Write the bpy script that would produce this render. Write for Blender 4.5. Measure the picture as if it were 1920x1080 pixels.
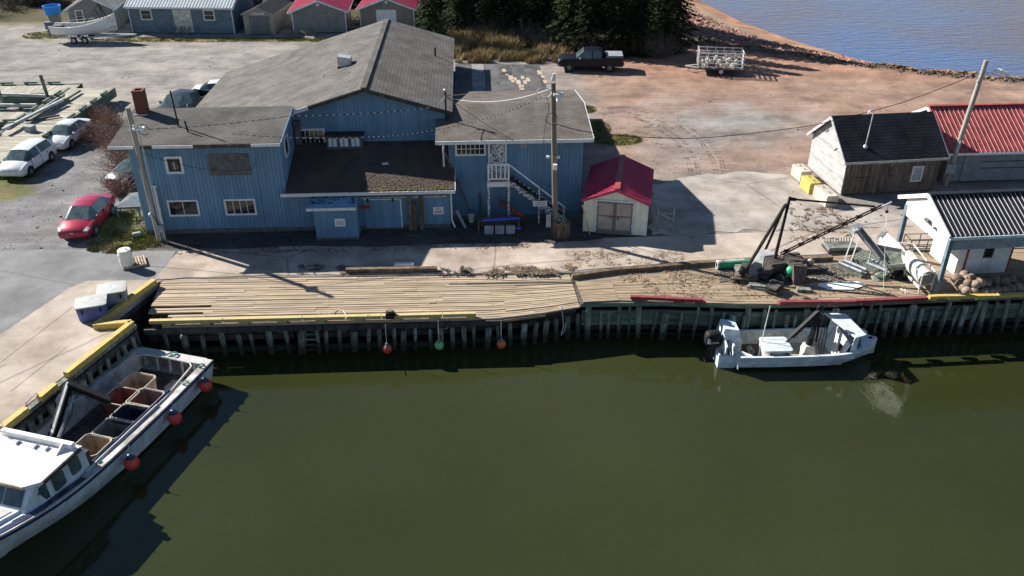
import bpy, math, random
from math import radians, sin, cos, pi, hypot, atan2, sqrt, exp
from mathutils import Vector, Matrix, noise, Euler
random.seed(7)
for o in list(bpy.data.objects): bpy.data.objects.remove(o, do_unlink=True)
SC = bpy.context.scene
COL = SC.collection
# ---------------------------------------------------------------- camera
CAMH, PITCH, FPX = 21.0, radians(29.7), 1600.0
cam = bpy.data.cameras.new('camera'); cam.sensor_width = 36; cam.lens = 36*FPX/1920
cam.clip_start = .5; cam.clip_end = 3000
camo = bpy.data.objects.new('camera', cam); COL.objects.link(camo)
camo.location = (0, 0, CAMH); camo.rotation_euler = (pi/2-PITCH, 0, 0)
SC.camera = camo
# ---------------------------------------------------------------- sky, sun, exposure
SUN_EL = radians(32.3)
SUN_AZ = radians(-29)          # ground direction in which shadows fall (x right, y away)
w = bpy.data.worlds.new('World'); SC.world = w; w.use_nodes = True
nt = w.node_tree; nt.nodes.clear()
sky = nt.nodes.new('ShaderNodeTexSky'); sky.sky_type = 'NISHITA'; sky.sun_disc = False
sky.sun_elevation = SUN_EL
sx, sy = -cos(SUN_AZ), -sin(SUN_AZ)          # towards the sun
sky.sun_rotation = atan2(sx, sy)
sky.air_density = 1.0; sky.dust_density = .0; sky.ozone_density = 3.0
bg = nt.nodes.new('ShaderNodeBackground'); bg.inputs[1].default_value = .05
out = nt.nodes.new('ShaderNodeOutputWorld')
nt.links.new(sky.outputs[0], bg.inputs[0]); nt.links.new(bg.outputs[0], out.inputs[0])
sun = bpy.data.lights.new('sun', 'SUN'); sun.energy = 5.0; sun.angle = radians(.53); sun.color = (1, .95, .87)
suno = bpy.data.objects.new('sun', sun); COL.objects.link(suno)
dv = Vector((cos(SUN_AZ)*cos(SUN_EL), sin(SUN_AZ)*cos(SUN_EL), -sin(SUN_EL)))
suno.rotation_euler = dv.to_track_quat('-Z', 'Y').to_euler(); suno.location = (-40, 60, 60)
SC.view_settings.view_transform = 'Standard'; SC.view_settings.look = 'None'
SC.view_settings.exposure = 1.0; SC.view_settings.gamma = 1.0; SC.view_settings.use_curve_mapping = False
SC.render.engine = 'CYCLES'
WATER = -2.15
# ---------------------------------------------------------------- survey helpers (photo pixel -> point on a known height or depth)
def _ray(x, y):
    u = (x-960)/FPX; v = (540-y)/FPX
    return Vector((u, cos(PITCH)+v*sin(PITCH), -sin(PITCH)+v*cos(PITCH)))
def at(x, y, z=0.0):
    r = _ray(x, y); return Vector((0, 0, CAMH))+r*((z-CAMH)/r.z)
def aty(x, y, Y):
    r = _ray(x, y); return Vector((0, 0, CAMH))+r*(Y/r.y)
# ---------------------------------------------------------------- mesh helpers
def V(*a): return Vector(a[0]) if len(a) == 1 else Vector(a)
class MB:
    def __init__(s): s.v = []; s.f = []
    def add(s, vs, fs):
        n = len(s.v); s.v += [tuple(p) for p in vs]; s.f += [tuple(i+n for i in f) for f in fs]; return s
    def box(s, cx, cy, cz, sx, sy, sz, rz=0, rx=0, ry=0):
        m = Euler((rx, ry, rz)).to_matrix(); c = V(cx, cy, cz)
        vs = [c+m @ V(i*sx/2, j*sy/2, k*sz/2) for i in (-1, 1) for j in (-1, 1) for k in (-1, 1)]
        return s.add(vs, [(0, 1, 3, 2), (4, 6, 7, 5), (0, 4, 5, 1), (2, 3, 7, 6), (0, 2, 6, 4), (1, 5, 7, 3)])
    def bx(s, x0, x1, y0, y1, z0, z1):
        return s.box((x0+x1)/2, (y0+y1)/2, (z0+z1)/2, x1-x0, y1-y0, z1-z0)
    def beam(s, p, q, w, h, up=(0, 0, 1), taper=1.0):
        p, q = V(p), V(q); d = (q-p).normalized(); up = V(up)
        if abs(d.dot(up)) > .98: up = V(0, 1, 0)
        r = d.cross(up).normalized(); u = r.cross(d)
        vs = []
        for c, t in ((p, 1), (q, taper)):
            for i, j in ((-1, -1), (1, -1), (1, 1), (-1, 1)): vs.append(c+r*(i*w/2*t)+u*(j*h/2*t))
        return s.add(vs, [(0, 1, 2, 3), (7, 6, 5, 4), (0, 4, 5, 1), (1, 5, 6, 2), (2, 6, 7, 3), (3, 7, 4, 0)])
    def tube(s, p, q, r, r2=None, n=8, cap=True):
        p, q = V(p), V(q); r2 = r if r2 is None else r2
        d = (q-p).normalized(); a = V(0, 0, 1) if abs(d.z) < .9 else V(1, 0, 0)
        x = d.cross(a).normalized(); y = d.cross(x)
        vs = [c+(x*cos(2*pi*i/n)+y*sin(2*pi*i/n))*rr for c, rr in ((p, r), (q, r2)) for i in range(n)]
        fs = [(i, i+n, (i+1) % n+n, (i+1) % n) for i in range(n)]
        if cap: fs += [tuple(range(n)), tuple(range(2*n-1, n-1, -1))]
        return s.add(vs, fs)
    def path(s, pts, r, n=5, closed=False):
        pts = [V(p) for p in pts]; m = len(pts); vs = []; fs = []; prev = None
        for k in range(m):
            a = pts[k-1] if (k > 0 or closed) else pts[0]; b = pts[(k+1) % m] if (k < m-1 or closed) else pts[-1]
            d = (b-a).normalized()
            if prev is None:
                t = V(0, 0, 1) if abs(d.z) < .9 else V(1, 0, 0); x = d.cross(t).normalized()
            else:
                x = (prev-d*prev.dot(d)).normalized()
            prev = x; y = d.cross(x)
            rr = r[k] if isinstance(r, (list, tuple)) else r
            vs += [pts[k]+(x*cos(2*pi*i/n)+y*sin(2*pi*i/n))*rr for i in range(n)]
        for k in range(m if closed else m-1):
            k2 = (k+1) % m
            fs += [(k*n+i, k*n+(i+1) % n, k2*n+(i+1) % n, k2*n+i) for i in range(n)]
        if not closed: fs += [tuple(range(n-1, -1, -1)), tuple(range((m-1)*n, m*n))]
        return s.add(vs, fs)
    def lathe(s, prof, n=12, c=(0, 0, 0), axis='z'):
        c = V(c); vs = []; fs = []
        for r, z in prof:
            for i in range(n):
                a = 2*pi*i/n; p = (r*cos(a), r*sin(a), z)
                if axis == 'y': p = (p[0], p[2], p[1])
                if axis == 'x': p = (p[2], p[0], p[1])
                vs.append(c+V(p))
        m = len(prof)
        for k in range(m-1): fs += [(k*n+i, k*n+(i+1) % n, (k+1)*n+(i+1) % n, (k+1)*n+i) for i in range(n)]
        fs += [tuple(range(n-1, -1, -1)), tuple(range((m-1)*n, m*n))]
        return s.add(vs, fs)
    def prism(s, pts, vec):
        pts = [V(p) for p in pts]; vec = V(vec); n = len(pts)
        return s.add(pts+[p+vec for p in pts], [tuple(range(n-1, -1, -1)), tuple(range(n, 2*n))]+[(i, (i+1) % n, (i+1) % n+n, i+n) for i in range(n)])
    def slab(s, pts, t):       # sheet of thickness t below a planar polygon
        pts = [V(p) for p in pts]; nn = (pts[1]-pts[0]).cross(pts[2]-pts[0]).normalized()
        if nn.z < 0: nn = -nn
        return s.prism(pts, -nn*t)
    def loft(s, rings, closed=True, cap=True):
        n = len(rings[0]); vs = [p for r in rings for p in r]; fs = []
        for k in range(len(rings)-1):
            for i in range(n if closed else n-1): fs.append((k*n+i, k*n+(i+1) % n, (k+1)*n+(i+1) % n, (k+1)*n+i))
        if cap: fs += [tuple(range(n-1, -1, -1)), tuple(range((len(rings)-1)*n, len(rings)*n))]
        return s.add(vs, fs)
    def face(s, *pts): return s.add(pts, [tuple(range(len(pts)))])
    def ball(s, c, r, n=10, m=6, sq=(1, 1, 1)):
        c = V(c); prof = [(r*max(.02, sin(pi*k/m)), -r*cos(pi*k/m)) for k in range(m+1)]
        b = MB(); b.lathe(prof, n); return s.add([c+V(p[0]*sq[0], p[1]*sq[1], p[2]*sq[2]) for p in b.v], b.f)
    def build(s, name, mat, parent=None, smooth=None, world=False, fix=True):
        me = bpy.data.meshes.new(name); vs = s.v
        if world and parent is not None:
            r = parent
            while r.parent: r = r.parent
            L = r.location; vs = [(p[0]-L.x, p[1]-L.y, p[2]-L.z) for p in vs]
        me.from_pydata(vs, [], s.f)
        if fix:
            import bmesh
            b = bmesh.new(); b.from_mesh(me); bmesh.ops.recalc_face_normals(b, faces=b.faces); b.to_mesh(me); b.free()
        me.materials.append(M[mat] if isinstance(mat, str) else mat)
        if smooth:
            me.polygons.foreach_set('use_smooth', [True]*len(me.polygons)); me.set_sharp_from_angle(angle=radians(smooth))
        o = bpy.data.objects.new(name, me); COL.objects.link(o)
        if parent is not None: o.parent = parent
        return o
def tag(o, label=None, cat=None, group=None, kind=None):
    if label: o['label'] = label
    if cat: o['category'] = cat
    if group: o['group'] = group
    if kind: o['kind'] = kind
    return o
def thing(name, label, cat, loc=(0, 0, 0), rz=0, group=None):
    o = bpy.data.objects.new(name, None); COL.objects.link(o); o.empty_display_size = .2
    o.location = loc; o.rotation_euler = (0, 0, rz)
    return tag(o, label, cat, group)
def inst(o, loc=None, rz=None, parent='same', rot=None):
    c = o.copy(); COL.objects.link(c)
    if parent != 'same': c.parent = parent
    if loc is not None: c.location = loc
    if rz is not None: c.rotation_euler = (0, 0, rz)
    if rot is not None: c.rotation_euler = rot
    return c
def copy_tree(o, loc=None, rz=None, label=None, parent=None):
    kids = [x for x in bpy.data.objects if x.parent == o]
    c = o.copy(); COL.objects.link(c); c.parent = parent
    if loc is not None: c.location = loc
    if rz is not None: c.rotation_euler = (0, 0, rz)
    if label: c['label'] = label
    for k in kids: copy_tree(k, parent=c)
    return c
def text_mesh(name, txt, size, mat, parent, loc, rot, ext=.004):
    cu = bpy.data.curves.new(name, 'FONT'); cu.body = txt; cu.size = size; cu.align_x = 'CENTER'; cu.align_y = 'CENTER'; cu.extrude = ext
    t = bpy.data.objects.new('tmp', cu); COL.objects.link(t)
    bpy.context.view_layer.update()
    me = bpy.data.meshes.new_from_object(t.evaluated_get(bpy.context.evaluated_depsgraph_get()))
    bpy.data.objects.remove(t); me.materials.clear(); me.materials.append(M[mat])
    o = bpy.data.objects.new(name, me); COL.objects.link(o); o.parent = parent; o.location = loc; o.rotation_euler = rot
    return o
# ---------------------------------------------------------------- materials
M = {}
def mat(name, col, rough=.7, metal=0, var=.18, scale=2.0, stretch=(1, 1, 1), bump=.15, bscale=30, rand=.0, col2=None, mixs=None, spec=.5, detail=5, coat=0, lo=.35, hi=.65):
    m = bpy.data.materials.new(name); m.use_nodes = True; t = m.node_tree; N = t.nodes.new; L = t.links.new
    b = t.nodes['Principled BSDF']; b.inputs['Roughness'].default_value = rough; b.inputs['Metallic'].default_value = metal
    b.inputs['Specular IOR Level'].default_value = spec
    if coat: b.inputs['Coat Weight'].default_value = coat; b.inputs['Coat Roughness'].default_value = .08
    tc = N('ShaderNodeTexCoord'); oi = N('ShaderNodeObjectInfo'); mp = N('ShaderNodeMapping')
    mp.inputs['Scale'].default_value = stretch
    cx = N('ShaderNodeVectorMath'); cx.operation = 'SCALE'; cx.inputs[0].default_value = (17, 31, 23); L(oi.outputs['Random'], cx.inputs['Scale'])
    L(tc.outputs['Object'], mp.inputs['Vector']); L(cx.outputs[0], mp.inputs['Location'])
    n1 = N('ShaderNodeTexNoise'); n1.inputs['Scale'].default_value = scale; n1.inputs['Detail'].default_value = detail; n1.inputs['Roughness'].default_value = .62
    L(mp.outputs[0], n1.inputs['Vector'])
    rp = N('ShaderNodeValToRGB'); c = Vector(col); c2 = Vector(col2) if col2 else c*(1-var*1.6)
    rp.color_ramp.elements[0].position = lo; rp.color_ramp.elements[1].position = hi
    rp.color_ramp.elements[0].color = (*c2, 1); rp.color_ramp.elements[1].color = (*(c*(1+var*.6)), 1)
    L(n1.outputs['Fac'], rp.inputs[0]); last = rp.outputs[0]
    n2 = N('ShaderNodeTexNoise'); n2.inputs['Scale'].default_value = bscale; n2.inputs['Detail'].default_value = 4; L(mp.outputs[0], n2.inputs['Vector'])
    hs = N('ShaderNodeHueSaturation'); L(last, hs.inputs['Color'])
    ma = N('ShaderNodeMath'); ma.operation = 'MULTIPLY_ADD'; ma.inputs[1].default_value = var*.8; ma.inputs[2].default_value = 1-var*.4; L(n2.outputs['Fac'], ma.inputs[0])
    if rand:
        mb = N('ShaderNodeMath'); mb.operation = 'MULTIPLY_ADD'; mb.inputs[1].default_value = rand*2; mb.inputs[2].default_value = 1-rand; L(oi.outputs['Random'], mb.inputs[0])
        mc = N('ShaderNodeMath'); mc.operation = 'MULTIPLY'; L(ma.outputs[0], mc.inputs[0]); L(mb.outputs[0], mc.inputs[1]); L(mc.outputs[0], hs.inputs['Value'])
    else: L(ma.outputs[0], hs.inputs['Value'])
    L(hs.outputs[0], b.inputs['Base Color'])
    if bump:
        bp = N('ShaderNodeBump'); bp.inputs['Strength'].default_value = bump; bp.inputs['Distance'].default_value = .03
        L(n2.outputs['Fac'], bp.inputs['Height']); L(bp.outputs[0], b.inputs['Normal'])
    M[name] = m; return m
def nodes(name): t = M[name].node_tree; return t, t.nodes.new, t.links.new, t.nodes['Principled BSDF']
mat('blue_siding', (.172, .305, .445), .8, var=.24, scale=.55, bump=.06, stretch=(1, 1, .35), spec=.2, lo=.25, hi=.75, detail=8)
mat('blue_paint', (.178, .312, .45), .7, var=.22, scale=1.4, stretch=(1, 1, .4), spec=.2)
mat('white_trim', (.72, .74, .76), .6, var=.12, scale=3)
mat('white_paint', (.78, .78, .76), .55, var=.08, scale=2)
mat('flaky_white', (.75, .75, .74), .75, var=.2, scale=14, col2=(.10, .10, .11), lo=.47, hi=.55)
mat('glass', (.02, .024, .03), .06, var=.3, scale=1.5, bump=0, spec=.6)
mat('car_glass', (.085, .12, .125), .05, var=.3, scale=2, bump=0, spec=.7)  # pale teal base carries the sky reflection as colour
mat('board_grey', (.13, .125, .13), .85, var=.25, scale=4)
mat('dock_wood', (.385, .355, .285), .9, var=.26, scale=2.2, stretch=(3, .3, 3), bump=.35, bscale=12, rand=.16, detail=8)
mat('dark_wood', (.075, .065, .058), .9, var=.35, scale=3, stretch=(1, 1, .25), rand=.25)
mat('brown_wood', (.16, .115, .075), .9, var=.35, scale=3, rand=.25)
mat('deck_wood', (.43, .335, .235), .88, var=.24, scale=2.2, stretch=(.25, 3, 3), bump=.35, bscale=12, rand=.14, detail=8)
mat('deck_wood_new', (.345, .26, .175), .88, var=.26, scale=2.2, stretch=(.3, 3, 3), bump=.35, bscale=12, rand=.12, detail=8)
mat('post_wood', (.24, .26, .22), .92, var=.4, scale=3, stretch=(2, 2, .4), bump=.4, bscale=14, rand=.32)
mat('green_wood', (.135, .185, .15), .9, var=.35, scale=2.5, stretch=(.3, 1, 2), bump=.3, bscale=14, rand=.18)
mat('tar_wood', (.045, .04, .035), .9, var=.4, scale=3)
mat('yellow_paint', (.53, .375, .085), .75, var=.22, scale=5, col2=(.40, .31, .14), lo=.35, hi=.55)
mat('faded_yellow', (.50, .40, .16), .75, var=.2, scale=6, col2=(.42, .36, .22), lo=.35, hi=.55)
mat('red_paint', (.27, .05, .06), .7, var=.25, scale=6, rand=.1)
mat('shingle_grey', (.205, .187, .17), .95, var=.16, scale=1.1, bump=.4, bscale=25, spec=.15)
mat('shingle_dark', (.075, .066, .06), .95, var=.3, scale=1.0, bump=.5, bscale=25, spec=.1)
mat('shingle_black', (.028, .031, .042), .9, var=.3, scale=1.2, bump=.4, bscale=25, spec=.2)
mat('tar_roof', (.10, .095, .095), .9, var=.4, scale=.6, bump=.3)
mat('felt_light', (.27, .265, .26), .9, var=.25, scale=1.5)
mat('bare_wood', (.46, .39, .31), .9, var=.35, scale=4, col2=(.30, .20, .13))
mat('moss', (.15, .125, .055), 1, var=.4, scale=6)
mat('leaf_litter', (.20, .135, .085), 1, var=.4, scale=6, rand=.3)
mat('brick', (.21, .07, .05), .9, var=.25, scale=6)
mat('metal_red', (.50, .055, .125), .5, var=.22, scale=1.1, bump=0, spec=.4)
mat('metal_red_old', (.38, .07, .065), .55, var=.28, scale=1.4, bump=0, spec=.4)
mat('metal_black', (.014, .015, .022), .55, var=.3, scale=1.5, bump=0)
mat('metal_pale', (.55, .60, .61), .4, var=.12, scale=1, bump=0)
mat('rib_pink', (.50, .27, .26), .55, var=.1, bump=0)
mat('rib_pale', (.52, .50, .52), .5, var=.1, bump=0)
mat('cream_siding', (.80, .79, .64), .7, var=.1, scale=1.5, bump=.05)
mat('taupe', (.44, .37, .32), .7, var=.12, scale=2)
mat('taupe_dark', (.19, .165, .16), .7, var=.15)
mat('shed_grey', (.235, .235, .225), .75, var=.12, scale=1.5)
mat('shed_taupe', (.25, .215, .185), .75, var=.12, scale=1.5)
mat('shed_beige', (.34, .30, .25), .75, var=.12, scale=1.5)
mat('shed_blue', (.15, .205, .25), .75, var=.18, scale=1.5)
mat('door_grey', (.15, .165, .18), .75, var=.18, scale=2)
mat('silver_board', (.44, .44, .43), .85, var=.2, scale=2.2, stretch=(1, .5, 3), bump=.3, bscale=10, rand=.12)
mat('brown_board', (.135, .105, .09), .9, var=.4, scale=3, stretch=(3, 3, .35), bump=.35, bscale=12, rand=.28)
mat('grey_clapboard', (.20, .225, .25), .8, var=.15, rand=.08)
mat('concrete_block', (.58, .52, .43), .9, var=.18, scale=3, bump=.3)
mat('yellow_block', (.55, .45, .11), .85, var=.25, scale=4)
mat('pole_wood', (.20, .175, .14), .9, var=.3, scale=3, stretch=(3, 3, .15), bump=.3)
mat('pole_grey', (.36, .34, .30), .9, var=.25, scale=3, stretch=(3, 3, .15), bump=.3)
mat('steel', (.42, .44, .47), .4, metal=.6, var=.2, scale=4)
mat('galv', (.55, .57, .58), .45, metal=.3, var=.2, scale=3)
mat('white_metal', (.60, .60, .585), .5, var=.2, scale=4, col2=(.42, .36, .30), lo=.2, hi=.45)
mat('black_steel', (.018, .018, .021), .6, var=.3, scale=5, spec=.2)
mat('rust_black', (.032, .025, .023), .7, var=.4, scale=6, spec=.2)
mat('black_rubber', (.015, .015, .016), .8, var=.2)
mat('cable_black', (.02, .02, .02), .7, var=.1, bump=0)
mat('cable_white', (.62, .63, .66), .6, var=.1, bump=0)
mat('aluminium', (.66, .71, .76), .5, metal=.0, var=.22, scale=2.5, bump=.05, col2=(.46, .51, .57))
mat('alu_floor', (.17, .12, .085), .85, var=.3, scale=4)
mat('alu_floor_light', (.50, .43, .35), .85, var=.2, scale=4)
mat('dirty_white', (.62, .63, .58), .7, var=.2, scale=3, col2=(.40, .39, .30))
mat('tote_lid', (.62, .70, .74), .55, var=.12, scale=2)
mat('hull_white', (.66, .73, .78), .4, var=.1, scale=1.6, coat=.15, bump=0, col2=(.52, .54, .53), stretch=(1, 1, .3))
mat('hull_navy', (.018, .028, .085), .35, var=.2, bump=0, coat=.2)
mat('boat_roof', (.80, .79, .77), .5, var=.06, scale=2, bump=0)
mat('boat_inner', (.50, .49, .48), .75, var=.35, scale=1.8, col2=(.26, .24, .22))
mat('boat_floor', (.085, .075, .072), .95, var=.45, scale=2, bump=.5)
mat('boat_floor_tan', (.50, .45, .36), .85, var=.22, scale=2.5)
mat('boat_cabin_grey', (.52, .50, .49), .85, var=.15)
mat('tub_tan', (.40, .30, .21), .7, var=.3, scale=2)
mat('tub_red', (.29, .085, .06), .7, var=.3, scale=2)
mat('tub_plum', (.24, .165, .145), .7, var=.3, scale=2)
mat('tub_navy', (.022, .028, .07), .65, var=.3, scale=2)
mat('tub_grey', (.17, .175, .17), .7, var=.3, scale=2)
mat('tub_rim', (.52, .47, .41), .7, var=.2, scale=4)
mat('tote_blue', (.085, .115, .33), .6, var=.25, scale=3)
mat('tote_grey', (.30, .33, .37), .6, var=.2, scale=3)
mat('lid_white', (.42, .45, .47), .65, var=.2, scale=3, col2=(.36, .35, .31))
mat('buoy_red', (.72, .065, .05), .45, var=.12, scale=4, bump=0)
mat('buoy_orange', (.80, .13, .035), .45, var=.12, bump=0)
mat('buoy_green', (.22, .60, .22), .45, var=.12, bump=0)
mat('rope_pale', (.45, .55, .50), .9, var=.3)
mat('rope_teal', (.08, .36, .30), .9, var=.3)
mat('float_brown', (.27, .20, .155), .85, var=.35, scale=4, rand=.25)
mat('float_pale', (.44, .40, .34), .8, var=.25, scale=6, rand=.2)
mat('pipe_green', (.025, .36, .16), .45, var=.15, bump=0)
mat('pale_rib', (.52, .53, .45), .6, var=.2, bump=0)
mat('plastic_white', (.80, .79, .72), .5, var=.08, scale=3)
mat('plastic_blue', (.02, .26, .72), .5, var=.12)
mat('hose_blue', (.05, .10, .60), .5, var=.15)
mat('mesh_grey', (.22, .23, .22), .8, var=.35, scale=6)
mat('mesh_green', (.20, .235, .175), .85, var=.4, scale=5)
mat('pipe_red', (.36, .05, .035), .6, var=.25)
mat('sign_white', (.80, .80, .80), .6, var=.04, bump=0)
mat('ink_red', (.42, .06, .06), .7, bump=0)
mat('ink_dark', (.05, .05, .08), .7, bump=0)
mat('ink_grey', (.35, .34, .42), .7, bump=0)
mat('trap_wood', (.36, .31, .25), .9, var=.3, rand=.2)
def streaks(name, lo=.72, sc=(5, 5, .12)):
    t, N, L, b = nodes(name); tc = [n for n in t.nodes if n.type == 'TEX_COORD'][0]; src = b.inputs['Base Color'].links[0].from_socket
    mp = N('ShaderNodeMapping'); mp.inputs['Scale'].default_value = sc; L(tc.outputs['Object'], mp.inputs[0]); nz_ = N('ShaderNodeTexNoise'); nz_.inputs['Scale'].default_value = .9; nz_.inputs['Detail'].default_value = 7; nz_.inputs['Roughness'].default_value = .7; L(mp.outputs[0], nz_.inputs['Vector'])
    rp = N('ShaderNodeValToRGB'); rp.color_ramp.elements[0].position = .36; rp.color_ramp.elements[1].position = .60; rp.color_ramp.elements[0].color = (lo, lo, lo*1.02, 1); rp.color_ramp.elements[1].color = (1.04, 1.04, 1.04, 1); L(nz_.outputs[0], rp.inputs[0])
    mx = N('ShaderNodeMixRGB'); mx.blend_type = 'MULTIPLY'; mx.inputs[0].default_value = 1; L(src, mx.inputs[1]); L(rp.outputs[0], mx.inputs[2]); L(mx.outputs[0], b.inputs['Base Color'])
streaks('blue_siding', .84); streaks('blue_paint', .84); streaks('hull_white', .8, (3, 3, .25)); streaks('cream_siding', .86); streaks('shed_grey', .85); streaks('shed_blue', .8, (.4, 3, 3)); streaks('concrete_block', .75, (2, 2, .6))
for n, c, mt in (('paint_white', (.74, .75, .75), 0), ('paint_silverwhite', (.68, .70, .71), 0), ('paint_red', (.40, .012, .045), .2), ('paint_black', (.012, .013, .020), 0),
                 ('paint_slate', (.025, .033, .042), .1), ('paint_dkgreen', (.055, .07, .085), .3)):
    mat(n, c, .32, metal=mt, var=.04, coat=.0 if n in ('paint_black', 'paint_slate') else .6, bump=0, spec=.25 if n == 'paint_black' else .5)
mat('headlamp', (.70, .73, .76), .12, bump=0, var=.2, scale=12)
mat('tail_lamp', (.45, .01, .02), .2, bump=0)
mat('chrome', (.6, .6, .62), .18, metal=1, bump=0, var=.1)
mat('rim_grey', (.33, .34, .36), .35, metal=.5, bump=0, var=.3, scale=8)
# ================================================================ SETTING
def interp(pl, x):
    if x <= pl[0][0]: return pl[0][1]
    for (a, b), (c, d) in zip(pl, pl[1:]):
        if x <= c: return b+(d-b)*(x-a)/(c-a)
    return pl[-1][1]
def segdist(px, py, poly):
    best = 1e9; side = 1
    for (ax, ay), (bx, by) in zip(poly, poly[1:]):
        dx, dy = bx-ax, by-ay; L2 = dx*dx+dy*dy; t = max(0, min(1, ((px-ax)*dx+(py-ay)*dy)/L2))
        ex, ey = px-(ax+dx*t), py-(ay+dy*t); d = ex*ex+ey*ey
        if d < best: best = d; side = dx*(py-ay)-dy*(px-ax)
    return sqrt(best)*(1 if side > 0 else -1)
RIDGE = [(8, 170), (12, 118), (16, 95), (19, 87.2), (22.75, 83.6), (27.3, 81.3), (31.1, 78), (35.2, 76), (39.2, 74.4), (44, 72.6), (60, 66), (90, 50), (140, 30), (250, -20)]
WLINE = [(22, 175), (25, 130), (26.6, 119), (29, 107.8), (32.8, 98.3), (36.4, 91.3), (40, 86.1), (44, 81.5), (50, 77), (64, 69), (95, 52), (145, 32), (255, -18)]
WLINE = [(a*.981, b*.981) for a, b in WLINE]
FRONT = [(-400, 36.8), (-17.9, 37.0), (-17.7, 37.75), (3.0, 38.4), (10.65, 39.7), (16.7, 40.3), (21, 40.9), (35, 41.6), (400, 44)]
def smooth01(t): t = max(0, min(1, t)); return t*t*(3-2*t)
def nz(x, y, s, o=0): return noise.noise((x*s+o, y*s-o, o*.7))
def gz(x, y):
    dr = -segdist(x, y, RIDGE) * -1
    if x < 5 or dr <= -3: 
        return .015*nz(x, y, .5)
    dw = -segdist(x, y, WLINE)
    base = 0
    if dr > 0:
        if dw > 0:
            t = dr/(dr+dw); base = -2.3*t**1.15
        else: base = -2.3+.16*dw
    bump = .35*exp(-(dr/1.1)**2)*(.6+.9*nz(x, y, .45, 3))
    return base+bump+.03*nz(x, y, 1.3)
def mixc(a, b, t): return tuple(p+(q-p)*t for p, q in zip(a, b))
GRASSY = []          # patches: centre x, y, half sizes, strength
def patch(px, py, hx, hy): p = at(px, py); GRASSY.append((p.x, p.y, hx, hy))
for a in ((240, 455, 2.2, 1.1), (262, 440, 1.6, 1.6), (225, 415, 1.3, 2.2), (215, 468, 1.5, .5), (1155, 262, 1.9, 1.2), (1120, 240, 1.0, 1.6), (1090, 205, 1.2, 1.0), (400, 75, 6, 1.0), (280, 74, 5, 1.1), (520, 74, 5, 1.0),
          (90, 66, 2.5, 1.8), (600, 75, 4, .9), (10, 300, 1.5, 3), (25, 360, 1.5, 1.6), (15, 335, 2, 2), (50, 25, 6, 6)): patch(*a)
def gcol(x, y):
    n1 = nz(x, y, .12, 1); n2 = nz(x, y, .45, 5); n3 = nz(x, y, 1.7, 9); n4 = nz(x*.35, y, .9, 4)
    gravel = (.235, .216, .198); tan = (.272, .250, .230); red = (.298, .196, .148); grey = (.238, .226, .216); dark = (.075, .066, .062)
    c = gravel
    c = mixc(c, tan, smooth01((y-58)/12+.4*n1)*smooth01((8-x)/14))
    c = mixc(c, red, smooth01((x-2+4*n1)/7)*smooth01((y-46+4*n2)/9)*.9)
    c = mixc(c, (.235, .221, .210), min(1, smooth01((x-7)/4)*smooth01((27-x)/6)*smooth01((y-43)/3)*smooth01((70+3*n2-y)/9)*(.55+.9*n1+.4*n2))) if x > 5 else c
    if x < 6 and y > 60: c = mixc(c, (.235, .225, .218), smooth01(.25+1.5*nz(x*.5, y, .11, 14))*.75)
    c = mixc(c, (.33, .185, .128), smooth01((y-70+3*n1)/9)*smooth01((x-8)/6))
    lane = exp(-((x-(-25.0-(y-40)*.22))/6.0)**2)*smooth01((62-y)/8)
    c = mixc(c, (.190, .188, .190), min(1, lane*1.25))
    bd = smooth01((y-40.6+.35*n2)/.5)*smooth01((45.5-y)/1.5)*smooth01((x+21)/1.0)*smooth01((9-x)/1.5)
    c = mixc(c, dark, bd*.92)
    for gx, gy, hx, hy in GRASSY:
        q = ((x-gx)/hx)**2+((y-gy)/hy)**2
        if q < 2.2: c = mixc(c, mixc((.11, .125, .03), (.21, .165, .07), smooth01(.5+n2)), smooth01(1.35-q+.6*n3+.3*n2)*.92)
    if y > 92.5 and x < -8: c = mixc(c, (.08, .07, .035), smooth01((y-93)/4+.3*n2))
    if y > 78 and x < 17: c = mixc(c, (.085, .065, .038), smooth01((y-80+1.5*n2)/3)*smooth01((x+9)/2)*smooth01((18-x)/2.0))
    if x > 8:
        dr = segdist(x, y, RIDGE)
        if dr > -1.5:
            dw = -segdist(x, y, WLINE)
            t = dr/(dr+dw) if dw > 0 and dr > 0 else (0 if dr <= 0 else 1)
            rub = (.36, .205, .16); sand = (.44, .245, .155); wet = (.33, .15, .09)
            b = mixc(rub, (.38, .27, .19), smooth01((t-.35)*6+n2)); b = mixc(b, (.27, .22, .15), smooth01(1-abs(t-.62)*9+.6*n2)*.8)
            b = mixc(b, sand, smooth01((t-.68)*9)); b = mixc(b, wet, smooth01((t-.93)*14))
            c = mixc(c, mixc((.20, .155, .115), b, smooth01((dr-.8)/1.2)), smooth01((dr+1.5)/1.2))
    k = 1+.22*n2+.18*n3+.22*n4
    return tuple(max(.01, v*k) for v in c)
def axis(lo, hi, step, far0, far1):
    a = []; x = lo; s = step
    while x > far0: a.insert(0, x); s *= 1.35; x -= s
    a.insert(0, far0); x = lo+step
    while x < hi: a.append(x); x += step
    s = step
    while x < far1: a.append(x); s *= 1.35; x += s
    a.append(far1); return a
XS = axis(-52, 52, .42, -500, 420)
TS = []
t = 0; s = .35
while t < 700: TS.append(t); t += s; s = .35 if t < 14 else (.5 if t < 60 else s*1.3)
vs = []; cs = []; fs = []
NX = len(XS)
for tt in TS:
    for x in XS:
        yf = interp(FRONT, x); y = yf+tt
        z = gz(x, y) if -5 < x < 260 else .015*nz(x, y, .5)
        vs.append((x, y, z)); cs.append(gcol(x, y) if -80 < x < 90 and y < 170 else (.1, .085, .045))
for j in range(len(TS)-1):
    for i in range(NX-1): fs.append((j*NX+i, j*NX+i+1, (j+1)*NX+i+1, (j+1)*NX+i))
n0 = len(vs)
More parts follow.
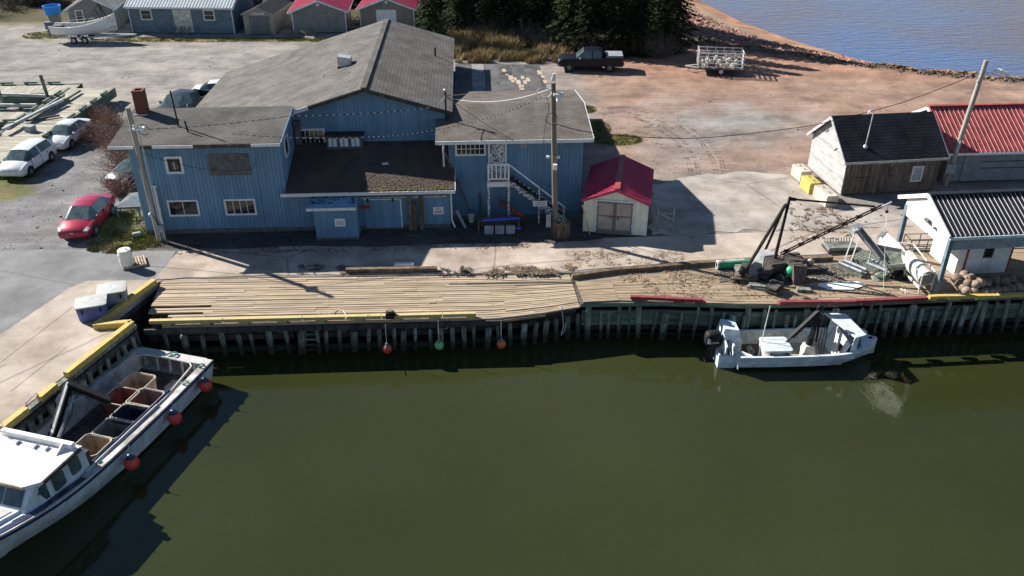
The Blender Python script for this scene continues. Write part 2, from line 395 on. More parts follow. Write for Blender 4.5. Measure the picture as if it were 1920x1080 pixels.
for x in XS: vs.append((x, interp(FRONT, x), -5)); cs.append((.06, .05, .04))
for i in range(NX-1): fs.append((n0+i, n0+i+1, i+1, i))
me = bpy.data.meshes.new('ground'); me.from_pydata(vs, [], fs)
ca = me.color_attributes.new('Col', 'FLOAT_COLOR', 'POINT'); ca.data.foreach_set('color', [c for k in cs for c in (*k, 1)])
me.polygons.foreach_set('use_smooth', [True]*len(me.polygons)); me.set_sharp_from_angle(angle=radians(50))
g = bpy.data.materials.new('ground'); g.use_nodes = True; t_ = g.node_tree; N = t_.nodes.new; L = t_.links.new; b = t_.nodes['Principled BSDF']
b.inputs['Roughness'].default_value = .95; b.inputs['Specular IOR Level'].default_value = .15
vc = N('ShaderNodeVertexColor'); vc.layer_name = 'Col'; tc = N('ShaderNodeTexCoord')
def nn(scale, det=6, rough=.65, st=None):
    n = N('ShaderNodeTexNoise'); n.inputs['Scale'].default_value = scale; n.inputs['Detail'].default_value = det; n.inputs['Roughness'].default_value = rough
    if st:
        m = N('ShaderNodeMapping'); m.inputs['Scale'].default_value = st[:3]; m.inputs['Rotation'].default_value = (0, 0, st[3]); L(tc.outputs['Object'], m.inputs[0]); L(m.outputs[0], n.inputs['Vector'])
    else: L(tc.outputs['Object'], n.inputs['Vector'])
    return n
na = nn(.55); nb = nn(7); nc = nn(1.6, 6, .7, (.18, 1.6, 1, radians(12)))
def madd(i, a, c):
    m = N('ShaderNodeMath'); m.operation = 'MULTIPLY_ADD'; m.inputs[1].default_value = a; m.inputs[2].default_value = c; L(i, m.inputs[0]); return m.outputs[0]
def mul(p, q):
    m = N('ShaderNodeMath'); m.operation = 'MULTIPLY'; L(p, m.inputs[0]); L(q, m.inputs[1]); return m.outputs[0]
nd = nn(45, 3, .6); ne = nn(.9, 8, .75, (.12, 2.2, 1, radians(-24)))
val = mul(mul(mul(madd(na.outputs[0], .7, .65), madd(nb.outputs[0], .9, .55)), madd(nc.outputs[0], .7, .65)), mul(madd(nd.outputs[0], .9, .55), madd(ne.outputs[0], .55, .72)))
hs = N('ShaderNodeHueSaturation'); L(vc.outputs[0], hs.inputs['Color']); L(val, hs.inputs['Value'])
nf = nn(.33, 14, .72); rpf = N('ShaderNodeValToRGB'); rpf.color_ramp.elements[0].position = .40; rpf.color_ramp.elements[1].position = .53; rpf.color_ramp.elements[0].color = (.68, .68, .70, 1); rpf.color_ramp.elements[1].color = (1.06, 1.05, 1.03, 1); L(nf.outputs[0], rpf.inputs[0])
mxf = N('ShaderNodeMixRGB'); mxf.blend_type = 'MULTIPLY'; mxf.inputs[0].default_value = .8; L(hs.outputs[0], mxf.inputs[1]); L(rpf.outputs[0], mxf.inputs[2]); L(mxf.outputs[0], b.inputs['Base Color'])
bp = N('ShaderNodeBump'); bp.inputs['Strength'].default_value = .5; bp.inputs['Distance'].default_value = .05; L(nb.outputs[0], bp.inputs['Height']); L(bp.outputs[0], b.inputs['Normal'])
me.materials.append(g); M['ground'] = g
go = bpy.data.objects.new('ground', me); COL.objects.link(go); tag(go, 'gravel and red dirt yard between the sheds and the wharf', 'ground', kind='structure')

# ---------------------------------------------------------------- cracked sheets: asphalt and concrete
def sheet_mat(name, col, crack=.35, cs=.22, stain=(.5, .42, .36), var=.2):
    mat(name, col, .9, var=var, scale=.5, bump=.25, bscale=30, spec=.2, detail=8)
    t, N, L, b = nodes(name)
    hs = [n for n in t.nodes if n.type == 'HUE_SAT'][0]; tc = [n for n in t.nodes if n.type == 'TEX_COORD'][0]
    nz_ = N('ShaderNodeTexNoise'); nz_.inputs['Scale'].default_value = .9; nz_.inputs['Detail'].default_value = 5; L(tc.outputs['Object'], nz_.inputs['Vector'])
    ad = N('ShaderNodeMixRGB'); ad.inputs[0].default_value = .12; L(tc.outputs['Object'], ad.inputs[1]); L(nz_.outputs['Color'], ad.inputs[2])
    vo = N('ShaderNodeTexVoronoi'); vo.feature = 'DISTANCE_TO_EDGE'; vo.inputs['Scale'].default_value = cs; L(ad.outputs[0], vo.inputs['Vector'])
    rp = N('ShaderNodeValToRGB'); rp.color_ramp.elements[0].position = .0; rp.color_ramp.elements[1].position = .0035
    rp.color_ramp.elements[0].color = (crack, crack, crack, 1); rp.color_ramp.elements[1].color = (1, 1, 1, 1); L(vo.outputs['Distance'], rp.inputs[0])
    st = N('ShaderNodeTexNoise'); st.inputs['Scale'].default_value = .35; st.inputs['Detail'].default_value = 9; st.inputs['Roughness'].default_value = .7; L(tc.outputs['Object'], st.inputs['Vector'])
    r2 = N('ShaderNodeValToRGB'); r2.color_ramp.elements[0].position = .36; r2.color_ramp.elements[1].position = .56
    r2.color_ramp.elements[0].color = (*stain, 1); r2.color_ramp.elements[1].color = (1, 1, 1, 1); L(st.outputs[0], r2.inputs[0])
    m1 = N('ShaderNodeMixRGB'); m1.blend_type = 'MULTIPLY'; m1.inputs[0].default_value = 1; L(hs.outputs[0], m1.inputs[1]); L(rp.outputs[0], m1.inputs[2])
    m2 = N('ShaderNodeMixRGB'); m2.blend_type = 'MULTIPLY'; m2.inputs[0].default_value = 1; L(m1.outputs[0], m2.inputs[1]); L(r2.outputs[0], m2.inputs[2])
    L(m2.outputs[0], b.inputs['Base Color'])
sheet_mat('asphalt', (.235, .235, .235), .75, .05, (.72, .72, .74), .14)
sheet_mat('concrete_pink', (.46, .385, .325), .5, .07, (.62, .56, .52))
sheet_mat('concrete_pale', (.47, .405, .345), .6, .045, (.74, .68, .63), .16)
sheet_mat('concrete_grey', (.43, .39, .35), .6, .06, (.70, .66, .62))
def rough_poly(pts, amp, step=.5, seed=0):
    o = []
    for k in range(len(pts)):
        a, b2 = V(pts[k]), V(pts[(k+1) % len(pts)]); L_ = (b2-a).length; n = max(1, int(L_/step)); nx, ny = -(b2.y-a.y)/L_, (b2.x-a.x)/L_
        for i in range(n):
            p = a.lerp(b2, i/n); d = amp*(noise.noise((p.x*1.1+seed, p.y*1.1, seed))+.6*noise.noise((p.x*3.1, p.y*3.1+seed, 1)))
            if i == 0: d = 0
            o.append(V(p.x+nx*d, p.y+ny*d, p.z))
    return o
import bmesh
def sheet(name, pts, z, thick, matn, label, cat='ground', amp=.1, seed=0):
    pts = [V(p[0], p[1], z) for p in pts]
    if amp: pts = rough_poly(pts, amp, .5, seed)
    me = bpy.data.meshes.new(name); bm = bmesh.new(); vs_ = [bm.verts.new(p) for p in pts]
    f = bm.faces.new(vs_); f.normal_update()
    if f.normal.z < 0: f.normal_flip()
    r = bmesh.ops.extrude_face_region(bm, geom=[f]); ev = [e for e in r['geom'] if isinstance(e, bmesh.types.BMVert)]
    bmesh.ops.translate(bm, verts=ev, vec=(0, 0, 0)); 
    for v_ in vs_: v_.co.z -= thick
    bmesh.ops.recalc_face_normals(bm, faces=bm.faces); bmesh.ops.triangulate(bm, faces=[q for q in bm.faces if len(q.verts) > 4]); bm.to_mesh(me); bm.free()
    me.materials.append(M[matn]); o = bpy.data.objects.new(name, me); COL.objects.link(o)
    return tag(o, label, cat, kind='structure')
# wet, weed-dark tide band low on the wharf timbers
def tide(name):
    t, N, L, b = nodes(name); tc = [n for n in t.nodes if n.type == 'TEX_COORD'][0]; hs = [n for n in t.nodes if n.type == 'HUE_SAT'][0]
    sp = N('ShaderNodeSeparateXYZ'); L(tc.outputs['Object'], sp.inputs[0]); nz_ = N('ShaderNodeTexNoise'); nz_.inputs['Scale'].default_value = 2.2; nz_.inputs['Detail'].default_value = 5; L(tc.outputs['Object'], nz_.inputs['Vector'])
    ad = N('ShaderNodeMath'); ad.operation = 'MULTIPLY_ADD'; ad.inputs[1].default_value = 1.1; L(nz_.outputs[0], ad.inputs[0]); L(sp.outputs['Z'], ad.inputs[2])
    mr = N('ShaderNodeMapRange'); mr.inputs[1].default_value = -1.25; mr.inputs[2].default_value = -.75; L(ad.outputs[0], mr.inputs[0])
    mx = N('ShaderNodeMixRGB'); mx.inputs[1].default_value = (.030, .032, .022, 1); L(mr.outputs[0], mx.inputs[0]); L(hs.outputs[0], mx.inputs[2]); L(mx.outputs[0], b.inputs['Base Color'])
for nme in ('post_wood', 'dark_wood'): tide(nme)
E0, E1 = V(-17.35, 33.35, 0), V(-19.56, 25.69, 0)
ED = (E1-E0).normalized()
FAR = E0+ED*45
P = lambda *a: tuple(at(*a))[:2]
sheet('asphalt_road', [P(-300, 628), P(0, 628), P(75, 578), P(130, 541), P(165, 527), P(287, 526), P(312, 500), P(330, 472), P(270, 470), P(190, 466), P(0, 472), P(-300, 475)], .014, .5, 'asphalt', 'grey asphalt lane at the head of the left pier', 'road', .12, 3)
sheet('pier_slab', [P(287, 526), (E0.x-.42, E0.y+4.1), (E0.x-1.62, E0.y-.1), (E0.x-.35, E0.y-.12), (FAR.x-.35, FAR.y), (-75, FAR.y), (-60, 33.0), P(-120, 715), P(0, 628), P(75, 578), P(130, 541), P(165, 527)], .022, .35, 'concrete_pale', 'pale concrete deck of the left pier', 'pier', 0)
sheet('concrete_apron', [P(290, 524), P(312, 500), P(335, 472), P(420, 468), P(560, 462), P(700, 464), P(860, 458), P(1000, 457), P(1100, 452), P(1130, 448), P(1062, 510), P(800, 514), P(500, 516)], .026, .4, 'concrete_pink', 'cracked pinkish concrete strip behind the sagging wharf', 'pavement', .12, 8)
sheet('concrete_yard', [P(1130, 447), P(1062, 509), P(1340, 487), P(1550, 477), P(1690, 468), P(1920, 455), P(2050, 448), P(2050, 405), P(1760, 424), P(1600, 430), P(1330, 440), P(1230, 444)], .028, .4, 'concrete_pale', 'pale concrete strip in front of the derrick and sheds', 'pavement', .05, 15)
sheet('old_slab', [P(1222, 346), P(1300, 330), P(1400, 322), P(1480, 330), P(1500, 350), P(1560, 380), P(1640, 392), P(1760, 395), P(1760, 421), P(1600, 427), P(1330, 437), P(1222, 441)], .018, .3, 'concrete_grey', 'worn grey concrete slab between the garden shed and wooden shed', 'pavement', .55, 21)
# open joints cut across the concrete deck of the pier: dark sealed grooves, thin raised strips
def jline(a, b2, parent):
    p, q = at(*a), at(*b2); p.z = q.z = .024; MB().beam(p, q, .014, .006).build('joint_seal', 'tar_wood', parent)
ps = bpy.data.objects['pier_slab']
for a, b2 in (((0, 682), (138, 575)), ((20, 735), (128, 650)), ((0, 690), (12, 683))): jline(a, b2, ps)
# ---------------------------------------------------------------- water
def water_mat(name, c1, c2, scale, rough, bump, bsc, st=(1, 1, 1), rot=0, dist=.05):
    m = bpy.data.materials.new(name); m.use_nodes = True; t = m.node_tree; N = t.nodes.new; L = t.links.new; b = t.nodes['Principled BSDF']
    b.inputs['Roughness'].default_value = rough; b.inputs['IOR'].default_value = 1.33
    tc = N('ShaderNodeTexCoord'); mp = N('ShaderNodeMapping'); mp.inputs['Scale'].default_value = st; mp.inputs['Rotation'].default_value = (0, 0, rot); L(tc.outputs['Object'], mp.inputs[0])
    n1 = N('ShaderNodeTexNoise'); n1.inputs['Scale'].default_value = scale; n1.inputs['Detail'].default_value = 4; L(tc.outputs['Object'], n1.inputs[0])
    rp = N('ShaderNodeValToRGB'); rp.color_ramp.elements[0].position = .35; rp.color_ramp.elements[1].position = .65
    rp.color_ramp.elements[0].color = (*c1, 1); rp.color_ramp.elements[1].color = (*c2, 1); L(n1.outputs[0], rp.inputs[0]); L(rp.outputs[0], b.inputs['Base Color'])
    n2 = N('ShaderNodeTexNoise'); n2.inputs['Scale'].default_value = bsc; n2.inputs['Detail'].default_value = 5; n2.inputs['Roughness'].default_value = .55; L(mp.outputs[0], n2.inputs[0])
    bp = N('ShaderNodeBump'); bp.inputs['Strength'].default_value = bump; bp.inputs['Distance'].default_value = dist; L(n2.outputs[0], bp.inputs['Height']); L(bp.outputs[0], b.inputs['Normal'])
    M[name] = m; return m
water_mat('harbour_water', (.0250, .0298, .0098), (.0365, .0412, .0158), .05, .03, .26, 1.3, (1, .7, 1), 0, .06)
water_mat('sea_water', (.105, .085, .125), (.055, .118, .285), .035, .07, .8, 1.5, (.35, 1.25, 1), radians(8), .30)
def plane(name, x0, x1, y0, y1, z, m, label):
    o = MB().face((x0, y0, z), (x1, y0, z), (x1, y1, z), (x0, y1, z)).build(name, m); return tag(o, label, 'water', kind='structure')
plane('harbour_water', -400, 400, -200, 55, WATER, 'harbour_water', 'still olive green harbour water below the wharf')
plane('sea', 4, 900, 55, 1500, WATER, 'sea_water', 'rippled blue purple sea beyond the beach')

# ---------------------------------------------------------------- left (sagging) wharf
wl = thing('old_wharf', 'old sagging timber wharf with bleached planks and yellow kerb in front of blue building', 'wharf', (-7, 36, 0))
def fl(x): return interp([(-18.4, 33.75), (-17.4, 33.8), (-6.8, 34.35), (-.8, 34.62), (1.2, 35.0), (3.25, 35.55)], x), interp([(-18, -.38), (-6, -.44), (.5, -.42), (2.2, -.36), (3.3, -.32)], x)
def bl(x): return interp([(-18, 37.72), (3.0, 38.32)], x), interp([(-18, .0), (-4, -.02), (0, -.03), (3, -.05)], x)
def lp(x, t):
    a, za = fl(x); b_, zb = bl(x); return V(x, a+(b_-a)*t, za+(zb-za)*(max(t,0)**.8)-.06)
def leftlim(t): p = lp(-17.5, t); s = (p.y-E0.y)/ED.y; return (E0+ED*s).x+.05 if p.y < E0.y else E0.x-(.0+(p.y-E0.y)*.10)+.1
ROWS = 22
rnd = random.Random(5)
for r in range(ROWS):
    t0 = (r+.5)/ROWS; x = leftlim(t0); xe = 3.3-.35*t0
    segs = []
    x0 = x
    while x0 < xe-.05:
        ln = rnd.choice([3.6, 4.3, 4.9, 5.5]); 
        if r % 2 == 0 and x0 == x: ln *= .55
        x1 = min(xe, x0+ln)
        if xe-x1 < 1.2: x1 = xe
        segs.append((x0, x1)); x0 = x1+.012
    for (a, b_) in segs:
        gaps = []
        if r in (1, 2, 5, 8): gaps = [(x-.3, x+(3.6, 2.2, 2.6, 2.9)[(1, 2, 5, 8).index(r)])]
        if r == 3: gaps = [(x-.3, x+1.2)]
        if r == 4: gaps = [(x+.2, x+1.0)]
        if r == 0: gaps = [(x-.2, x+.9)]
        for ga, gb in gaps:
            if a < gb and b_ > ga: a = max(a, gb)
        if b_-a < .25: continue
        dz = rnd.uniform(-.014, .014)
        n = max(1, int((b_-a)/1.4)); w_ = .168+rnd.uniform(-.012, .008)
        m = MB(); rings = []
        for k in range(n+1):
            xx = a+(b_-a)*k/n; c = lp(xx, t0); dy = rnd.uniform(-.008, .008)
            rings.append([c+V(0, -w_/2+dy, -.04+dz), c+V(0, w_/2+dy, -.04+dz), c+V(0, w_/2+dy, .045+dz), c+V(0, -w_/2+dy, .045+dz)])
        m.loft(rings).build('plank', 'deck_wood', wl, world=True)
for t0 in (.04, .3, .55, .8, .97):       # stringers below the planks
    m = MB(); xs = [leftlim(t0)+.1+(3-leftlim(t0))*k/8 for k in range(9)]
    m.path([lp(x, t0)+V(0, 0, -.2) for x in xs], .11, 4).build('stringer', 'dark_wood', wl, world=True)
for k in range(14):
    x = -17.0+k*1.5; MB().beam(lp(x, .02)+V(0, 0, -.42), lp(x, .98)+V(0, 0, -.42), .25, .22).build('crossbeam', 'dark_wood', wl, world=True)
xs = [-17.3+k*2.3 for k in range(10)]
for k in range(26):            # joist ends showing behind the back edge
    x = -17+k*.78+rnd.uniform(-.12, .12); p = lp(x, 1.0); MB().beam(p+V(0, -.1, -.02), p+V(0, rnd.uniform(.08, .3), -.02), .12, .11).build('joist_end', 'deck_wood', wl, world=True)
# kerb of faded yellow timbers on blocks
kx = [-17.0, -13.6, -9.9, -6.2, -3.3, -1.7]
for a, b_ in zip(kx, kx[1:]):
    p, q = lp(a+.02, .035)+V(0, 0, .24), lp(b_-.02, .035)+V(0, 0, .24); MB().beam(p, q, .2, .17).build('kerb_timber', 'faded_yellow', wl, world=True)
for k in range(9):
    x = -16.2+k*1.78; p = lp(x, .035)+V(0, -.01, .1); MB().box(p.x, p.y, p.z, .42, .24, .11).build('kerb_block', 'yellow_paint', wl, world=True)
for a, b_ in ((-17.2, -13.4), (-13.3, -9), (-8.9, -4.4), (-4.3, -.4)):
    MB().beam(lp(a, -.02)+V(0, -.06, -.12), lp(b_, -.02)+V(0, -.06, -.12), .1, .24).build('fascia_timber', 'dark_wood', wl, world=True)
MB().beam(lp(-.4, -.015)+V(0, 0, -.06), lp(1.6, -.015)+V(0, 0, -.06), .1, .12).build('fascia_timber', 'deck_wood_new', wl, world=True)
# fender posts and wales
def posts(root, xs_, yf, ztop, matn, widths, seed, zt_j=.12):
    r_ = random.Random(seed)
    for k, x in enumerate(xs_):
        w_ = widths[k % len(widths)]*r_.uniform(.8, 1.25); y, zt = yf(x)+r_.uniform(-.05, .03), ztop(x)+r_.uniform(-zt_j, zt_j)*1.6
        ln = r_.gauss(0, .045)
        m = MB(); n = 7; rr = w_/2
        m.lathe([(rr*.75, zt), (rr, zt-.08), (rr*1.02, WATER-.9)][::-1], 8, (0, 0, 0))
        for i, p in enumerate(m.v): m.v[i] = (x+p[0]+ln*(p[2]-WATER), y+p[1], p[2])
        o = m.build('fender_post', matn, root, smooth=40, world=True)
        for zz in (zt-.45, zt-1.15):
            MB().ball((x+ln*(zz-WATER), y-rr*.98, zz), .035, 6, 4).build('bolt', 'tar_wood', o, world=True)
pxs = [268, 318, 352, 384, 421, 452, 476, 507, 540, 563, 610, 636, 663, 688, 711, 738, 754, 777, 807, 826, 847, 870, 888, 913, 934, 957, 981, 1003, 1022, 1045, 1067, 1088]
lxs = [at(px, 625, -1.2).x for px in pxs]
posts(wl, lxs, lambda x: fl(x)[0]+.16, lambda x: fl(x)[1]-.42, 'post_wood', (.26, .2, .34, .2, .22, .3, .2), 11)
for k, (z0, dy) in enumerate(((-.95, .42), (-1.35, .5), (-2.0, .45))):
    for a, b_ in ((-17.3, -10.5), (-10.4, -3.6), (-3.5, 3.3)):
        MB().beam((a, fl(a)[0]+dy, z0), (b_, fl(b_)[0]+dy, z0+rnd.uniform(-.04, .04)), .2, .3).build('wale', 'dark_wood', wl, world=True)
for k in range(24):
    x = -17+k*.86; MB().tube((x, fl(x)[0]+1.6+rnd.uniform(-.3, .5), -.55), (x, fl(x)[0]+1.6, WATER-1), .16, n=7).build('pile', 'tar_wood', wl, world=True)
MB().beam((-17.6, 36.9, -1.5), (3.2, 37.6, -1.5), .12, 2.8).build('bulkhead', 'tar_wood', wl, world=True)
# ladder between two heavy posts
ld = [at(572, 620, -1.2).x, at(600, 620, -1.2).x]
yl = fl(ld[0])[0]+.05
for x in ld: MB().beam((x, yl, -.6), (x, yl, WATER-.6), .14, .16).build('ladder_rail', 'post_wood', wl, world=True)
for k in range(7): MB().beam((ld[0], yl-.02, -.75-k*.3), (ld[1], yl-.02, -.75-k*.3), .06, .06).build('ladder_rung', 'post_wood', wl, world=True)

# ---------------------------------------------------------------- right wharf
wr = thing('new_wharf', 'newer timber wharf with green planked face and red kerb by the derrick', 'wharf', (15, 37, 0))
def fr(x): return interp([(3.3, 35.42), (5.3, 35.62), (9.5, 35.36), (12.8, 35.2), (20.2, 35.78), (25, 36.15), (40, 37.2)], x)
def br(x): return interp([(3, 38.3), (10.65, 39.55), (16.7, 40.15), (21, 40.75), (40, 41.6)], x)
ROWR = 23; XE = 31.0
for r in range(ROWR):
    t0 = (r+.5)/ROWR; x = 3.45-.35*t0; x0 = x; first = True
    y0 = fr(x)+(br(x)-fr(x))*t0
    while x0 < XE:
        ln = rnd.choice([3.0, 4.2, 4.9, 5.6])
        if first: ln = (1.75 if r % 1 == 0 else 3)+.1*r*.0; first = False
        x1 = min(XE, x0+ln); dz = rnd.uniform(-.012, .012)
        n = max(1, int((x1-x0)/2)); rings = []; w_ = 0
        for k in range(n+1):
            xx = x0+(x1-x0)*k/n; w_ = (br(xx)-fr(xx))/ROWR*.94; y = fr(xx)+(br(xx)-fr(xx))*t0
            rings.append([V(xx, y-w_/2, -.07+dz), V(xx, y+w_/2, -.07+dz), V(xx, y+w_/2, .012+dz), V(xx, y-w_/2, .012+dz)])
        MB().loft(rings).build('plank', 'deck_wood_new', wr, world=True); x0 = x1+.012
MB().prism([(3.35, 35.5, -.13), (XE, fr(XE)+.1, -.13), (XE, 41.3, -.13), (3.0, 38.3, -.13)], (0, 0, -.2)).build('subfloor', 'dark_wood', wr, world=True)
# planked green face: three courses, with openings above
segx = [3.4, 7.2, 11.2, 15.3, 19.4, 23.6, 27.5, 31]
for a, b_ in zip(segx, segx[1:]):
    for k, z0 in enumerate((-.72, -1.0, -1.28)):
        MB().beam((a+.01, fr(a)+.22, z0), (b_-.01, fr(b_)+.22, z0), .09, .265).build('face_plank', 'green_wood', wr, world=True)
    MB().beam((a+.01, fr(a)+.06, -.16), (b_-.01, fr(b_)+.06, -.16), .12, .2).build('fascia_timber', 'green_wood', wr, world=True)
    for z0 in (-1.7, -2.2): MB().beam((a, fr(a)+.5, z0), (b_, fr(b_)+.5, z0), .2, .26).build('wale', 'tar_wood', wr, world=True)
pxr = [1103, 1128, 1142, 1163, 1182, 1200, 1226, 1245, 1276, 1303, 1335, 1355, 1375, 1392, 1400, 1430, 1450, 1475, 1490, 1510, 1540, 1565, 1590, 1610, 1628, 1650, 1668, 1688, 1712, 1735, 1755, 1778, 1800, 1818, 1838, 1856, 1880, 1905, 1930]
posts(wr, [at(px, 600, -1.0).x for px in pxr], lambda x: fr(x)+.08, lambda x: -.3 if int(x*7) % 3 else -.62, 'post_wood', (.3, .18, .18, .2, .18, .28, .18), 12, .05)
MB().beam((3.3, 37.4, -1.5), (XE, 40.0, -1.5), .12, 2.7).build('bulkhead', 'tar_wood', wr, world=True)
# red and yellow kerb
def kerb(root, pa, pb, z, matn, name='kerb_timber', w_=.2, h=.16):
    a, b_ = at(*pa, z), at(*pb, z); MB().beam(a, b_, w_, h).build(name, matn, root, world=True)
for a, b_ in (((1182, 557), (1318, 563)), ((1462, 567), (1600, 566)), ((1602, 565), (1738, 559))): kerb(wr, a, b_, .26, 'red_paint')
for a, b_ in (((1742, 557), (1762, 556)), ((1764, 556), (1868, 555)), ((1870, 554), (1960, 550))): kerb(wr, a, b_, .26, 'yellow_paint')
for px, py, c in ((1195, 561, 'red_paint'), (1272, 565, 'red_paint'), (1312, 567, 'red_paint'), (1470, 570, 'red_paint'), (1520, 570, 'red_paint'), (1565, 570, 'red_paint'), (1625, 568, 'red_paint'), (1690, 564, 'red_paint'), (1745, 561, 'yellow_paint'), (1790, 560, 'yellow_paint'), (1840, 559, 'yellow_paint'), (1885, 556, 'yellow_paint')):
    p = at(px, py, .08); MB().box(p.x, p.y+.05, .1, .55, .22, .15).build('kerb_block', c, wr, world=True)
# back kerb: long timbers between the planks and the concrete
bk = [(1072, 519), (1150, 508), (1255, 500), (1345, 492), (1450, 489), (1560, 484)]
for a, b_ in zip(bk, bk[1:]):
    p, q = at(*a, .12), at(*b_, .12); MB().beam(p, q, .26, .26).build('back_kerb_timber', 'brown_wood', wr, world=True)

# ---------------------------------------------------------------- left pier: timber face, fender posts, yellow kerbs
pf = thing('pier_face', 'timber face and yellow kerbs along the water side of the left pier', 'pier', tuple(E0))
nrm = V(-ED.y, ED.x, 0)
for a, b_ in (((E0.x-.55, E0.y+4.0), (E0.x-1.75, E0.y-.05)), ((E0.x-1.75, E0.y-.05), (E0.x-.45, E0.y-.08))):
    MB().beam((a[0], a[1], -1.75), (b_[0], b_[1], -1.75), .12, 2.8).build('bulkhead', 'tar_wood', pf, world=True)
    MB().beam((a[0]+.1, a[1], -.45), (b_[0]+.1, b_[1], -.45), .12, .2).build('wale', 'dark_wood', pf, world=True)
if nrm.x < 0: nrm = -nrm
def pe(s, off=0, z=0): p = E0+ED*s+nrm*off; return V(p.x, p.y, z)
for z0 in (-.45, -1.25, -1.9):
    for a in range(0, 26, 6): MB().beam(pe(a, -.12, z0), pe(a+5.97, -.12, z0), .24, .34).build('wale', 'dark_wood', pf, world=True)
MB().beam(pe(0, -.42, -1.6), pe(26, -.42, -1.6), .1, 3.0).build('bulkhead', 'tar_wood', pf, world=True)
MB().beam(pe(-.05, -.16, -.1), pe(26, -.16, -.1), .3, .2).build('cap_timber', 'post_wood', pf, world=True)
r_ = random.Random(3)
s_ = .5
while s_ < 24:
    w_ = r_.choice([.2, .22, .3]); 
    MB().tube(pe(s_, .08, -.35+r_.uniform(-.1, .1)), pe(s_+r_.uniform(-.1, .1), .1, WATER-.8), w_/2, n=8).build('fender_post', 'post_wood', pf, smooth=40, world=True); s_ += r_.uniform(.42, .66)
def kpx(pa, pb, z=.16, w_=.26, h=.26, n='kerb_timber'):
    a, b_ = at(*pa, z), at(*pb, z); MB().beam(a, b_, w_, h).build(n, 'yellow_paint', pf, world=True)
kpx((248, 606), (124, 703)); kpx((104, 723), (74, 748)); kpx((50, 768), (4, 804)); kpx((-10, 816), (-120, 900))
kpx((290, 527), (240, 563)); kpx((239, 564), (182, 609)); kpx((176, 611), (246, 606))
m = MB(); a, b_ = at(101, 745, 0), at(52, 765, 0); q0, q1 = at(73, 750, 0), at(53, 768, 0)
m.path([q0, q0+V(0, 0, .35), q1+V(0, 0, .35), q1], .025, 6).build('grab_rail', 'steel', pf, world=True)
# ================================================================ BUILDINGS
def shingle(name, col, rot=0, bw=.33, rh=.2, var=.16, dark=.5):
    mat(name, col, .95, var=var, scale=.8, bump=.3, bscale=30, spec=.12, detail=8)
    t, N, L, b = nodes(name); tc = [n for n in t.nodes if n.type == 'TEX_COORD'][0]; hs = [n for n in t.nodes if n.type == 'HUE_SAT'][0]
    mp = N('ShaderNodeMapping'); mp.inputs['Rotation'].default_value = (0, 0, rot); L(tc.outputs['Object'], mp.inputs[0])
    br_ = N('ShaderNodeTexBrick'); br_.inputs['Scale'].default_value = 1; br_.inputs['Brick Width'].default_value = bw; br_.inputs['Row Height'].default_value = rh
    br_.inputs['Mortar Size'].default_value = .022; br_.inputs['Mortar Smooth'].default_value = .3
    br_.inputs['Color1'].default_value = (1.05, 1.04, 1.03, 1); br_.inputs['Color2'].default_value = (.86, .86, .87, 1); br_.inputs['Mortar'].default_value = (dark, dark, dark, 1)
    L(mp.outputs[0], br_.inputs['Vector'])
    m1 = N('ShaderNodeMixRGB'); m1.blend_type = 'MULTIPLY'; m1.inputs[0].default_value = 1; L(hs.outputs[0], m1.inputs[1]); L(br_.outputs[0], m1.inputs[2]); L(m1.outputs[0], b.inputs['Base Color'])
    st = N('ShaderNodeTexNoise'); st.inputs['Scale'].default_value = .5; st.inputs['Detail'].default_value = 8; L(tc.outputs['Object'], st.inputs['Vector'])
shingle('roof_wing', (.138, .129, .122), 0, var=.2, dark=.62); shingle('roof_hall', (.165, .154, .144), pi/2, var=.2, dark=.62); shingle('roof_right', (.165, .144, .127), var=.2, dark=.62); shingle('roof_lean', (.105, .085, .072), 0, dark=.65)  # wing darker than hall: shading of its slope put into the colour
shingle('roof_black', (.030, .033, .044), 0, .3, .18, .3, .45); shingle('roof_shed_dark', (.035, .04, .055), pi/2)
mat('mesh_brick', (.20, .065, .048), .9, var=.25, scale=6)
class Frame:          # local building frame <-> photo
    def __init__(s, x, y, deg): s.o = V(x, y, 0); s.r = radians(deg); s.u = V(cos(s.r), sin(s.r), 0); s.v = V(-sin(s.r), cos(s.r), 0)
    def ab(s, p): q = V(p[0], p[1], 0)-s.o; return q.dot(s.u), q.dot(s.v)
    def hit(s, px, py, b=None, a=None):       # on plane b=const (or a=const): returns (a, b, z)
        r = _ray(px, py); c = V(0, 0, CAMH)-s.o
        ax, k = (s.v, b) if b is not None else (s.u, a)
        t = (k-c.dot(ax))/r.dot(ax); p = V(0, 0, CAMH)+r*t; q = p-s.o
        return q.dot(s.u), q.dot(s.v), p.z
    def w(s, a, b, z): return s.o+s.u*a+s.v*b+V(0, 0, z)
def quad_slab(m, pts, t): return m.slab(pts, t)
def siding(root, pts, axis, gap=.2, t=.02, matn='blue_siding', name='siding_board'):
    # vertical boards over a planar outline given as function: list of (s0, z0(s), z1(s)) ; axis: lambda s,z,off -> local point
    m = MB(); s0, s1, zb, zt = pts; s = s0
    while s < s1-.02:
        e = min(s1, s+gap-.028)
        v = [axis(s, zb(s), 0), axis(e, zb(e), 0), axis(e, zt(e), 0), axis(s, zt(s), 0)]
        o = [axis(s, zb(s), t), axis(e, zb(e), t), axis(e, zt(e), t), axis(s, zt(s), t)]
        m.add(v+o, [(4, 5, 6, 7), (0, 1, 5, 4), (1, 2, 6, 5), (2, 3, 7, 6), (3, 0, 4, 7)]); s += gap
    return tag(m.build(name, matn, root), kind='stuff')
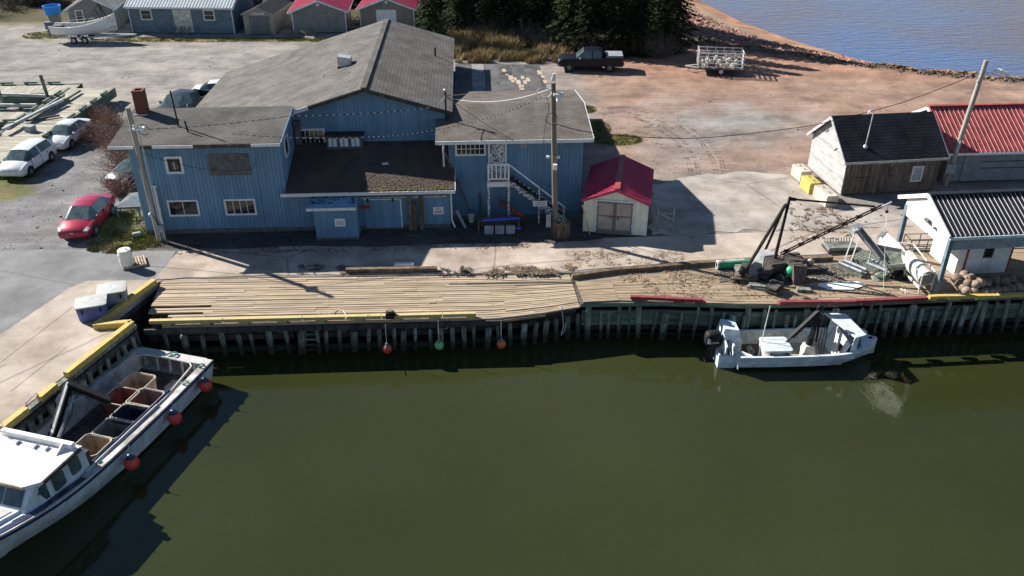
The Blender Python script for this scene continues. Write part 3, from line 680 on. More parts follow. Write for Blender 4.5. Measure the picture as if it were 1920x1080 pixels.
def window(root, a0, a1, z0, z1, b, nx=1, ny=1, fm='white_trim', pm='glass', fw=.1, mw=.035, name='window'):
    f = MB()
    f.bx(a0, a1, b-.05, b, z0, z0+fw); f.bx(a0, a1, b-.05, b, z1-fw, z1); f.bx(a0, a0+fw, b-.049, b, z0+fw, z1-fw); f.bx(a1-fw, a1, b-.049, b, z0+fw, z1-fw)
    o = f.build(name, fm, root)
    MB().bx(a0+fw, a1-fw, b-.012, b+.02, z0+fw, z1-fw).build('pane', pm, o)
    for i in range(1, nx): x = a0+fw+(a1-a0-2*fw)*i/nx; MB().bx(x-mw/2, x+mw/2, b-.035, b-.013, z0+fw, z1-fw).build('muntin', fm, o)
    for j in range(1, ny): z = z0+fw+(z1-z0-2*fw)*j/ny; MB().bx(a0+fw, a1-fw, b-.034, b-.014, z-mw/2, z+mw/2).build('muntin', fm, o)
    return o
BF = Frame(-20.35, 42.9, 3.0)
bb = thing('blue_building', 'big blue board sided fish plant with grey shingled roofs beside the wharf', 'building', tuple(BF.o), BF.r)
HR, HZ = 12.2, 7.0            # hall ridge a, z
def hz(a): return HZ-(HR-a)*.306 if a < HR else HZ-(a-HR)*.295
# left wing
m = MB(); m.prism([(0, 0, 0), (0, 0, 5.3), (0, 3.72, 5.78), (0, 3.72, 0)], (7.95, 0, 0)); m.build('left_wing_wall', 'blue_siding', bb)
siding(bb, (0, 7.95, lambda s: .25, lambda s: 5.28), lambda s, z, o: V(s, -o, z))
siding(bb, (.0, 3.7, lambda s: .25, lambda s: 5.3+s*.128), lambda s, z, o: V(7.95+o, s, z))
MB().bx(-.03, 7.98, -.05, .3, -.2, .24).build('foundation', 'board_grey', bb)
q = MB(); q.slab([(-.75, -.5, 5.38), (8.12, -.5, 5.38), (8.12, 3.85, 5.98), (-.75, 3.85, 5.98)], .1); q.build('left_wing_roof', 'roof_wing', bb)
MB().bx(-.75, 8.12, -.56, -.505, 5.16, 5.37).build('eave_board', 'dark_wood', bb)
for a0, a1 in ((-.78, .55), (1.5, 3.6), (6.6, 8.13)): MB().bx(a0, a1, -.6, -.563, 5.2, 5.36).build('fascia', 'white_trim', bb)
MB().prism([(8.125, -.5, 5.16), (8.125, -.5, 5.39), (8.125, 3.85, 5.99), (8.125, 3.85, 5.76)], (.04, 0, 0)).build('rake_board', 'blue_paint', bb)
# hall
m = MB(); m.prism([(.4, 4.1, 0), (16.85, 4.1, 0), (16.85, 4.1, hz(16.85)-.1), (HR, 4.1, HZ-.1), (.4, 4.1, hz(.4)-.1)], (0, 16.7, 0)); m.build('hall_wall', 'blue_siding', bb)
siding(bb, (7.97, 16.83, lambda s: 3.5, lambda s: hz(s)-.14), lambda s, z, o: V(s, 4.1-o, z))
q = MB(); q.slab([(HR, 3.7, HZ), (HR, 21.2, HZ), (-.15, 21.2, hz(-.15)), (-.15, 3.9, hz(-.15)), (7.6, 3.7, hz(7.6))], .1); q.build('hall_roof', 'roof_hall', bb)
q = MB(); q.slab([(HR, 3.7, HZ), (HR, 21.2, HZ), (17.15, 21.2, hz(17.15)), (17.15, 3.7, hz(17.15))], .1); q.build('hall_roof', 'roof_hall', bb)
MB().beam((HR, 3.68, HZ+.01), (HR, 21.22, HZ+.01), .34, .05).build('ridge_cap', 'roof_wing', bb)
for a0, a1, c in ((8.2, HR, 'dark_wood'), (HR, 17.15, 'dark_wood')): MB().beam((a0, 3.67, hz(a0)-.13), (a1, 3.67, hz(a1)-.13), .05, .2).build('rake_board', c, bb)
MB().beam((7.62, 3.63, hz(7.62)-.1), (9.0, 3.63, hz(9.0)-.1), .05, .22).build('rake_board', 'white_trim', bb)
# lean-to front section
LE, LT = 2.5, 3.72
m = MB(); m.prism([(7.955, 0, 0), (16.9, 0, 0), (16.9, 0, LE-.08), (7.955, 0, LE-.08)], (0, 4.1, 0)); m.build('lean_to_wall', 'blue_siding', bb)
siding(bb, (7.97, 16.9, lambda s: .22, lambda s: LE-.1), lambda s, z, o: V(s, -o, z))
MB().bx(7.99, 16.92, -.04, .3, -.2, .21).build('foundation', 'board_grey', bb)
q = MB(); q.slab([(7.99, -.5, LE), (17.2, -.5, LE), (17.2, 4.08, LT), (7.99, 4.08, LT)], .1); lr = q.build('lean_to_roof', 'roof_lean', bb)
MB().bx(7.75, 17.2, -.57, -.51, LE-.2, LE-.02).build('fascia', 'white_metal', bb)
MB().prism([(17.21, -.5, LE-.2), (17.21, -.5, LE), (17.21, 4.08, LT), (17.21, 4.08, LT-.2)], (.04, 0, 0)).build('rake_board', 'white_trim', bb)
# debris and moss on the lean-to roof: small chips scattered along the lower edge
m = MB(); r_ = random.Random(2)
for k in range(900):
    a = r_.uniform(8.2, 17.1); b_ = -.45+abs(r_.gauss(0, 1.0)); 
    if a < 11.5 and r_.random() < .6: continue
    if b_ > 3: continue
    z = LE+(b_+.5)*(LT-LE)/4.58; s = r_.uniform(.02, .06); m.box(a, b_, z+.01, s*1.6, s, .02, r_.uniform(0, 3))
tag(m.build('roof_litter', 'leaf_litter', bb), kind='stuff')
m = MB()
for k in range(330):
    a = r_.uniform(12.3, 17.15); b_ = -.48+abs(r_.gauss(0, .12)); z = LE+(b_+.5)*(LT-LE)/4.58; s = r_.uniform(.03, .08); m.box(a, b_, z+.015, s, s, .03, r_.uniform(0, 3))
tag(m.build('roof_moss', 'moss', bb), kind='stuff')
a, b_, z = BF.hit(722, 306, b=1.9); MB().box(a, 1.9, LE+2.4*.266+.03, .34, .28, .03, .3).build('roof_patch', 'sign_white', bb)
# right wing
RE, RR = 4.78, 5.42
m = MB(); m.prism([(16.9, 1.5, 0), (16.9, 1.5, RE-.05), (16.9, 5.5, RR-.1), (16.9, 9.8, RE-.1), (16.9, 9.8, 0)], (7.55, 0, 0)); m.build('right_wing_wall', 'blue_siding', bb)
siding(bb, (16.92, 24.45, lambda s: .2, lambda s: RE-.1), lambda s, z, o: V(s, 1.5-o, z))
siding(bb, (1.5, 9.8, lambda s: .2, lambda s: RE-.1), lambda s, z, o: V(24.45+o, s, z))
q = MB(); q.slab([(16.2, 1.0, RE), (24.95, 1.0, RE), (24.95, 5.5, RR), (16.9, 5.5, RR), (16.9, 3.6, RE+.37), (16.2, 3.6, RE+.37)], .1); q.build('right_wing_roof', 'roof_right', bb)
q = MB(); q.slab([(16.95, 5.5, RR), (24.95, 5.5, RR), (24.95, 10.1, RE), (16.95, 10.1, RE)], .1); q.build('right_wing_roof', 'roof_right', bb)
MB().bx(16.2, 24.95, .93, .99, RE-.22, RE-.02).build('fascia', 'white_trim', bb)
MB().prism([(24.96, 1.0, RE-.2), (24.96, 1.0, RE), (24.96, 5.5, RR), (24.96, 10.1, RE), (24.96, 10.1, RE-.2), (24.96, 5.5, RR-.2)], (.04, 0, 0)).build('rake_board', 'white_trim', bb)
# rear annex with patched tar roof
m = MB(); m.prism([(16.9, 10.12, 0), (23.3, 10.12, 0), (23.3, 10.12, 3.2), (16.9, 10.12, 3.2)], (0, 10.9, 0)); m.build('annex_wall', 'blue_siding', bb)
q = MB(); q.slab([(17.16, 10.14, 3.75), (23.6, 10.14, 3.6), (23.6, 21.3, 3.45), (17.16, 21.3, 3.6)], .12); an = q.build('annex_roof', 'tar_roof', bb)
def az(a, b_): return 3.75-.15*(a-17.16)/6.44-.15*(b_-10.14)/11.16
r_ = random.Random(8)
def felt(a0, a1, b0, b1, mt, dz=.012):
    m = MB(); m.slab([(a0, b0, az(a0, b0)+dz), (a1, b0, az(a1, b0)+dz), (a1, b1, az(a1, b1)+dz), (a0, b1, az(a0, b1)+dz)], .01); m.build('felt_strip', mt, an)
for k in range(6): felt(17.4+k*1.0, 18.32+k*1.0, 10.4, 21.2, 'felt_light' if k in (1,) else 'tar_roof', .008+.004*(k % 2))
for px, py in ((950, 136), (958, 144), (966, 146), (972, 152), (980, 143), (985, 152), (978, 162), (965, 177), (976, 175), (928, 193), (945, 130), (990, 147), (962, 150), (1012, 132), (1018, 140), (1022, 150)):
    p = at(px, py, 3.65); a, b_ = BF.ab(p); s = r_.uniform(.25, .42); felt(a-s*.42, a+s*.42, b_-s*1.5, b_+s*1.5, 'bare_wood', .02)
p = at(947, 135, 3.65); a, b_ = BF.ab(p); felt(a-.28, a+.28, b_-.3, b_+.3, 'tar_wood', .026)
a, b_ = BF.ab(at(1004, 193, 3.7)); 
hm = MB()
for x0, x1, y0, y1 in ((a-.75, a+.75, b_-.05, b_+.04), (a-.75, a+.75, b_+.75, b_+.84), (a-.75, a-.66, b_+.04, b_+.75), (a+.66, a+.75, b_+.04, b_+.75)): hm.bx(x0, x1, y0, y1, 3.6, 3.95)
hm.build('roof_hatch', 'white_trim', bb); MB().bx(a-.65, a+.65, b_+.05, b_+.74, 3.6, 3.74).build('hatch_board', 'bare_wood', bb)
# windows: left wing
def W(px0, py0, px1, py1, b, **k):
    a0, _, z1 = BF.hit(px0, py0, b=b); a1, _, z0 = BF.hit(px1, py1, b=b); return window(bb, a0, a1, z0, z1, b-.021, **k)
o = W(307, 293, 347, 325, 0, pm='board_grey', fw=.13, nx=2); 
for c in o.children: pass
a0, _, z1 = BF.hit(315, 299, b=0); a1, _, z0 = BF.hit(341, 321, b=0)
f = MB(); 
for x0, x1, y0, y1 in ((a0, a1, z0, z0+.1), (a0, a1, z1-.1, z1), (a0, a0+.1, z0+.1, z1-.1), (a1-.1, a1, z0+.1, z1-.1)): f.bx(x0, x1, -.06, -.034, y0, y1)
f.build('inner_frame', 'tar_wood', o)
W(312, 375, 377, 404, 0, nx=2, fw=.1); W(419, 373, 483, 402, 0, nx=4, fw=.1)
a0, _, z1 = BF.hit(388, 289, b=0); a1, _, z0 = BF.hit(472, 327, b=0); MB().bx(a0, a1, -.055, -.022, z0, z1).build('boarded_window', 'board_grey', bb)
# side window of the left wing
pts = [BF.hit(*p, a=7.97) for p in ((522, 273), (536, 259), (537, 288), (527, 305))]
zt, zb, b0, b1 = 5.05, 3.95, .95, 2.0
f = MB(); 
for y0, y1, z0, z1 in ((b0, b1, zb, zb+.1), (b0, b1, zt-.1, zt), (b0, b0+.1, zb+.1, zt-.1), (b1-.1, b1, zb+.1, zt-.1)): f.bx(7.972, 8.03, y0, y1, z0, z1)
o = f.build('window', 'white_trim', bb); MB().bx(7.971, 7.99, b0+.1, b1-.1, zb+.1, zt-.1).build('pane', 'glass', o)
# hall window, duct and wall heater box
W(559, 241, 612, 273, 4.1, nx=5, ny=2, fw=.12)
a0, _, z1 = BF.hit(551, 226, b=3.95); MB().bx(a0, a0+.34, 3.72, 4.06, 3.72, z1).build('duct', 'board_grey', bb)
a0, _, z1 = BF.hit(613, 251, b=3.9); a1 = BF.hit(680, 251, b=3.9)[0]
vb = MB().bx(a0, a1, 3.42, 4.07, 3.55, z1).build('vent_box', 'board_grey', bb); MB().bx(a0-.1, a1+.1, 3.3, 4.07, z1, z1+.08).build('vent_lid', 'tar_wood', vb)
for k in range(3):
    x = a0+.12+(a1-a0-.1)*k/3; MB().bx(x, x+(a1-a0)/3-.22, 3.395, 3.418, 3.68, z1-.12).build('vent_panel', 'white_trim', vb)
    MB().bx(x+(a1-a0)/6-.13, x+(a1-a0)/6-.1, 3.37, 3.393, 3.68, z1-.12).build('vent_bar', 'tar_wood', vb)
# right wing window, door, landing, stairs
W(853, 266, 911, 291, 1.5, nx=6, ny=2, fw=.1)
a0, _, z1 = BF.hit(915, 266, b=1.45); a1 = BF.hit(950, 266, b=1.45)[0]
LZ = 2.62
dr = MB().bx(a0+.1, a1-.1, 1.42, 1.478, LZ, 4.56).build('upper_door', 'flaky_white', bb)
f = MB(); f.bx(a0, a0+.1, 1.4, 1.479, LZ, 4.6); f.bx(a1-.1, a1, 1.4, 1.479, LZ, 4.6); f.bx(a0+.1, a1-.1, 1.4, 1.479, 4.56, 4.62); f.build('door_frame', 'white_trim', bb)
a2, _, z2 = BF.hit(976, 266, b=1.45); a3, _, z3 = BF.hit(988, 277, b=1.45); MB().bx(a2, (a2+a3)/2-.01, 1.44, 1.479, z3, z2).build('wall_vent', 'tote_grey', bb); MB().bx((a2+a3)/2+.01, a3, 1.44, 1.479, z3, z2).build('wall_vent', 'tote_grey', bb)
sta = thing('outside_stairs', 'weathered white wooden landing and stairs on the blue building front', 'stairs', tuple(BF.w(a0, .5, 0)), BF.r)
def S(mb, name, mt='flaky_white', parent=None):
    mb.v = [(p[0]-a0, p[1]-.5, p[2]) for p in mb.v]; return mb.build(name, mt, parent or sta)
la0, la1, lb0, lb1 = a0-.08, a1+.1, .25, 1.4
S(MB().bx(la0, la1, lb0, lb1, LZ-.1, LZ), 'landing', 'deck_wood'); S(MB().bx(la0-.03, la1+.03, lb0-.05, lb0-.003, LZ-.3, LZ-.02), 'apron_board', 'white_trim')
for x in (la0+.05, la1-.05):
    S(MB().beam((x, lb0+.06, 0), (x, lb0+.06, LZ-.11), .12, .12, (0, 1, 0)), 'leg'); S(MB().beam((x, lb0+.06, LZ+.005), (x, lb0+.06, LZ+.98), .1, .1, (0, 1, 0)), 'rail_post', 'white_trim')
S(MB().beam((la0, lb0+.06, LZ+.98), (la1, lb0+.06, LZ+.98), .09, .08), 'handrail', 'white_trim'); S(MB().beam((la0, lb0+.06, LZ+.14), (la1, lb0+.06, LZ+.14), .06, .08), 'bottom_rail', 'white_trim')
for k in range(4): x = la0+.25+k*(la1-la0-.5)/3; S(MB().beam((x, lb0+.06, LZ+.18), (x, lb0+.06, LZ+.94), .075, .05, (0, 1, 0)), 'baluster', 'white_trim')
ex = la1+3.25; NS = 13
for yb in (lb0+.1, lb1-.1): S(MB().beam((la1, yb, LZ-.12), (ex, yb, .08), .05, .24), 'stringer')
for k in range(NS):
    x = la1+(ex-la1)*(k+.7)/NS; z = LZ-(LZ)*(k+.8)/NS; S(MB().bx(x-.14, x+.14, lb0+.04, lb1-.06, z, z+.045), 'tread', 'dark_wood'); S(MB().bx(x-.15, x+.14, lb0-.0, lb0+.036, z-.17, z+.04), 'tread_end', 'flaky_white')
hp, hq = V(la1, lb0+.06, LZ+.95), V(ex-.1, lb0+.06, .95)
S(MB().beam(hp, hq, .07, .07), 'stair_handrail', 'white_trim')
for f_ in (.53, .985): p = hp.lerp(hq, f_); S(MB().beam((p.x, p.y-.08, 0), (p.x, p.y-.08, p.z), .1, .1, (0, 1, 0)), 'stair_post', 'flaky_white')
p = hp.lerp(hq, .55); sg = S(MB().bx(p.x-.42, p.x+.38, lb0-.16, lb0-.13, p.z-1.0, p.z-.68), 'notice_board', 'sign_white')
for k in range(2): S(MB().bx(p.x-.3, p.x+.28, lb0-.165, lb0-.162, p.z-.8-k*.12, p.z-.76-k*.12), 'printed_line', 'ink_grey', sg)
# porch box
a0, b0 = BF.ab(at(594, 452)); a1, _ = BF.ab(at(673, 449)); b0 = -1.25
PB, PF = 2.28, 1.95
MB().prism([(a0, b0, .12), (a0, b0, PF), (a0, -.05, PB-.05), (a0, -.05, .12)], (a1-a0, 0, 0)).build('porch_wall', 'blue_siding', bb)
siding(bb, (a0, a1, lambda s: .14, lambda s: PF-.02), lambda s, z, o: V(s, b0-o, z), gap=.16)
MB().bx(a0-.04, a1+.02, b0-.06, -.1, -.1, .12).build('porch_base', 'board_grey', bb)
q = MB(); q.slab([(a0-.35, b0-.2, PF+.06), (a1+.05, b0-.2, PF+.06), (a1+.05, -.02, PB+.06), (a0-.35, -.02, PB+.06)], .06); pr_ = q.build('porch_roof', 'blue_paint', bb)
MB().bx(a0-.35, a1+.05, b0-.26, b0-.205, PF-.1, PF+.05).build('fascia', 'white_trim', bb)
m = MB(); r_ = random.Random(4)
for k in range(90):
    x = r_.uniform(a0-.2, a1); y = r_.uniform(b0+.1, -.1); m.box(x, y, PF+.075+(y-b0+.2)*(PB-PF)/(1.45), r_.uniform(.04, .12), r_.uniform(.03, .08), .02, r_.uniform(0, 3))
tag(m.build('roof_litter', 'tar_wood', pr_), kind='stuff')
def notice(px0, py0, px1, py1, b, lines):
    x0, _, z1 = BF.hit(px0, py0, b=b); x1, _, z0 = BF.hit(px1, py1, b=b); s = MB().bx(x0, x1, b-.03, b-.005, z0, z1).build('notice', 'sign_white', bb)
    for fx0, fx1, fz0, fz1, c in lines: MB().bx(x0+(x1-x0)*fx0, x0+(x1-x0)*fx1, b-.034, b-.031, z0+(z1-z0)*fz0, z0+(z1-z0)*fz1).build('printed_line', c, s)
    return s, x0, x1, z0, z1
notice(627, 410, 648, 424, b0-.02, [(.15, .85, .2+.15*k, .27+.15*k, 'ink_grey') for k in range(4)])
s, x0, x1, z0, z1 = notice(812, 388, 832, 401, -.02, [(.12, .9, .18, .27, 'ink_red'), (.12, .9, .36, .46, 'ink_red')])
text_mesh('lettering', 'NO', .2, 'ink_red', s, ((x0+x1)/2, -.056, z0+(z1-z0)*.74), (pi/2, 0, 0), .002)
# sliding door
a0, _, z1 = BF.hit(681, 375, b=-.06); a1, _, z0 = BF.hit(754, 437, b=-.06)
z0 = .1; sd = MB().bx(a0, a1, -.075, -.03, z0, z1).build('sliding_door', 'blue_paint', bb)
siding(sd, (a0, a1, lambda s: z0, lambda s: z1), lambda s, z, o: V(s, -.075-o*.6, z))
MB().bx(a1, a1+.07, -.09, -.025, z0, z1+.05).build('door_trim', 'white_trim', sd); MB().bx(a0, a1, -.1, -.03, z1, z1+.06).build('door_trim', 'white_trim', sd)
MB().bx(a0-.2, a1+2.6, -.14, -.03, z1+.12, z1+.2).build('door_track', 'steel', bb)
for x in (a0+.25, a1-.4): MB().bx(x-.05, x+.05, -.12, -.1, z1-.12, z1+.12).build('hanger', 'black_steel', sd)
x, _, z = BF.hit(685, 388, b=-.1); MB().bx(x-.28, x+.28, -.11, -.095, z-.1, z+.08).build('red_plate', 'pipe_red', sd)
# downpipes
def pipe(pts, r, mt, name='downpipe'): MB().path(pts, r, 7).build(name, mt, bb, smooth=40)
pipe([(16.98, -.42, LE-.15), (16.98, -.12, LE-.4), (16.98, -.12, .5), (17.15, -.3, .12)], .05, 'white_trim')
a = BF.hit(832, 300, b=1.3)[0]; pipe([(a, 1.1, RE-.2), (a, 1.33, RE-.4), (a, 1.33, 3.15)], .06, 'white_trim')
a, _, z = BF.hit(289, 348, b=-.12); pipe([(a, -.12, z), (a, -.12, .3)], .06, 'white_trim'); MB().bx(a-.14, a+.14, -.17, -.03, z-.08, z).build('bracket', 'white_trim', bb)
# chimney and roof pipes
a = BF.hit(268, 212, b=3.3)[0]; zt = BF.hit(268, 168, b=3.3)[2]
mat('chimney_brick', (.20, .065, .048), .92, var=.2, scale=5)
ch = MB().prism([(a-.27, 3.05, 5.6), (a+.27, 3.05, 5.6), (a+.27, 3.62, 5.6), (a-.27, 3.62, 5.6)], (0, 0, zt-5.72)).build('chimney', 'chimney_brick', bb)
for k in range(15):          # corbelled brick courses
    z = 5.75+k*(zt-5.9)/15; MB().bx(a-.285, a+.285, 3.035, 3.635, z, z+(zt-5.9)/15-.03).build('brick_course', 'brick', ch)
m = MB(); m.bx(a-.3, a+.3, 3.02, 3.13, zt-.1, zt); m.bx(a-.3, a+.3, 3.54, 3.65, zt-.1, zt); m.bx(a-.3, a-.19, 3.13, 3.54, zt-.1, zt); m.bx(a+.19, a+.3, 3.13, 3.54, zt-.1, zt); m.build('chimney_cap', 'brick', ch)
MB().bx(a-.36, a+.36, 2.94, 3.03, 5.82, 5.92).build('flashing', 'galv', ch)
for px, py, h, r in ((333, 228, 1.95, .045), (351, 240, .62, .045)):
    a, b_, z = BF.hit(px, py, b=.9 if h < 1 else 1.6); z = 5.38+(b_+.5)*.138; MB().tube((a, b_, z), (a-.06, b_, z+h), r, n=7).build('roof_pipe', 'black_steel', bb, smooth=40)
# hood vent and stack on the hall roof
p = at(650, 138, 5.9); a, b_ = BF.ab(p); z = hz(a)
hv = MB().prism([(a-.42, b_-.3, z-.1), (a+.38, b_-.3, z+.1), (a+.34, b_-.3, z+.5), (a-.42, b_-.3, z+.62)], (0, .75, 0)).build('roof_vent', 'galv', bb)
MB().bx(a-.5, a+.45, b_-.36, b_-.31, z-.12, z-.02).build('vent_base', 'black_steel', hv); MB().prism([(a-.46, b_-.2, z-.05), (a-.425, b_-.2, z-.05), (a-.425, b_-.2, z+.55), (a-.46, b_-.2, z+.55)], (0, .55, 0)).build('vent_mouth', 'black_steel', hv)
p = at(816, 102, 6.0); a, b_ = BF.ab(p); MB().tube((a, b_, hz(a)-.05), (a, b_, hz(a)+.55), .06, n=8).build('roof_stack', 'black_steel', bb, smooth=40)
r_ = random.Random(6); m = MB()
for px, py in ((608, 150), (628, 153), (657, 160), (660, 152), (534, 198), (610, 180), (622, 176), (714, 116), (795, 127), (797, 143), (802, 158), (655, 113), (676, 128), (694, 96)):
    p = at(px, py, 5.8); a, b_ = BF.ab(p); m.box(a, b_, hz(a)+.03, r_.uniform(.06, .18), r_.uniform(.03, .06), .04, r_.uniform(0, 3))
tag(m.build('loose_shingles', 'felt_light', bb), kind='stuff')
# service mast at the hall corner
mx = BF.hit(836, 208, b=3.6); a = mx[0]
ms = MB().tube((a, 3.5, hz(a)-.6), (a, 3.5, hz(a)+1.15), .05, n=8).build('service_mast', 'black_steel', bb, smooth=40)
MB().ball((a, 3.5, hz(a)+1.2), .1, 8, 5).build('weatherhead', 'steel', ms, smooth=60); MB().beam((a-.2, 3.45, hz(a)+.75), (a+.25, 3.45, hz(a)+.75), .05, .05).build('insulator_bar', 'steel', ms)
MAST = BF.w(a, 3.5, hz(a)+.9)
# ================================================================ SMALLER BUILDINGS
def gable(name, label, cat, fr_, wdt, dep, eave, ridge, axis, wallm, roofm, over=.3, trim='white_trim', group=None, corner=True, roofname='roof', fascia=True, t=.07):
    """gabled shed in a local frame; axis 'b': ridge runs back (gable faces front), 'a': ridge runs sideways"""
    r = thing(name, label, cat, tuple(fr_.o), fr_.r, group)
    if axis == 'b':
        MB().prism([(0, 0, .06), (wdt, 0, .06), (wdt, 0, eave), (wdt/2, 0, ridge), (0, 0, eave)], (0, dep, 0)).build('wall', wallm, r)
        s = (ridge-eave)/(wdt/2); z = ridge+.05; e = ridge+.05-s*(wdt/2+over)
        ro = [MB().slab([(wdt/2, -over, z), (wdt/2, dep+over, z), (x, dep+over, e), (x, -over, e)], t).build(roofname, roofm, r) for x in (-over, wdt+over)]
        if fascia:
            for x in (-over, wdt+over): MB().beam((wdt/2, -over-.025, z-.11), (x, -over-.025, e-.11), .05, .17).build('rake_board', trim, r)
            for x, sg in ((-over, -1), (wdt+over, 1)): MB().bx(min(x, x+sg*.04), max(x, x+sg*.04), -over, dep+over, e-.17, e-.02).build('fascia', trim, r)
    else:
        MB().prism([(0, 0, .06), (0, dep, .06), (0, dep, eave), (0, dep/2, ridge), (0, 0, eave)], (wdt, 0, 0)).build('wall', wallm, r)
        s = (ridge-eave)/(dep/2); z = ridge+.05; e = z-s*(dep/2+over)
        ro = [MB().slab([(-over, dep/2, z), (wdt+over, dep/2, z), (wdt+over, y, e), (-over, y, e)], t).build(roofname, roofm, r) for y in (-over, dep+over)]
        if fascia:
            for x in (-over-.025, wdt+over+.025):
                for y in (-over, dep+over): MB().beam((x, dep/2, z-.11), (x, y, e-.11), .05, .17).build('rake_board', trim, r)
            MB().bx(-over, wdt+over, -over-.04, -over-.002, e-.17, e-.02).build('fascia', trim, r)
    if corner:
        for x in (-.02, wdt-.08): MB().bx(x, x+.1, -.025, .07, .06, eave-.02).build('corner_trim', trim, r)
    r_ = (z, e, ro); return r, r_
def vboards(root, a0, a1, z0, zt, b, matn, gap=.3, gw=.012, name='siding_board'):
    m = MB(); s = a0
    while s < a1-.02:
        e = min(a1, s+gap-gw); m.add([(s, b, z0), (e, b, z0), (e, b, zt(e)), (s, b, zt(s)), (s, b-.018, z0), (e, b-.018, z0), (e, b-.018, zt(e)), (s, b-.018, zt(s))], [(4, 5, 6, 7), (0, 1, 5, 4), (1, 2, 6, 5), (2, 3, 7, 6), (3, 0, 4, 7)]); s += gap
    return tag(m.build(name, matn, root), kind='stuff')
def clap(root, a0, a1, z0, z1, b, matn, h=.2, name='clapboard'):
    k = 0; z = z0
    while z < z1-.03:
        e = min(z1, z+h); m = MB(); m.add([(a0, b, z), (a1, b, z), (a1, b-.012, e), (a0, b-.012, e), (a0, b-.035, z), (a1, b-.035, z)], [(0, 1, 5, 4), (4, 5, 2, 3), (0, 4, 3), (1, 2, 5)]); m.build(name, matn, root); z += h
def ddoor(root, a0, a1, z0, z1, b, m1, m2, frame=.08, rails=True):
    mid = (a0+a1)/2
    for x0, x1 in ((a0, mid-.01), (mid+.01, a1)):
        d = MB().bx(x0, x1, b-.04, b, z0, z1).build('door', m1, root)
        f = .1
        if rails:
            for q in ((x0, x1, z0, z0+f*1.4), (x0, x1, z1-f, z1), (x0, x0+f, z0+f*1.4, z1-f), (x1-f, x1, z0+f*1.4, z1-f), (x0+f, x1-f, (z0+z1)/2, (z0+z1)/2+f)):
                MB().bx(q[0], q[1], b-.06, b-.041, q[2], q[3]).build('door_rail', m2, d)
        vboards(d, x0+.1, x1-.1, z0+.14, lambda s: z1-.1, b-.0405, m1, .22, .02)
    if frame:
        for q in ((a0-frame, a0-.005, z0, z1+frame), (a1+.005, a1+frame, z0, z1+frame), (a0, a1, z1+.005, z1+frame)): MB().bx(q[0], q[1], b-.05, b, q[2], q[3]).build('door_frame', 'white_trim', root)
# ---- garden shed with red metal roof
fA = Frame(3.98, 43.15, -10.0)
wS = 3.5
gs, (z, e, ro) = gable('garden_shed', 'cream garden shed with ribbed red metal roof beside the blue building', 'shed', fA, wS, 4.9, 2.02, 2.72, 'b', 'cream_siding', 'metal_red', .13, 'white_trim', fascia=False)
for side, o in zip((-1, 1), ro):
    for k in range(30):
        y = -.05+k*(5.0)/29; x1 = wS/2+side*(wS/2+.13); MB().beam((wS/2+side*.08, y, z+.012), (x1, y, e+.012), .03, .035).build('rib', 'metal_red', o)
    MB().beam((wS/2, -.155, z-.05), (wS/2+side*(wS/2+.15), -.155, e-.05), .05, .16).build('rake_board', 'metal_red', gs)
MB().beam((wS/2, -.14, z+.035), (wS/2, 5.04, z+.035), .3, .05).build('ridge_cap', 'metal_red_old', gs)
vboards(gs, .08, wS-.08, .08, lambda s: 2.72-abs(s-wS/2)*.4-.06, 0, 'cream_siding', .3)
ddoor(gs, .72, 2.68, .2, 1.98, -.03, 'taupe', 'taupe_dark', .09)
MB().bx(.7, 2.7, -.075, -.02, .04, .19).build('door_sill', 'taupe_dark', gs)
MB().box(1.6, -.105, 1.1, .28, .03, .06).build('latch', 'pipe_red', gs); MB().box(1.9, -.11, 1.05, .06, .04, .16).build('padlock', 'black_steel', gs)
for x in (.7, 2.7):
    for zz in (.55, 1.7): MB().bx(x-.05, x+.05, -.1, -.085, zz, zz+.12).build('hinge', 'white_trim', gs)
for k in range(3): MB().bx(.2, wS-.2, .3+k*2.1, .5+k*2.1, -.04, .058).build('skid', 'dark_wood', gs)
# pallet rack leaning in the shade right of the shed
pl = thing('metal_rack', 'dark metal rack standing in the shade right of the garden shed', 'rack', tuple(fA.w(wS+.55, .9, 0)), fA.r)
for x in (0, .9):
    for y in (0, .9): MB().tube((x, y, 0), (x, y, 1.1), .03, n=6).build('upright', 'steel', pl)
for a_, b_ in (((0, 0, 1.1), (.9, 0, 1.1)), ((0, .9, 1.1), (.9, .9, 1.1)), ((0, 0, 1.1), (0, .9, 1.1)), ((.9, 0, 1.1), (.9, .9, 1.1)), ((0, 0, .3), (.9, 0, .3)), ((0, 0, 1.1), (.9, .9, .3))): MB().tube(a_, b_, .025, n=6).build('bar', 'steel', pl)
# ---- weathered wooden shed
fB = Frame(20.15, 48.25, 7.5)
wd, dp = 6.05, 4.7
ws, (z, e, ro) = gable('wooden_shed', 'weathered wooden shed with black shingled roof and silvery left gable', 'shed', fB, wd, dp, 2.45, 4.25, 'a', 'brown_board', 'roof_black', .28, 'silver_board', corner=False)
r_ = random.Random(12)
x = 0
while x < wd-.02:          # upright boards of the front
    w_ = min(wd-x, r_.uniform(.17, .26)); MB().bx(x+.005, x+w_-.006, -.03-r_.uniform(0, .012), -.001, .05+r_.uniform(0, .06), 2.43).build('board', 'brown_board', ws); x += w_
zz = .08; k = 0
while zz < 4.15:           # silvery horizontal boards of the gable
    h = .2; half = dp/2 if zz+h < 2.45 else dp/2*(1-(zz+h-2.45)/1.8)
    if half < .2: break
    MB().bx(-.035-r_.uniform(0, .01), -.001, dp/2-half, dp/2+half, zz+.006, zz+h-.004).build('gable_board', 'silver_board', ws); zz += h
a0, _, z1 = fB.hit(1712, 313, b=-.05); a1, _, z0 = fB.hit(1733, 339, b=-.05); window(ws, a0, a0+.72, z0, z0+1.0, -.045, 1, 2, fw=.07, pm='tote_grey')
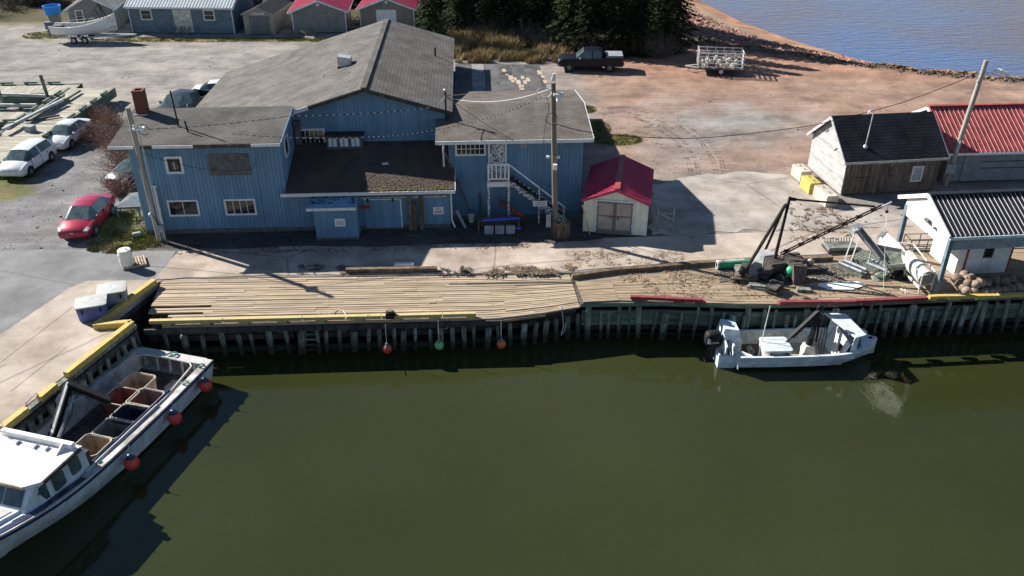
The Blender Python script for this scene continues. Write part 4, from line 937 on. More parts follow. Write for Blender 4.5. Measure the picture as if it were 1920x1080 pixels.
a0 = fB.hit(1655, 310, b=-.05)[0]
for k in range(2):
    d = MB().bx(a0+k*.72, a0+.7+k*.72, -.065, -.045, .12, 2.2).build('door', 'brown_board', ws); MB().box(a0+.62+k*.16, -.075, 1.15, .04, .02, .16).build('handle', 'black_steel', d)
MB().beam((a0+.55, -.085, 1.75), (a0+.65, -.085, 2.25), .03, .02).build('latch_stick', 'silver_board', ws)
for (a_, z_, l_) in ((.5, 1.15, 1.4), (2.9, 2.33, 2.2)): MB().bx(a_, a_+l_, -.075, -.05, z_, z_+.035).build('batten', 'silver_board' if l_ > 2 else 'dark_wood', ws)
for k, (y_, z_) in enumerate(((1.2, 3.0), (3.1, 3.0), (1.7, 2.3), (3.6, 3.3))): MB().beam((-.05, y_, z_), (-.07, y_-.3, z_+.25), .05, .03).build('loose_trim', 'dark_wood', ws)
m = thing('bent_vent_pipe', 'thin galvanized pipe with hooked top on the black shingled roof', 'pipe', tuple(fB.w(1.25, .55, 2.45+.05+.55*.766)), fB.r)
MB().path([(0, 0, -.05), (.04, 0, 1.2), (.06, 0, 2.05), (.02, 0, 2.2), (-.1, 0, 2.25), (-.22, 0, 2.18), (-.3, 0, 2.0)], .035, 7).build('pipe', 'galv', m, smooth=50); MB().lathe([(.16, -.08), (.12, .04), (.05, .1)], 9).build('flashing', 'galv', m, smooth=50)
# ---- red roofed building behind
fC = Frame(27.3, 50.3, 4)
rb, (z, e, ro) = gable('red_roof_building', 'grey clapboard building with long red ribbed metal roof behind the utility pole', 'building', fC, 9.0, 6.4, 2.2, 3.9, 'a', 'grey_clapboard', 'metal_red_old', .3, 'white_trim', corner=True)
for o, y, s in zip(ro, (-.3, 6.7), (1, -1)):
    for k in range(33):
        x = -.25+k*9.5/32; MB().beam((x, 3.2, z+.015), (x, y, e+.015), .026, .04).build('rib', 'rib_pink' if s > 0 else 'metal_red_old', o)
MB().beam((-.3, 3.2, z+.05), (9.3, 3.2, z+.05), .3, .05).build('ridge_cap', 'metal_red_old', rb)
clap(rb, .1, 8.9, .1, 2.18, 0, 'grey_clapboard', .19)
for k, c in enumerate(('bare_wood', 'white_trim', 'bare_wood', 'white_trim')): MB().bx(-.03, -.002, 1.2+k*.9, 2.0+k*.9, 1.4, 2.2+.5*min(k, 3-k)+.3).build('gable_panel', c, rb)
MB().bx(1.0, 1.9, -.08, -.04, .1, 2.0).build('door', 'grey_clapboard', rb)
for zz in (.9, 1.35): MB().bx(2.2, 6.2, -.07, -.04, zz, zz+.04).build('batten', 'dark_wood', rb)
# ---- black roofed canopy building on the wharf
fD = Frame(20.75, 36.0, 5.5)
cb = thing('canopy_building', 'white building under a big black ribbed metal canopy roof on posts', 'building', tuple(fD.o), fD.r)
CW, CD, CE, CR = 11.0, 6.2, 3.18, 4.28        # width, depth, eave, ridge ; ridge runs along a
yf, yb, yr = .1, 4.4, 2.55
for ys, ye, nm in ((yr, yf, 'roof'), (yr, yb+.6, 'roof')):
    ze = CE if ys != ye and ye == yf else CE-.05
    o = MB().slab([(-.1, ys, CR), (CW, ys, CR), (CW, ye, ze), (-.1, ye, ze)], .06).build(nm, 'metal_black', cb)
    for k in range(47):
        x = -.05+k*.24
        if x > CW: break
        MB().beam((x, ys, CR+.018), (x, ye, ze+.018), .017, .03).build('rib', 'rib_pale', o)
MB().beam((-.12, yr, CR+.05), (CW, yr, CR+.05), .32, .06).build('ridge_cap', 'metal_black', cb)
MB().bx(-.1, CW, yf-.07, yf-.01, CE-.16, CE-.02).build('gutter', 'tote_lid', cb)
MB().bx(.02, CW, yf+.05, yf+.13, CE-.74, CE-.17).build('beam_board', 'tote_grey', cb)
# gable end panel (clapboarded triangle) with rake boards
zg = CE-.76
MB().prism([(0, yf+.06, zg), (0, yf+.06, CE-.06), (0, yr, CR-.08), (0, yb, CE+.2), (0, yb, zg)], (.1, 0, 0)).build('gable_panel', 'white_paint', cb)
for k in range(11):
    zz = zg+.05+k*.15
    ya = yf+.1 if zz < CE-.1 else yf+.1+(zz-CE+.1)*(yr-yf)/(CR-CE); yc = 99
    yd = yb-.05 if zz < CE+.1 else yr+(CR-.1-zz)*(yb-yr)/(CR-CE-.2)
    lo_ = ya; hi_ = min(yd, max(yc, ya+.3))
    if hi_ > lo_+.15: MB().bx(-.02, -.002, lo_, hi_, zz, zz+.13).build('clapboard', 'white_paint', cb)
MB().beam((-.14, yr, CR-.03), (-.14, yf, CE-.03), .07, .2).build('rake_board', 'white_paint', cb); MB().beam((-.14, yr, CR-.03), (-.14, yb+.6, CE-.08), .07, .2).build('rake_board', 'white_paint', cb)
lamp = MB().box(-.12, 2.1, 3.1, .2, .34, .16, 0, 0, .3).build('wall_lamp', 'board_grey', cb); MB().box(-.1, 1.45, 3.0, .1, .14, .1).build('wall_vent', 'board_grey', cb)
for x, y in ((.05, .2), (.05, 4.3), (5.5, .2), (10.8, .2)):
    MB().beam((x, y, .04), (x, y, CE-.2), .2, .2, (0, 1, 0)).build('post', 'shed_blue', cb); MB().bx(x-.16, x+.16, y-.16, y+.16, .015, .045).build('post_foot', 'concrete_block', cb)
# inner white room
ra0, rb0 = 1.95, 1.95
MB().bx(ra0, ra0+2.75, rb0, 4.3, .03, 3.0).build('room_wall', 'white_paint', cb)
window(cb, ra0+1.3, ra0+1.78, .95, 1.95, rb0-.005, 1, 3, fm='dark_wood', fw=.06)
MB().bx(ra0+.38, ra0+.47, rb0-.03, rb0-.002, .05, 2.9).build('door_edge', 'pipe_red', cb); MB().bx(ra0+2.75, ra0+2.83, rb0-.03, rb0+.1, .05, 2.9).build('corner_trim', 'pipe_red', cb)
clap(cb, ra0+.5, ra0+1.28, .1, 2.95, rb0, 'white_paint', .16); clap(cb, ra0+1.8, ra0+2.72, .1, 2.95, rb0, 'white_paint', .16)

# ---------------------------------------------------------------- sheds along the back lane
def shed_at(px0, px1, py, name, label, cat, eave, ridge, dep, axis, wallm, roofm, over=.25, trim='white_trim', corner=True, deg=None):
    p, q = at(px0, py[0]), at(px1, py[1]); d = q-p; f = Frame(p.x, p.y, math.degrees(atan2(d.y, d.x)) if deg is None else deg)
    r, info = gable(name, label, cat, f, d.length, dep, eave, ridge, axis, wallm, roofm, over, trim, corner=corner); return r, f, d.length, info
r, f, wS, (z, e, ro) = shed_at(135, 221, (60, 57), 'lane_shed', 'grey shed with pale roof behind the white boat on its trailer', 'shed', 2.35, 3.6, 7, 'b', 'shed_grey', 'felt_light', .25)
vboards(r, .1, wS-.1, .1, lambda s: 3.6-abs(s-wS/2)*(1.25/(wS/2))-.05, 0, 'shed_grey', .3)
window(r, .75, 1.55, .9, 2.2, -.02, 1, 2, fw=.1)
for x in (1.5, 2.8): MB().bx(x, x+.25, -.05, -.02, 2.6, 2.9).build('wall_vent', 'felt_light', r)
r, f, wS, (z, e, ro) = shed_at(249, 441, (62, 64), 'lane_shed', 'long blue grey clapboard shed with pale ribbed metal roof and two windows', 'shed', 2.75, 4.2, 7, 'a', 'shed_blue', 'metal_pale', .25)
for k in range(36): x = -.2+k*(wS+.4)/35; MB().beam((x, 3.5, z+.015), (x, -.25, e+.015), .04, .04).build('rib', 'rib_pale', ro[0])
clap(r, .1, wS-.1, .1, 2.7, 0, 'shed_blue', .26)
for x in (1.25, wS-3.0): window(r, x, x+1.2, 1.35, 2.45, -.04, 1, 2, fw=.12)
d = MB().bx(wS*.43, wS*.43+1.9, -.075, -.04, .15, 2.45).build('door_panel', 'dirty_white', r)
for x in (wS*.44, wS*.44+.9):
    st = MB(); st.beam((x, -.9, .05), (x, -.08, .75), .06, .2); st.beam((x+.55, -.9, .05), (x+.55, -.08, .75), .06, .2); st.build('step_stringer', 'shed_grey', r)
    for k in range(4): MB().bx(x+.04, x+.51, -.85+k*.2, -.65+k*.2, .08+k*.17, .12+k*.17).build('step', 'silver_board', r)
r, f, wS, (z, e, ro) = shed_at(461, 516, (65, 66), 'lane_shed', 'small beige shed with dark roof and grey double doors under a name board', 'shed', 2.15, 2.75, 6, 'b', 'shed_beige', 'roof_shed_dark', .15, 'shed_beige')
vboards(r, .05, wS-.05, .1, lambda s: 2.75-abs(s-wS/2)*(.6/(wS/2))-.05, 0, 'shed_beige', .3)
ddoor(r, wS*.2, wS*.85, .1, 1.9, -.03, 'door_grey', 'door_grey', 0)
nb_ = MB().bx(wS*.32, wS*.72, -.06, -.03, 2.05, 2.24).build('name_board', 'sign_white', r)
for k in range(6): MB().bx(wS*.35+k*.18, wS*.35+k*.18+.12, -.066, -.061, 2.1, 2.19).build('printed_mark', 'ink_dark', nb_)
def redshed(px0, px1, py, label, wallm, doorm, blue_gable):
    r, f, wS, (z, e, ro) = shed_at(px0, px1, py, 'lane_shed', label, 'shed', 2.3, 3.35, 6, 'b', wallm, 'metal_red', .35)
    for o, sg in zip(ro, (-1, 1)):
        for k in range(18): y = -.3+k*6.6/17; MB().beam((wS/2, y, z+.012), (wS/2+sg*(wS/2+.35), y, e+.012), .04, .035).build('rib', 'metal_red', o)
    vboards(r, .08, wS-.08, .08, (lambda s: 2.32) if blue_gable else (lambda s: 3.35-abs(s-wS/2)*(1.05/(wS/2))-.06), 0, wallm, .3)
    if blue_gable: MB().prism([(.1, -.03, 2.33), (wS-.1, -.03, 2.33), (wS/2, -.03, 3.3)], (0, .029, 0)).build('gable_board', 'shed_grey', r)
    ddoor(r, wS*.32, wS*.66, .1, 2.05, -.03, doorm, doorm, 0 if not blue_gable else .08, rails=blue_gable)
    MB().bx(wS/2-.14, wS/2+.14, -.05, -.02, 2.75, 3.0).build('gable_vent', 'white_trim', r); return r
redshed(551, 651, (63, 61), 'grey shed with red roof and plain grey double doors', 'shed_grey', 'shed_grey', False)
redshed(677, 778, (57, 57), 'taupe shed with red roof and white double doors', 'shed_taupe', 'white_paint', True)
# ================================================================ VEHICLES
def wheel(root, x, y, r, w_, side, rimm='rim_grey'):
    t = MB().lathe([(r*.62, -w_/2), (r*.93, -w_/2), (r, -w_*.32), (r, w_*.32), (r*.93, w_/2), (r*.62, w_/2)], 18, (x, y, r), 'y').build('wheel', 'black_rubber', root, smooth=35)
    yo = y+side*w_/2
    m = MB(); m.lathe([(r*.63, -.012), (r*.6, .006), (r*.5, -.03)], 18, (x, yo, r), 'y'); m.build('rim', rimm, t, smooth=30)
    m = MB(); m.lathe([(.05, -.02), (.045, .02)], 8, (x, yo, r), 'y')
    for k in range(5):
        a = k*2*pi/5+.3; m.beam((x+.04*cos(a), yo+side*.004, r+.04*sin(a)), (x+r*.58*cos(a), yo+side*.004, r+r*.58*sin(a)), .065, .02, (0, 1, 0))
    m.build('spokes', rimm, t)
def car(name, label, cat, loc, rz, paint, st, glass, L, wf, wr_, wr=.32, track=.78, group=None, grille='black_rubber', emblem=False):
    """st: stations (x, halfwidth, zbottom, zbelt, roof halfwidth, zroof); glass: set of (station index, segment) turned to panes"""
    root = thing(name, label, cat, loc, rz, group); rings = []
    for x, w_, zb, zl, rw, zr in st:
        h = [(0, zb), (w_*.86, zb), (w_*.98, zb+.12), (w_, (zb+zl)*.55), (w_*.95, zl), (rw, zr-.045), (rw*.8, zr), (0, zr+.02)]
        ring = [V(x, y, z) for y, z in h]+[V(x, -y, z) for y, z in h[-2:0:-1]]; rings.append(ring)
    n = len(rings[0]); body = MB(); pan = {}
    allv = [p for r in rings for p in r]; bf = []
    for k in range(len(rings)-1):
        for i in range(n):
            f = (k*n+i, k*n+(i+1) % n, (k+1)*n+(i+1) % n, (k+1)*n+i)
            seg = i if i < 7 else n-1-i
            key = glass.get((k, seg))
            if key: pan.setdefault((key, 1 if (i < 7 or key != 'side_window') else -1), []).append([allv[q] for q in f])
            else: bf.append(f)
    bf += [tuple(range(n-1, -1, -1)), tuple(range((len(rings)-1)*n, len(rings)*n))]
    body.add(allv, bf); bo = body.build('body', paint, root, smooth=38)
    for (key, s), fl_ in pan.items():
        m = MB()
        for q in fl_: m.face(*q)
        m.build(key, 'car_glass', bo, smooth=38, fix=True)
    for x in (wf, wr_):
        for s in (1, -1):
            hw = [w_ for xx, w_, *_ in st if abs(xx-x) < .8]; hw = max(hw)
            MB().lathe([(wr+.055, -.01), (wr+.055, .012)], 20, (x, s*(hw-.0), wr+.02), 'y').build('wheel_arch', 'black_rubber', bo)
            wheel(root, x, s*(hw-.085), wr, .2, s)
    return root, bo
def sedan(name, label, loc, rz, paint, L=4.55, W=.88, H=1.46, hatch=False, wf=1.32, wr_=-1.32, cat='car'):
    f, r = L/2, -L/2
    if not hatch:
        st = [(r, W*.78, .42, .80, W*.70, .86), (r+.1, W*.92, .25, .94, W*.8, 1.0), (r+.62, W*.98, .2, .98, W*.82, 1.04), (r+.72, W, .2, .98, W*.82, 1.06), (r+1.35, W, .2, .96, W*.64, H-.05), (-.25, W, .2, .94, W*.66, H), (-.17, W, .2, .94, W*.66, H), (.42, W, .2, .93, W*.64, H-.05), (1.28, W, .2, .92, W*.80, .98), (1.34, W, .2, .91, W*.80, .97), (f-.45, W*.96, .22, .82, W*.76, .87), (f-.1, W*.88, .26, .68, W*.66, .73), (f, W*.74, .36, .56, W*.58, .60)]
        gl = {(3, 5): 'rear_window', (3, 6): 'rear_window', (4, 4): 'side_window', (6, 4): 'side_window', (3, 4): 'side_window', (7, 5): 'windscreen', (7, 6): 'windscreen', (7, 4): 'side_window'}
    else:
        st = [(r, W*.8, .42, .9, W*.66, 1.0), (r+.06, W*.94, .25, 1.0, W*.72, 1.1), (r+.12, W*.96, .22, 1.02, W*.72, 1.15), (r+.5, W, .2, 1.0, W*.68, H-.07), (r+.6, W, .2, 1.0, W*.68, H-.05), (-.35, W, .2, .98, W*.68, H), (-.25, W, .2, .98, W*.68, H), (.55, W, .2, .96, W*.66, H-.05), (1.3, W, .2, .96, W*.8, 1.02), (1.36, W, .2, .95, W*.8, 1.01), (f-.4, W*.96, .22, .86, W*.76, .9), (f-.1, W*.88, .26, .7, W*.66, .76), (f, W*.74, .36, .58, W*.58, .62)]
        gl = {(2, 5): 'rear_window', (2, 6): 'rear_window', (4, 4): 'side_window', (6, 4): 'side_window', (3, 4): 'side_window', (7, 5): 'windscreen', (7, 6): 'windscreen', (7, 4): 'side_window'}
        gl[(2, 4)] = None
    root, bo = car(name, label, cat, loc, rz, paint, st, gl, L, wf, wr_)
    for s in (1, -1):
        m = MB(); m.prism([(f-.12, s*W*.86, .70), (f-.4, s*W*.95, .785), (f-.38, s*W*.76, .825), (f-.1, s*W*.66, .715)], (.03, s*.008, -.07)); m.build('headlight', 'headlamp', bo)
        MB().box(r+.05, s*W*.78, .82, .1, W*.26, .16).build('tail_light', 'tail_lamp', bo)
        mm = MB(); mm.ball((.92, s*(W+.1), 1.0), .1, 8, 6, (.7, 1, .7)); mm.build('mirror', paint, bo, smooth=60)
    MB().box(f-.035, 0, .58, .06, W*.95, .13).build('grille', 'black_rubber', bo); MB().box(f-.03, 0, .38, .05, W*1.25, .1).build('lower_grille', 'black_rubber', bo)
    MB().box(f-.005, 0, .60, .03, .2, .05).build('emblem', 'chrome', bo)
    for s in (1, -1):
        for x in (.95, -.21, -1.0): MB().box(x, s*W*.985, .62, .014, .04, .58).build('door_gap', 'black_rubber', bo)
        for x in (-.05, -.85): MB().box(x, s*W*.985, .82, .16, .05, .03).build('door_handle', paint, bo)
        MB().box(0, s*W*.97, .27, L*.5, .06, .06).build('sill_trim', 'black_rubber', bo)
    MB().box(1.30, 0, .985, .08, W*1.45, .02).build('wiper_cowl', 'black_rubber', bo)
    return root
def place(pf, pr, side, half=.76):
    a, b_ = at(*pf), at(*pr); h = (a-b_).normalized(); left = V(-h.y, h.x, 0); c = (a+b_)/2-left*half*side; return (c.x, c.y, .02), atan2(h.y, h.x)
loc, rz = place((59, 330), (95.8, 303.5), 1); sedan('parked_car', 'white hatchback, nearest the camera of the two white cars by the stored docks', loc, rz, 'paint_white', 4.37, .88, 1.54, True, 1.3, -1.3)
loc, rz = place((134, 280), (167.4, 254.2), 1); sedan('parked_car', 'white sedan parked behind the white hatchback beside the stored docks', loc, rz, 'paint_silverwhite', 4.58, .87, 1.44)
loc, rz = place((178.3, 442), (209, 404), 1); rc = sedan('parked_car', 'bright red sedan parked on grass left of the blue building', loc, rz, 'paint_red', 4.6, .9, 1.47, wf=1.34, wr_=-1.34)
p = at(196, 362); sedan('parked_car', 'dark blue car half hidden behind the red brown shrub', (p.x+1.35, p.y+2.3, .02), radians(-112), 'paint_slate', 4.3, .87, 1.45)
p = at(384, 190); sedan('parked_car', 'white sedan mostly hidden behind the fish plant roof', (p.x+1.32, p.y+.8, .02), radians(4), 'paint_white', 4.6, .9, 1.45)
def pickup(name, label, loc, rz, paint, cover=None, W=1.0, L=5.8):
    f, r = L/2, -L/2
    st = [(r+1.85, W, .38, 1.22, W*.95, 1.24), (r+1.88, W, .38, 1.22, W*.80, 1.80), (r+2.02, W, .38, 1.22, W*.78, 1.86), (r+2.75, W, .38, 1.2, W*.78, 1.9), (r+2.85, W, .38, 1.2, W*.78, 1.9), (r+3.55, W, .38, 1.18, W*.76, 1.84), (r+4.2, W, .38, 1.17, W*.86, 1.27), (r+4.26, W, .38, 1.17, W*.86, 1.26), (f-.4, W*.98, .4, 1.1, W*.84, 1.2), (f-.08, W*.93, .45, 1.0, W*.8, 1.1), (f, W*.86, .5, .92, W*.76, 1.0)]
    gl = {(2, 4): 'side_window', (4, 4): 'side_window', (5, 4): 'side_window', (5, 5): 'windscreen', (5, 6): 'windscreen', (0, 5): 'rear_window', (0, 6): 'rear_window'}
    root, bo = car(name, label, 'pickup', loc, rz, paint, st, gl, L, f-.98, r+1.22, .4)
    bd = MB(); x0, x1 = r+.05, r+1.83
    bd.bx(x0, x1, W-.1, W, .5, 1.28); bd.bx(x0, x1, -W, -W+.1, .5, 1.28); bd.bx(x0, x0+.08, -W+.1, W-.1, .5, 1.26); bd.bx(x0+.08, x1, -W+.1, W-.1, .5, .72); bd.build('cargo_bed', paint, root)
    if cover: 
        c = MB(); c.loft([[V(x0, -W+.06, 1.285), V(x0, W-.06, 1.285), V(x0, W-.12, 1.40), V(x0, -W+.12, 1.40)], [V(x1-.25, -W+.06, 1.285), V(x1-.25, W-.06, 1.285), V(x1-.25, W-.12, 1.44), V(x1-.25, -W+.12, 1.44)]]); c.build('bed_cover', cover, root)
        MB().bx(x0+.03, x1-.28, -W+.13, W-.13, 1.43, 1.445).build('cover_panel', 'tote_grey', root)
    else: MB().bx(x1-.6, x1-.1, -W+.14, W-.14, .73, 1.1).build('tool_box', 'tub_red', root)
    for s in (1, -1):
        MB().box(f-.06, s*W*.72, .88, .1, W*.36, .2).build('headlight', 'headlamp', bo); MB().box(r+.06, s*(W-.06), 1.0, .1, .14, .3).build('tail_light', 'tail_lamp', root)
        MB().box(f-1.9, s*(W+.13), 1.3, .12, .2, .2).build('mirror', 'chrome', bo)
    MB().box(f+.005, 0, .86, .04, W*1.0, .24).build('grille', 'black_rubber', bo); MB().box(f+.02, 0, .55, .14, W*1.8, .16).build('front_bumper', 'chrome', bo); MB().box(r-.02, 0, .6, .14, W*1.85, .16).build('rear_bumper', 'chrome', root)
    return root
a, b_ = at(1076.7, 135), at(1142.5, 135.8); h = (a-b_).normalized(); left = V(-h.y, h.x, 0); c = (a+b_)/2-left*.9
pickup('pickup_truck', 'black pickup truck with pale bed cover parked by the spruce trees', (c.x-.12, c.y, .02), atan2(h.y, h.x), 'paint_black', 'mesh_grey')
p = at(318, 208, 1.1); pickup('pickup_truck', 'slate grey pickup with open bed seen over the left wing roof', (-25.05, 63.3, .02), radians(-109), 'paint_slate')

# ================================================================ BOATS
def hull(root, st, hm, gm, im, zf, gw=.12, navy=None, name='hull', fender=None):
    """st: (x, w, wc, zg, zc, zk) from stern to bow. outer skin, gunwale cap, inner skin"""
    def cr_(p0, p1, p2, p3, t): return tuple(.5*((2*b)+(c-a)*t+(2*a-5*b+4*c-d)*t*t+(3*b-a-3*c+d)*t**3) for a, b, c, d in zip(p0, p1, p2, p3))
    ext = [st[0]]+list(st)+[st[-1]]; fine = []
    for k in range(1, len(ext)-2):
        for j in range(4): fine.append(cr_(ext[k-1], ext[k], ext[k+1], ext[k+2], j/4))
    st = [tuple([f[0], max(.02, f[1]), max(.012, f[2])]+list(f[3:])) for f in fine+[st[-1]]]
    o = MB(); g_ = MB(); i_ = MB(); ro, rg, ri = [], [], []
    for x, w_, wc, zg, zc, zk in st:
        ro.append([V(x, -w_, zg), V(x, -(w_*.6+wc*.4), zg*.55+zc*.45), V(x, -wc, zc), V(x, 0, zk), V(x, wc, zc), V(x, w_*.6+wc*.4, zg*.55+zc*.45), V(x, w_, zg)])
        wi = max(w_-gw, .01); wci = max(wc-gw, .008)
        rg.append(([V(x, -w_, zg), V(x, -wi, zg)], [V(x, wi, zg), V(x, w_, zg)]))
        ri.append([V(x, -wi, zg-.001), V(x, -min(wi, wci+.03), zf), V(x, 0, zf), V(x, min(wi, wci+.03), zf), V(x, wi, zg-.001)])
    o.loft(ro, closed=False, cap=False)
    s = ro[0]; o.face(*s)          # transom
    h = o.build(name, hm, root, smooth=50)
    for sd in (0, 1):
        gg = MB(); rr = []
        for (a_, b_) in rg:
            p, q = (a_, b_)[sd]; u = V(0, 0, .05); e = V(0, .03 if (p.y+q.y) > 0 else -.03, 0)
            lo_, hi_ = (p, q) if p.y < q.y else (q, p); rr.append([lo_+V(0, -.03 if lo_.y < 0 else 0, -.03), hi_+V(0, .03 if hi_.y > 0 else 0, -.03), hi_+V(0, .03 if hi_.y > 0 else 0, .05), lo_+V(0, -.03 if lo_.y < 0 else 0, .05)])
        gg.loft(rr); gg.build('gunwale', gm, root, smooth=40)
    i_.loft(ri, closed=False, cap=False); i_.face(*ri[0]); inn = i_.build('inner_skin', im, root, smooth=30, fix=False)
    if navy:
        for sd in (-1, 1):
            m = MB(); m.loft([[V(x, sd*(w_+.012), zg-.02), V(x, sd*(w_+.05), zg-.06), V(x, sd*(w_+.05), zg-.14), V(x, sd*(w_+.012), zg-.16)] for x, w_, wc, zg, zc, zk in st]); m.build('rub_rail', navy, root, smooth=40)
    return h
# ---- aluminium skiff
BZ = WATER-.06
sk = thing('aluminium_skiff', 'aluminium work skiff with black outboard and half cabin moored at the wharf', 'boat', (10.5, 33.78, BZ), radians(1.8))
sk.scale = (.95, .95, .95)
st = [(0, 1.24, 1.0, .92, .22, .0), (1.5, 1.26, 1.03, .92, .22, 0), (3.2, 1.28, 1.04, .94, .24, 0), (4.8, 1.25, .96, .98, .24, -.05), (5.7, 1.08, .70, 1.02, .28, -.05), (6.4, .72, .38, 1.06, .36, .02), (6.95, .26, .12, 1.1, .6, .25), (7.18, .03, .02, 1.12, .85, .55)]
hull(sk, st, 'aluminium', 'aluminium', 'dirty_white', .26, .1)
for x0, x1, mt in ((.05, 2.0, 'alu_floor'), (2.02, 5.2, 'alu_floor_light')): MB().bx(x0, x1, -.98, .98, .262, .285).build('floor_panel', mt, sk)
for s in (-1, 1):
    for k in range(8): x = .4+k*.62; MB().beam((x, s*(.97 if x < 4.2 else .86), .3), (x, s*(1.13 if x < 4.2 else 1.08), .87), .05, .04).build('side_frame', 'aluminium', sk)
    MB().path([(.3, s*1.1, .62), (1.5, s*1.12, .55), (3, s*1.13, .6), (4.6, s*1.1, .62)], .02, 5).build('grab_rope', 'black_rubber', sk)
MB().bx(-.06, 0, -1.24, .25, .25, .98).build('transom_board', 'aluminium', sk); MB().prism([(-.03, -.55, .29), (.55, -1.1, .29), (.6, -1.1, .95), (.02, -.55, .95)], (.05, .05, 0)).build('transom_gate', 'white_paint', sk)
# motor bracket and box at the stern
br_ = MB(); br_.bx(-.85, -.05, -.8, -.72, .05, .75); br_.bx(-.85, -.05, .72, .8, .05, .75); br_.bx(-.92, -.85, -.8, .8, .05, .85); br_.bx(-.85, -.06, -.72, .72, .05, .12); br_.build('motor_bracket', 'aluminium', sk)
MB().bx(-.06, .5, .28, 1.1, .3, 1.0).build('stern_locker', 'aluminium', sk)
hb = MB().prism([(-.6, .3, 1.0), (.45, .3, 1.0), (.28, .3, 1.55), (-.45, .3, 1.65)], (0, .95, 0)).build('stern_hood', 'aluminium', sk); MB().prism([(.38, .42, 1.1), (.455, .42, 1.1), (.33, .42, 1.42), (.26, .42, 1.42)], (0, .6, 0)).build('hood_opening', 'black_rubber', hb)
MB().beam((-.62, .1, 1.35), (-.62, -.9, 1.15), .08, .5).build('stern_guard', 'white_metal', sk)
ob = thing('outboard_motor', 'black outboard motor tilted at the stern of the aluminium skiff', 'motor', tuple(sk.matrix_basis @ V(-1.1, -.05, .85)), radians(4.6))
ob.location = (10.5-1.03, 33.65, BZ+.6); ob.rotation_euler = (0, 0, radians(1.8))
m = MB(); m.loft([[V(cx+dx*sx, dy*sy, zz) for dx, dy in ((-1, -.7), (-.6, -1), (.6, -1), (1, -.7), (1, .7), (.6, 1), (-.6, 1), (-1, .7))] for cx, sx, sy, zz in ((0, .28, .22, .3), (-.02, .36, .28, .42), (-.02, .38, .29, .75), (-.04, .33, .26, .98), (-.06, .2, .16, 1.07))]); cw = m.build('cowl', 'black_steel', ob, smooth=50)
m = MB(); m.loft([[V(cx+dx*sx, dy*sy, zz) for dx, dy in ((-1, 0), (-.4, -1), (.6, -.8), (1, 0), (.6, .8), (-.4, 1))] for cx, sx, sy, zz in ((0, .2, .13, .3), (-.03, .17, .1, -.1), (-.06, .16, .06, -.55), (-.06, .2, .05, -.75))]); m.build('leg', 'black_steel', ob, smooth=50)
MB().lathe([(.03, -.3), (.09, -.15), (.09, .1), (.03, .2)], 8, (-.1, 0, -.6), 'x').build('gearcase', 'black_steel', ob, smooth=50)
m = MB()
for k in range(3): a = k*2*pi/3; m.prism([(-.33, .03*cos(a), -.6+.03*sin(a)), (-.36, .2*cos(a-.4), -.6+.2*sin(a-.4)), (-.33, .2*cos(a+.4), -.6+.2*sin(a+.4))], (.02, 0, 0))
m.build('propeller', 'steel', ob)
text_mesh('lettering', 'SUZUKI', .13, 'sign_white', cw, (-.02, -.295, .62), (pi/2, 0, 0), .004); MB().prism([(-.33, -.24, .55), (-.2, -.29, .55), (-.22, -.29, .8), (-.33, -.24, .85)], (0, -.01, 0)).build('decal', 'sign_white', cw)
# insulated box, bucket, rod
def tote(name, label, cat, loc, rz, sx, sy, sz, bm, lm, lid=True, grooves=3):
    r = thing(name, label, cat, loc, rz); b0 = MB()
    def ring(w_, d_, z, c=.1): return [V(x, y, z) for x, y in ((-w_+c, -d_), (w_-c, -d_), (w_, -d_+c), (w_, d_-c), (w_-c, d_), (-w_+c, d_), (-w_, d_-c), (-w_, -d_+c))]
    b0.loft([ring(sx/2*.94, sy/2*.94, .06), ring(sx/2, sy/2, sz)]); b0.build('body', bm, r, smooth=30)
    for x in (-sx*.35, sx*.35): MB().bx(x-.1, x+.1, -sy*.42, sy*.42, 0, .062).build('foot', bm, r)
    if lid:
        l = MB().loft([ring(sx/2+.03, sy/2+.03, sz-.02), ring(sx/2+.03, sy/2+.03, sz+.03), ring(sx/2-.04, sy/2-.04, sz+.045)]).build('lid', lm, r, smooth=25)
        for k in range(grooves): y = -sy*.3+k*sy*.6/max(1, grooves-1); MB().bx(-sx*.38, sx*.38, y-.02, y+.02, sz+.04, sz+.06).build('lid_ridge', lm, l)
        for s in (-1, 1): MB().box(sx*.3*s, -sy/2-.05, sz*.75, .08, .04, .22).build('latch', 'black_rubber', r)
    return r
def on(root_loc, rz, x, y, z):
    x, y, z = x*.95, y*.95, z*.95; return (root_loc[0]+x*cos(rz)-y*sin(rz), root_loc[1]+x*sin(rz)+y*cos(rz), root_loc[2]+z)
SK, SR = (10.5, 33.78, BZ), radians(1.8); SKS = .95
tote('fish_box', 'white insulated fish box with lid standing in the aluminium skiff', 'box', on(SK, SR, 1.95, -.42, .287), SR, 1.25, 1.15, .82, 'dirty_white', 'tote_lid')
bk = thing('bucket', 'white bucket lying on its side in the aluminium skiff', 'bucket', on(SK, SR, .95, .2, .44), SR)
MB().lathe([(.12, -.2), (.15, .18), (.165, .2), (.15, .2), (.14, .15), (.11, -.17)], 12, (0, 0, 0), 'y').build('pail', 'dirty_white', bk, smooth=40); MB().path([(.16, .18, 0), (.1, .32, -.1), (-.1, .32, -.1), (-.16, .18, 0)], .008, 5).build('handle', 'steel', bk)
for v_ in bk.children: v_.rotation_euler = (0, 0, pi)
rd = thing('pole', 'slim pale pole standing upright at the stern of the skiff', 'pole', on(SK, SR, 1.2, -.35, .287), SR); MB().tube((0, 0, 0), (.35, .5, 2.6), .03, .02, 6).build('shaft', 'white_metal', rd, smooth=40)
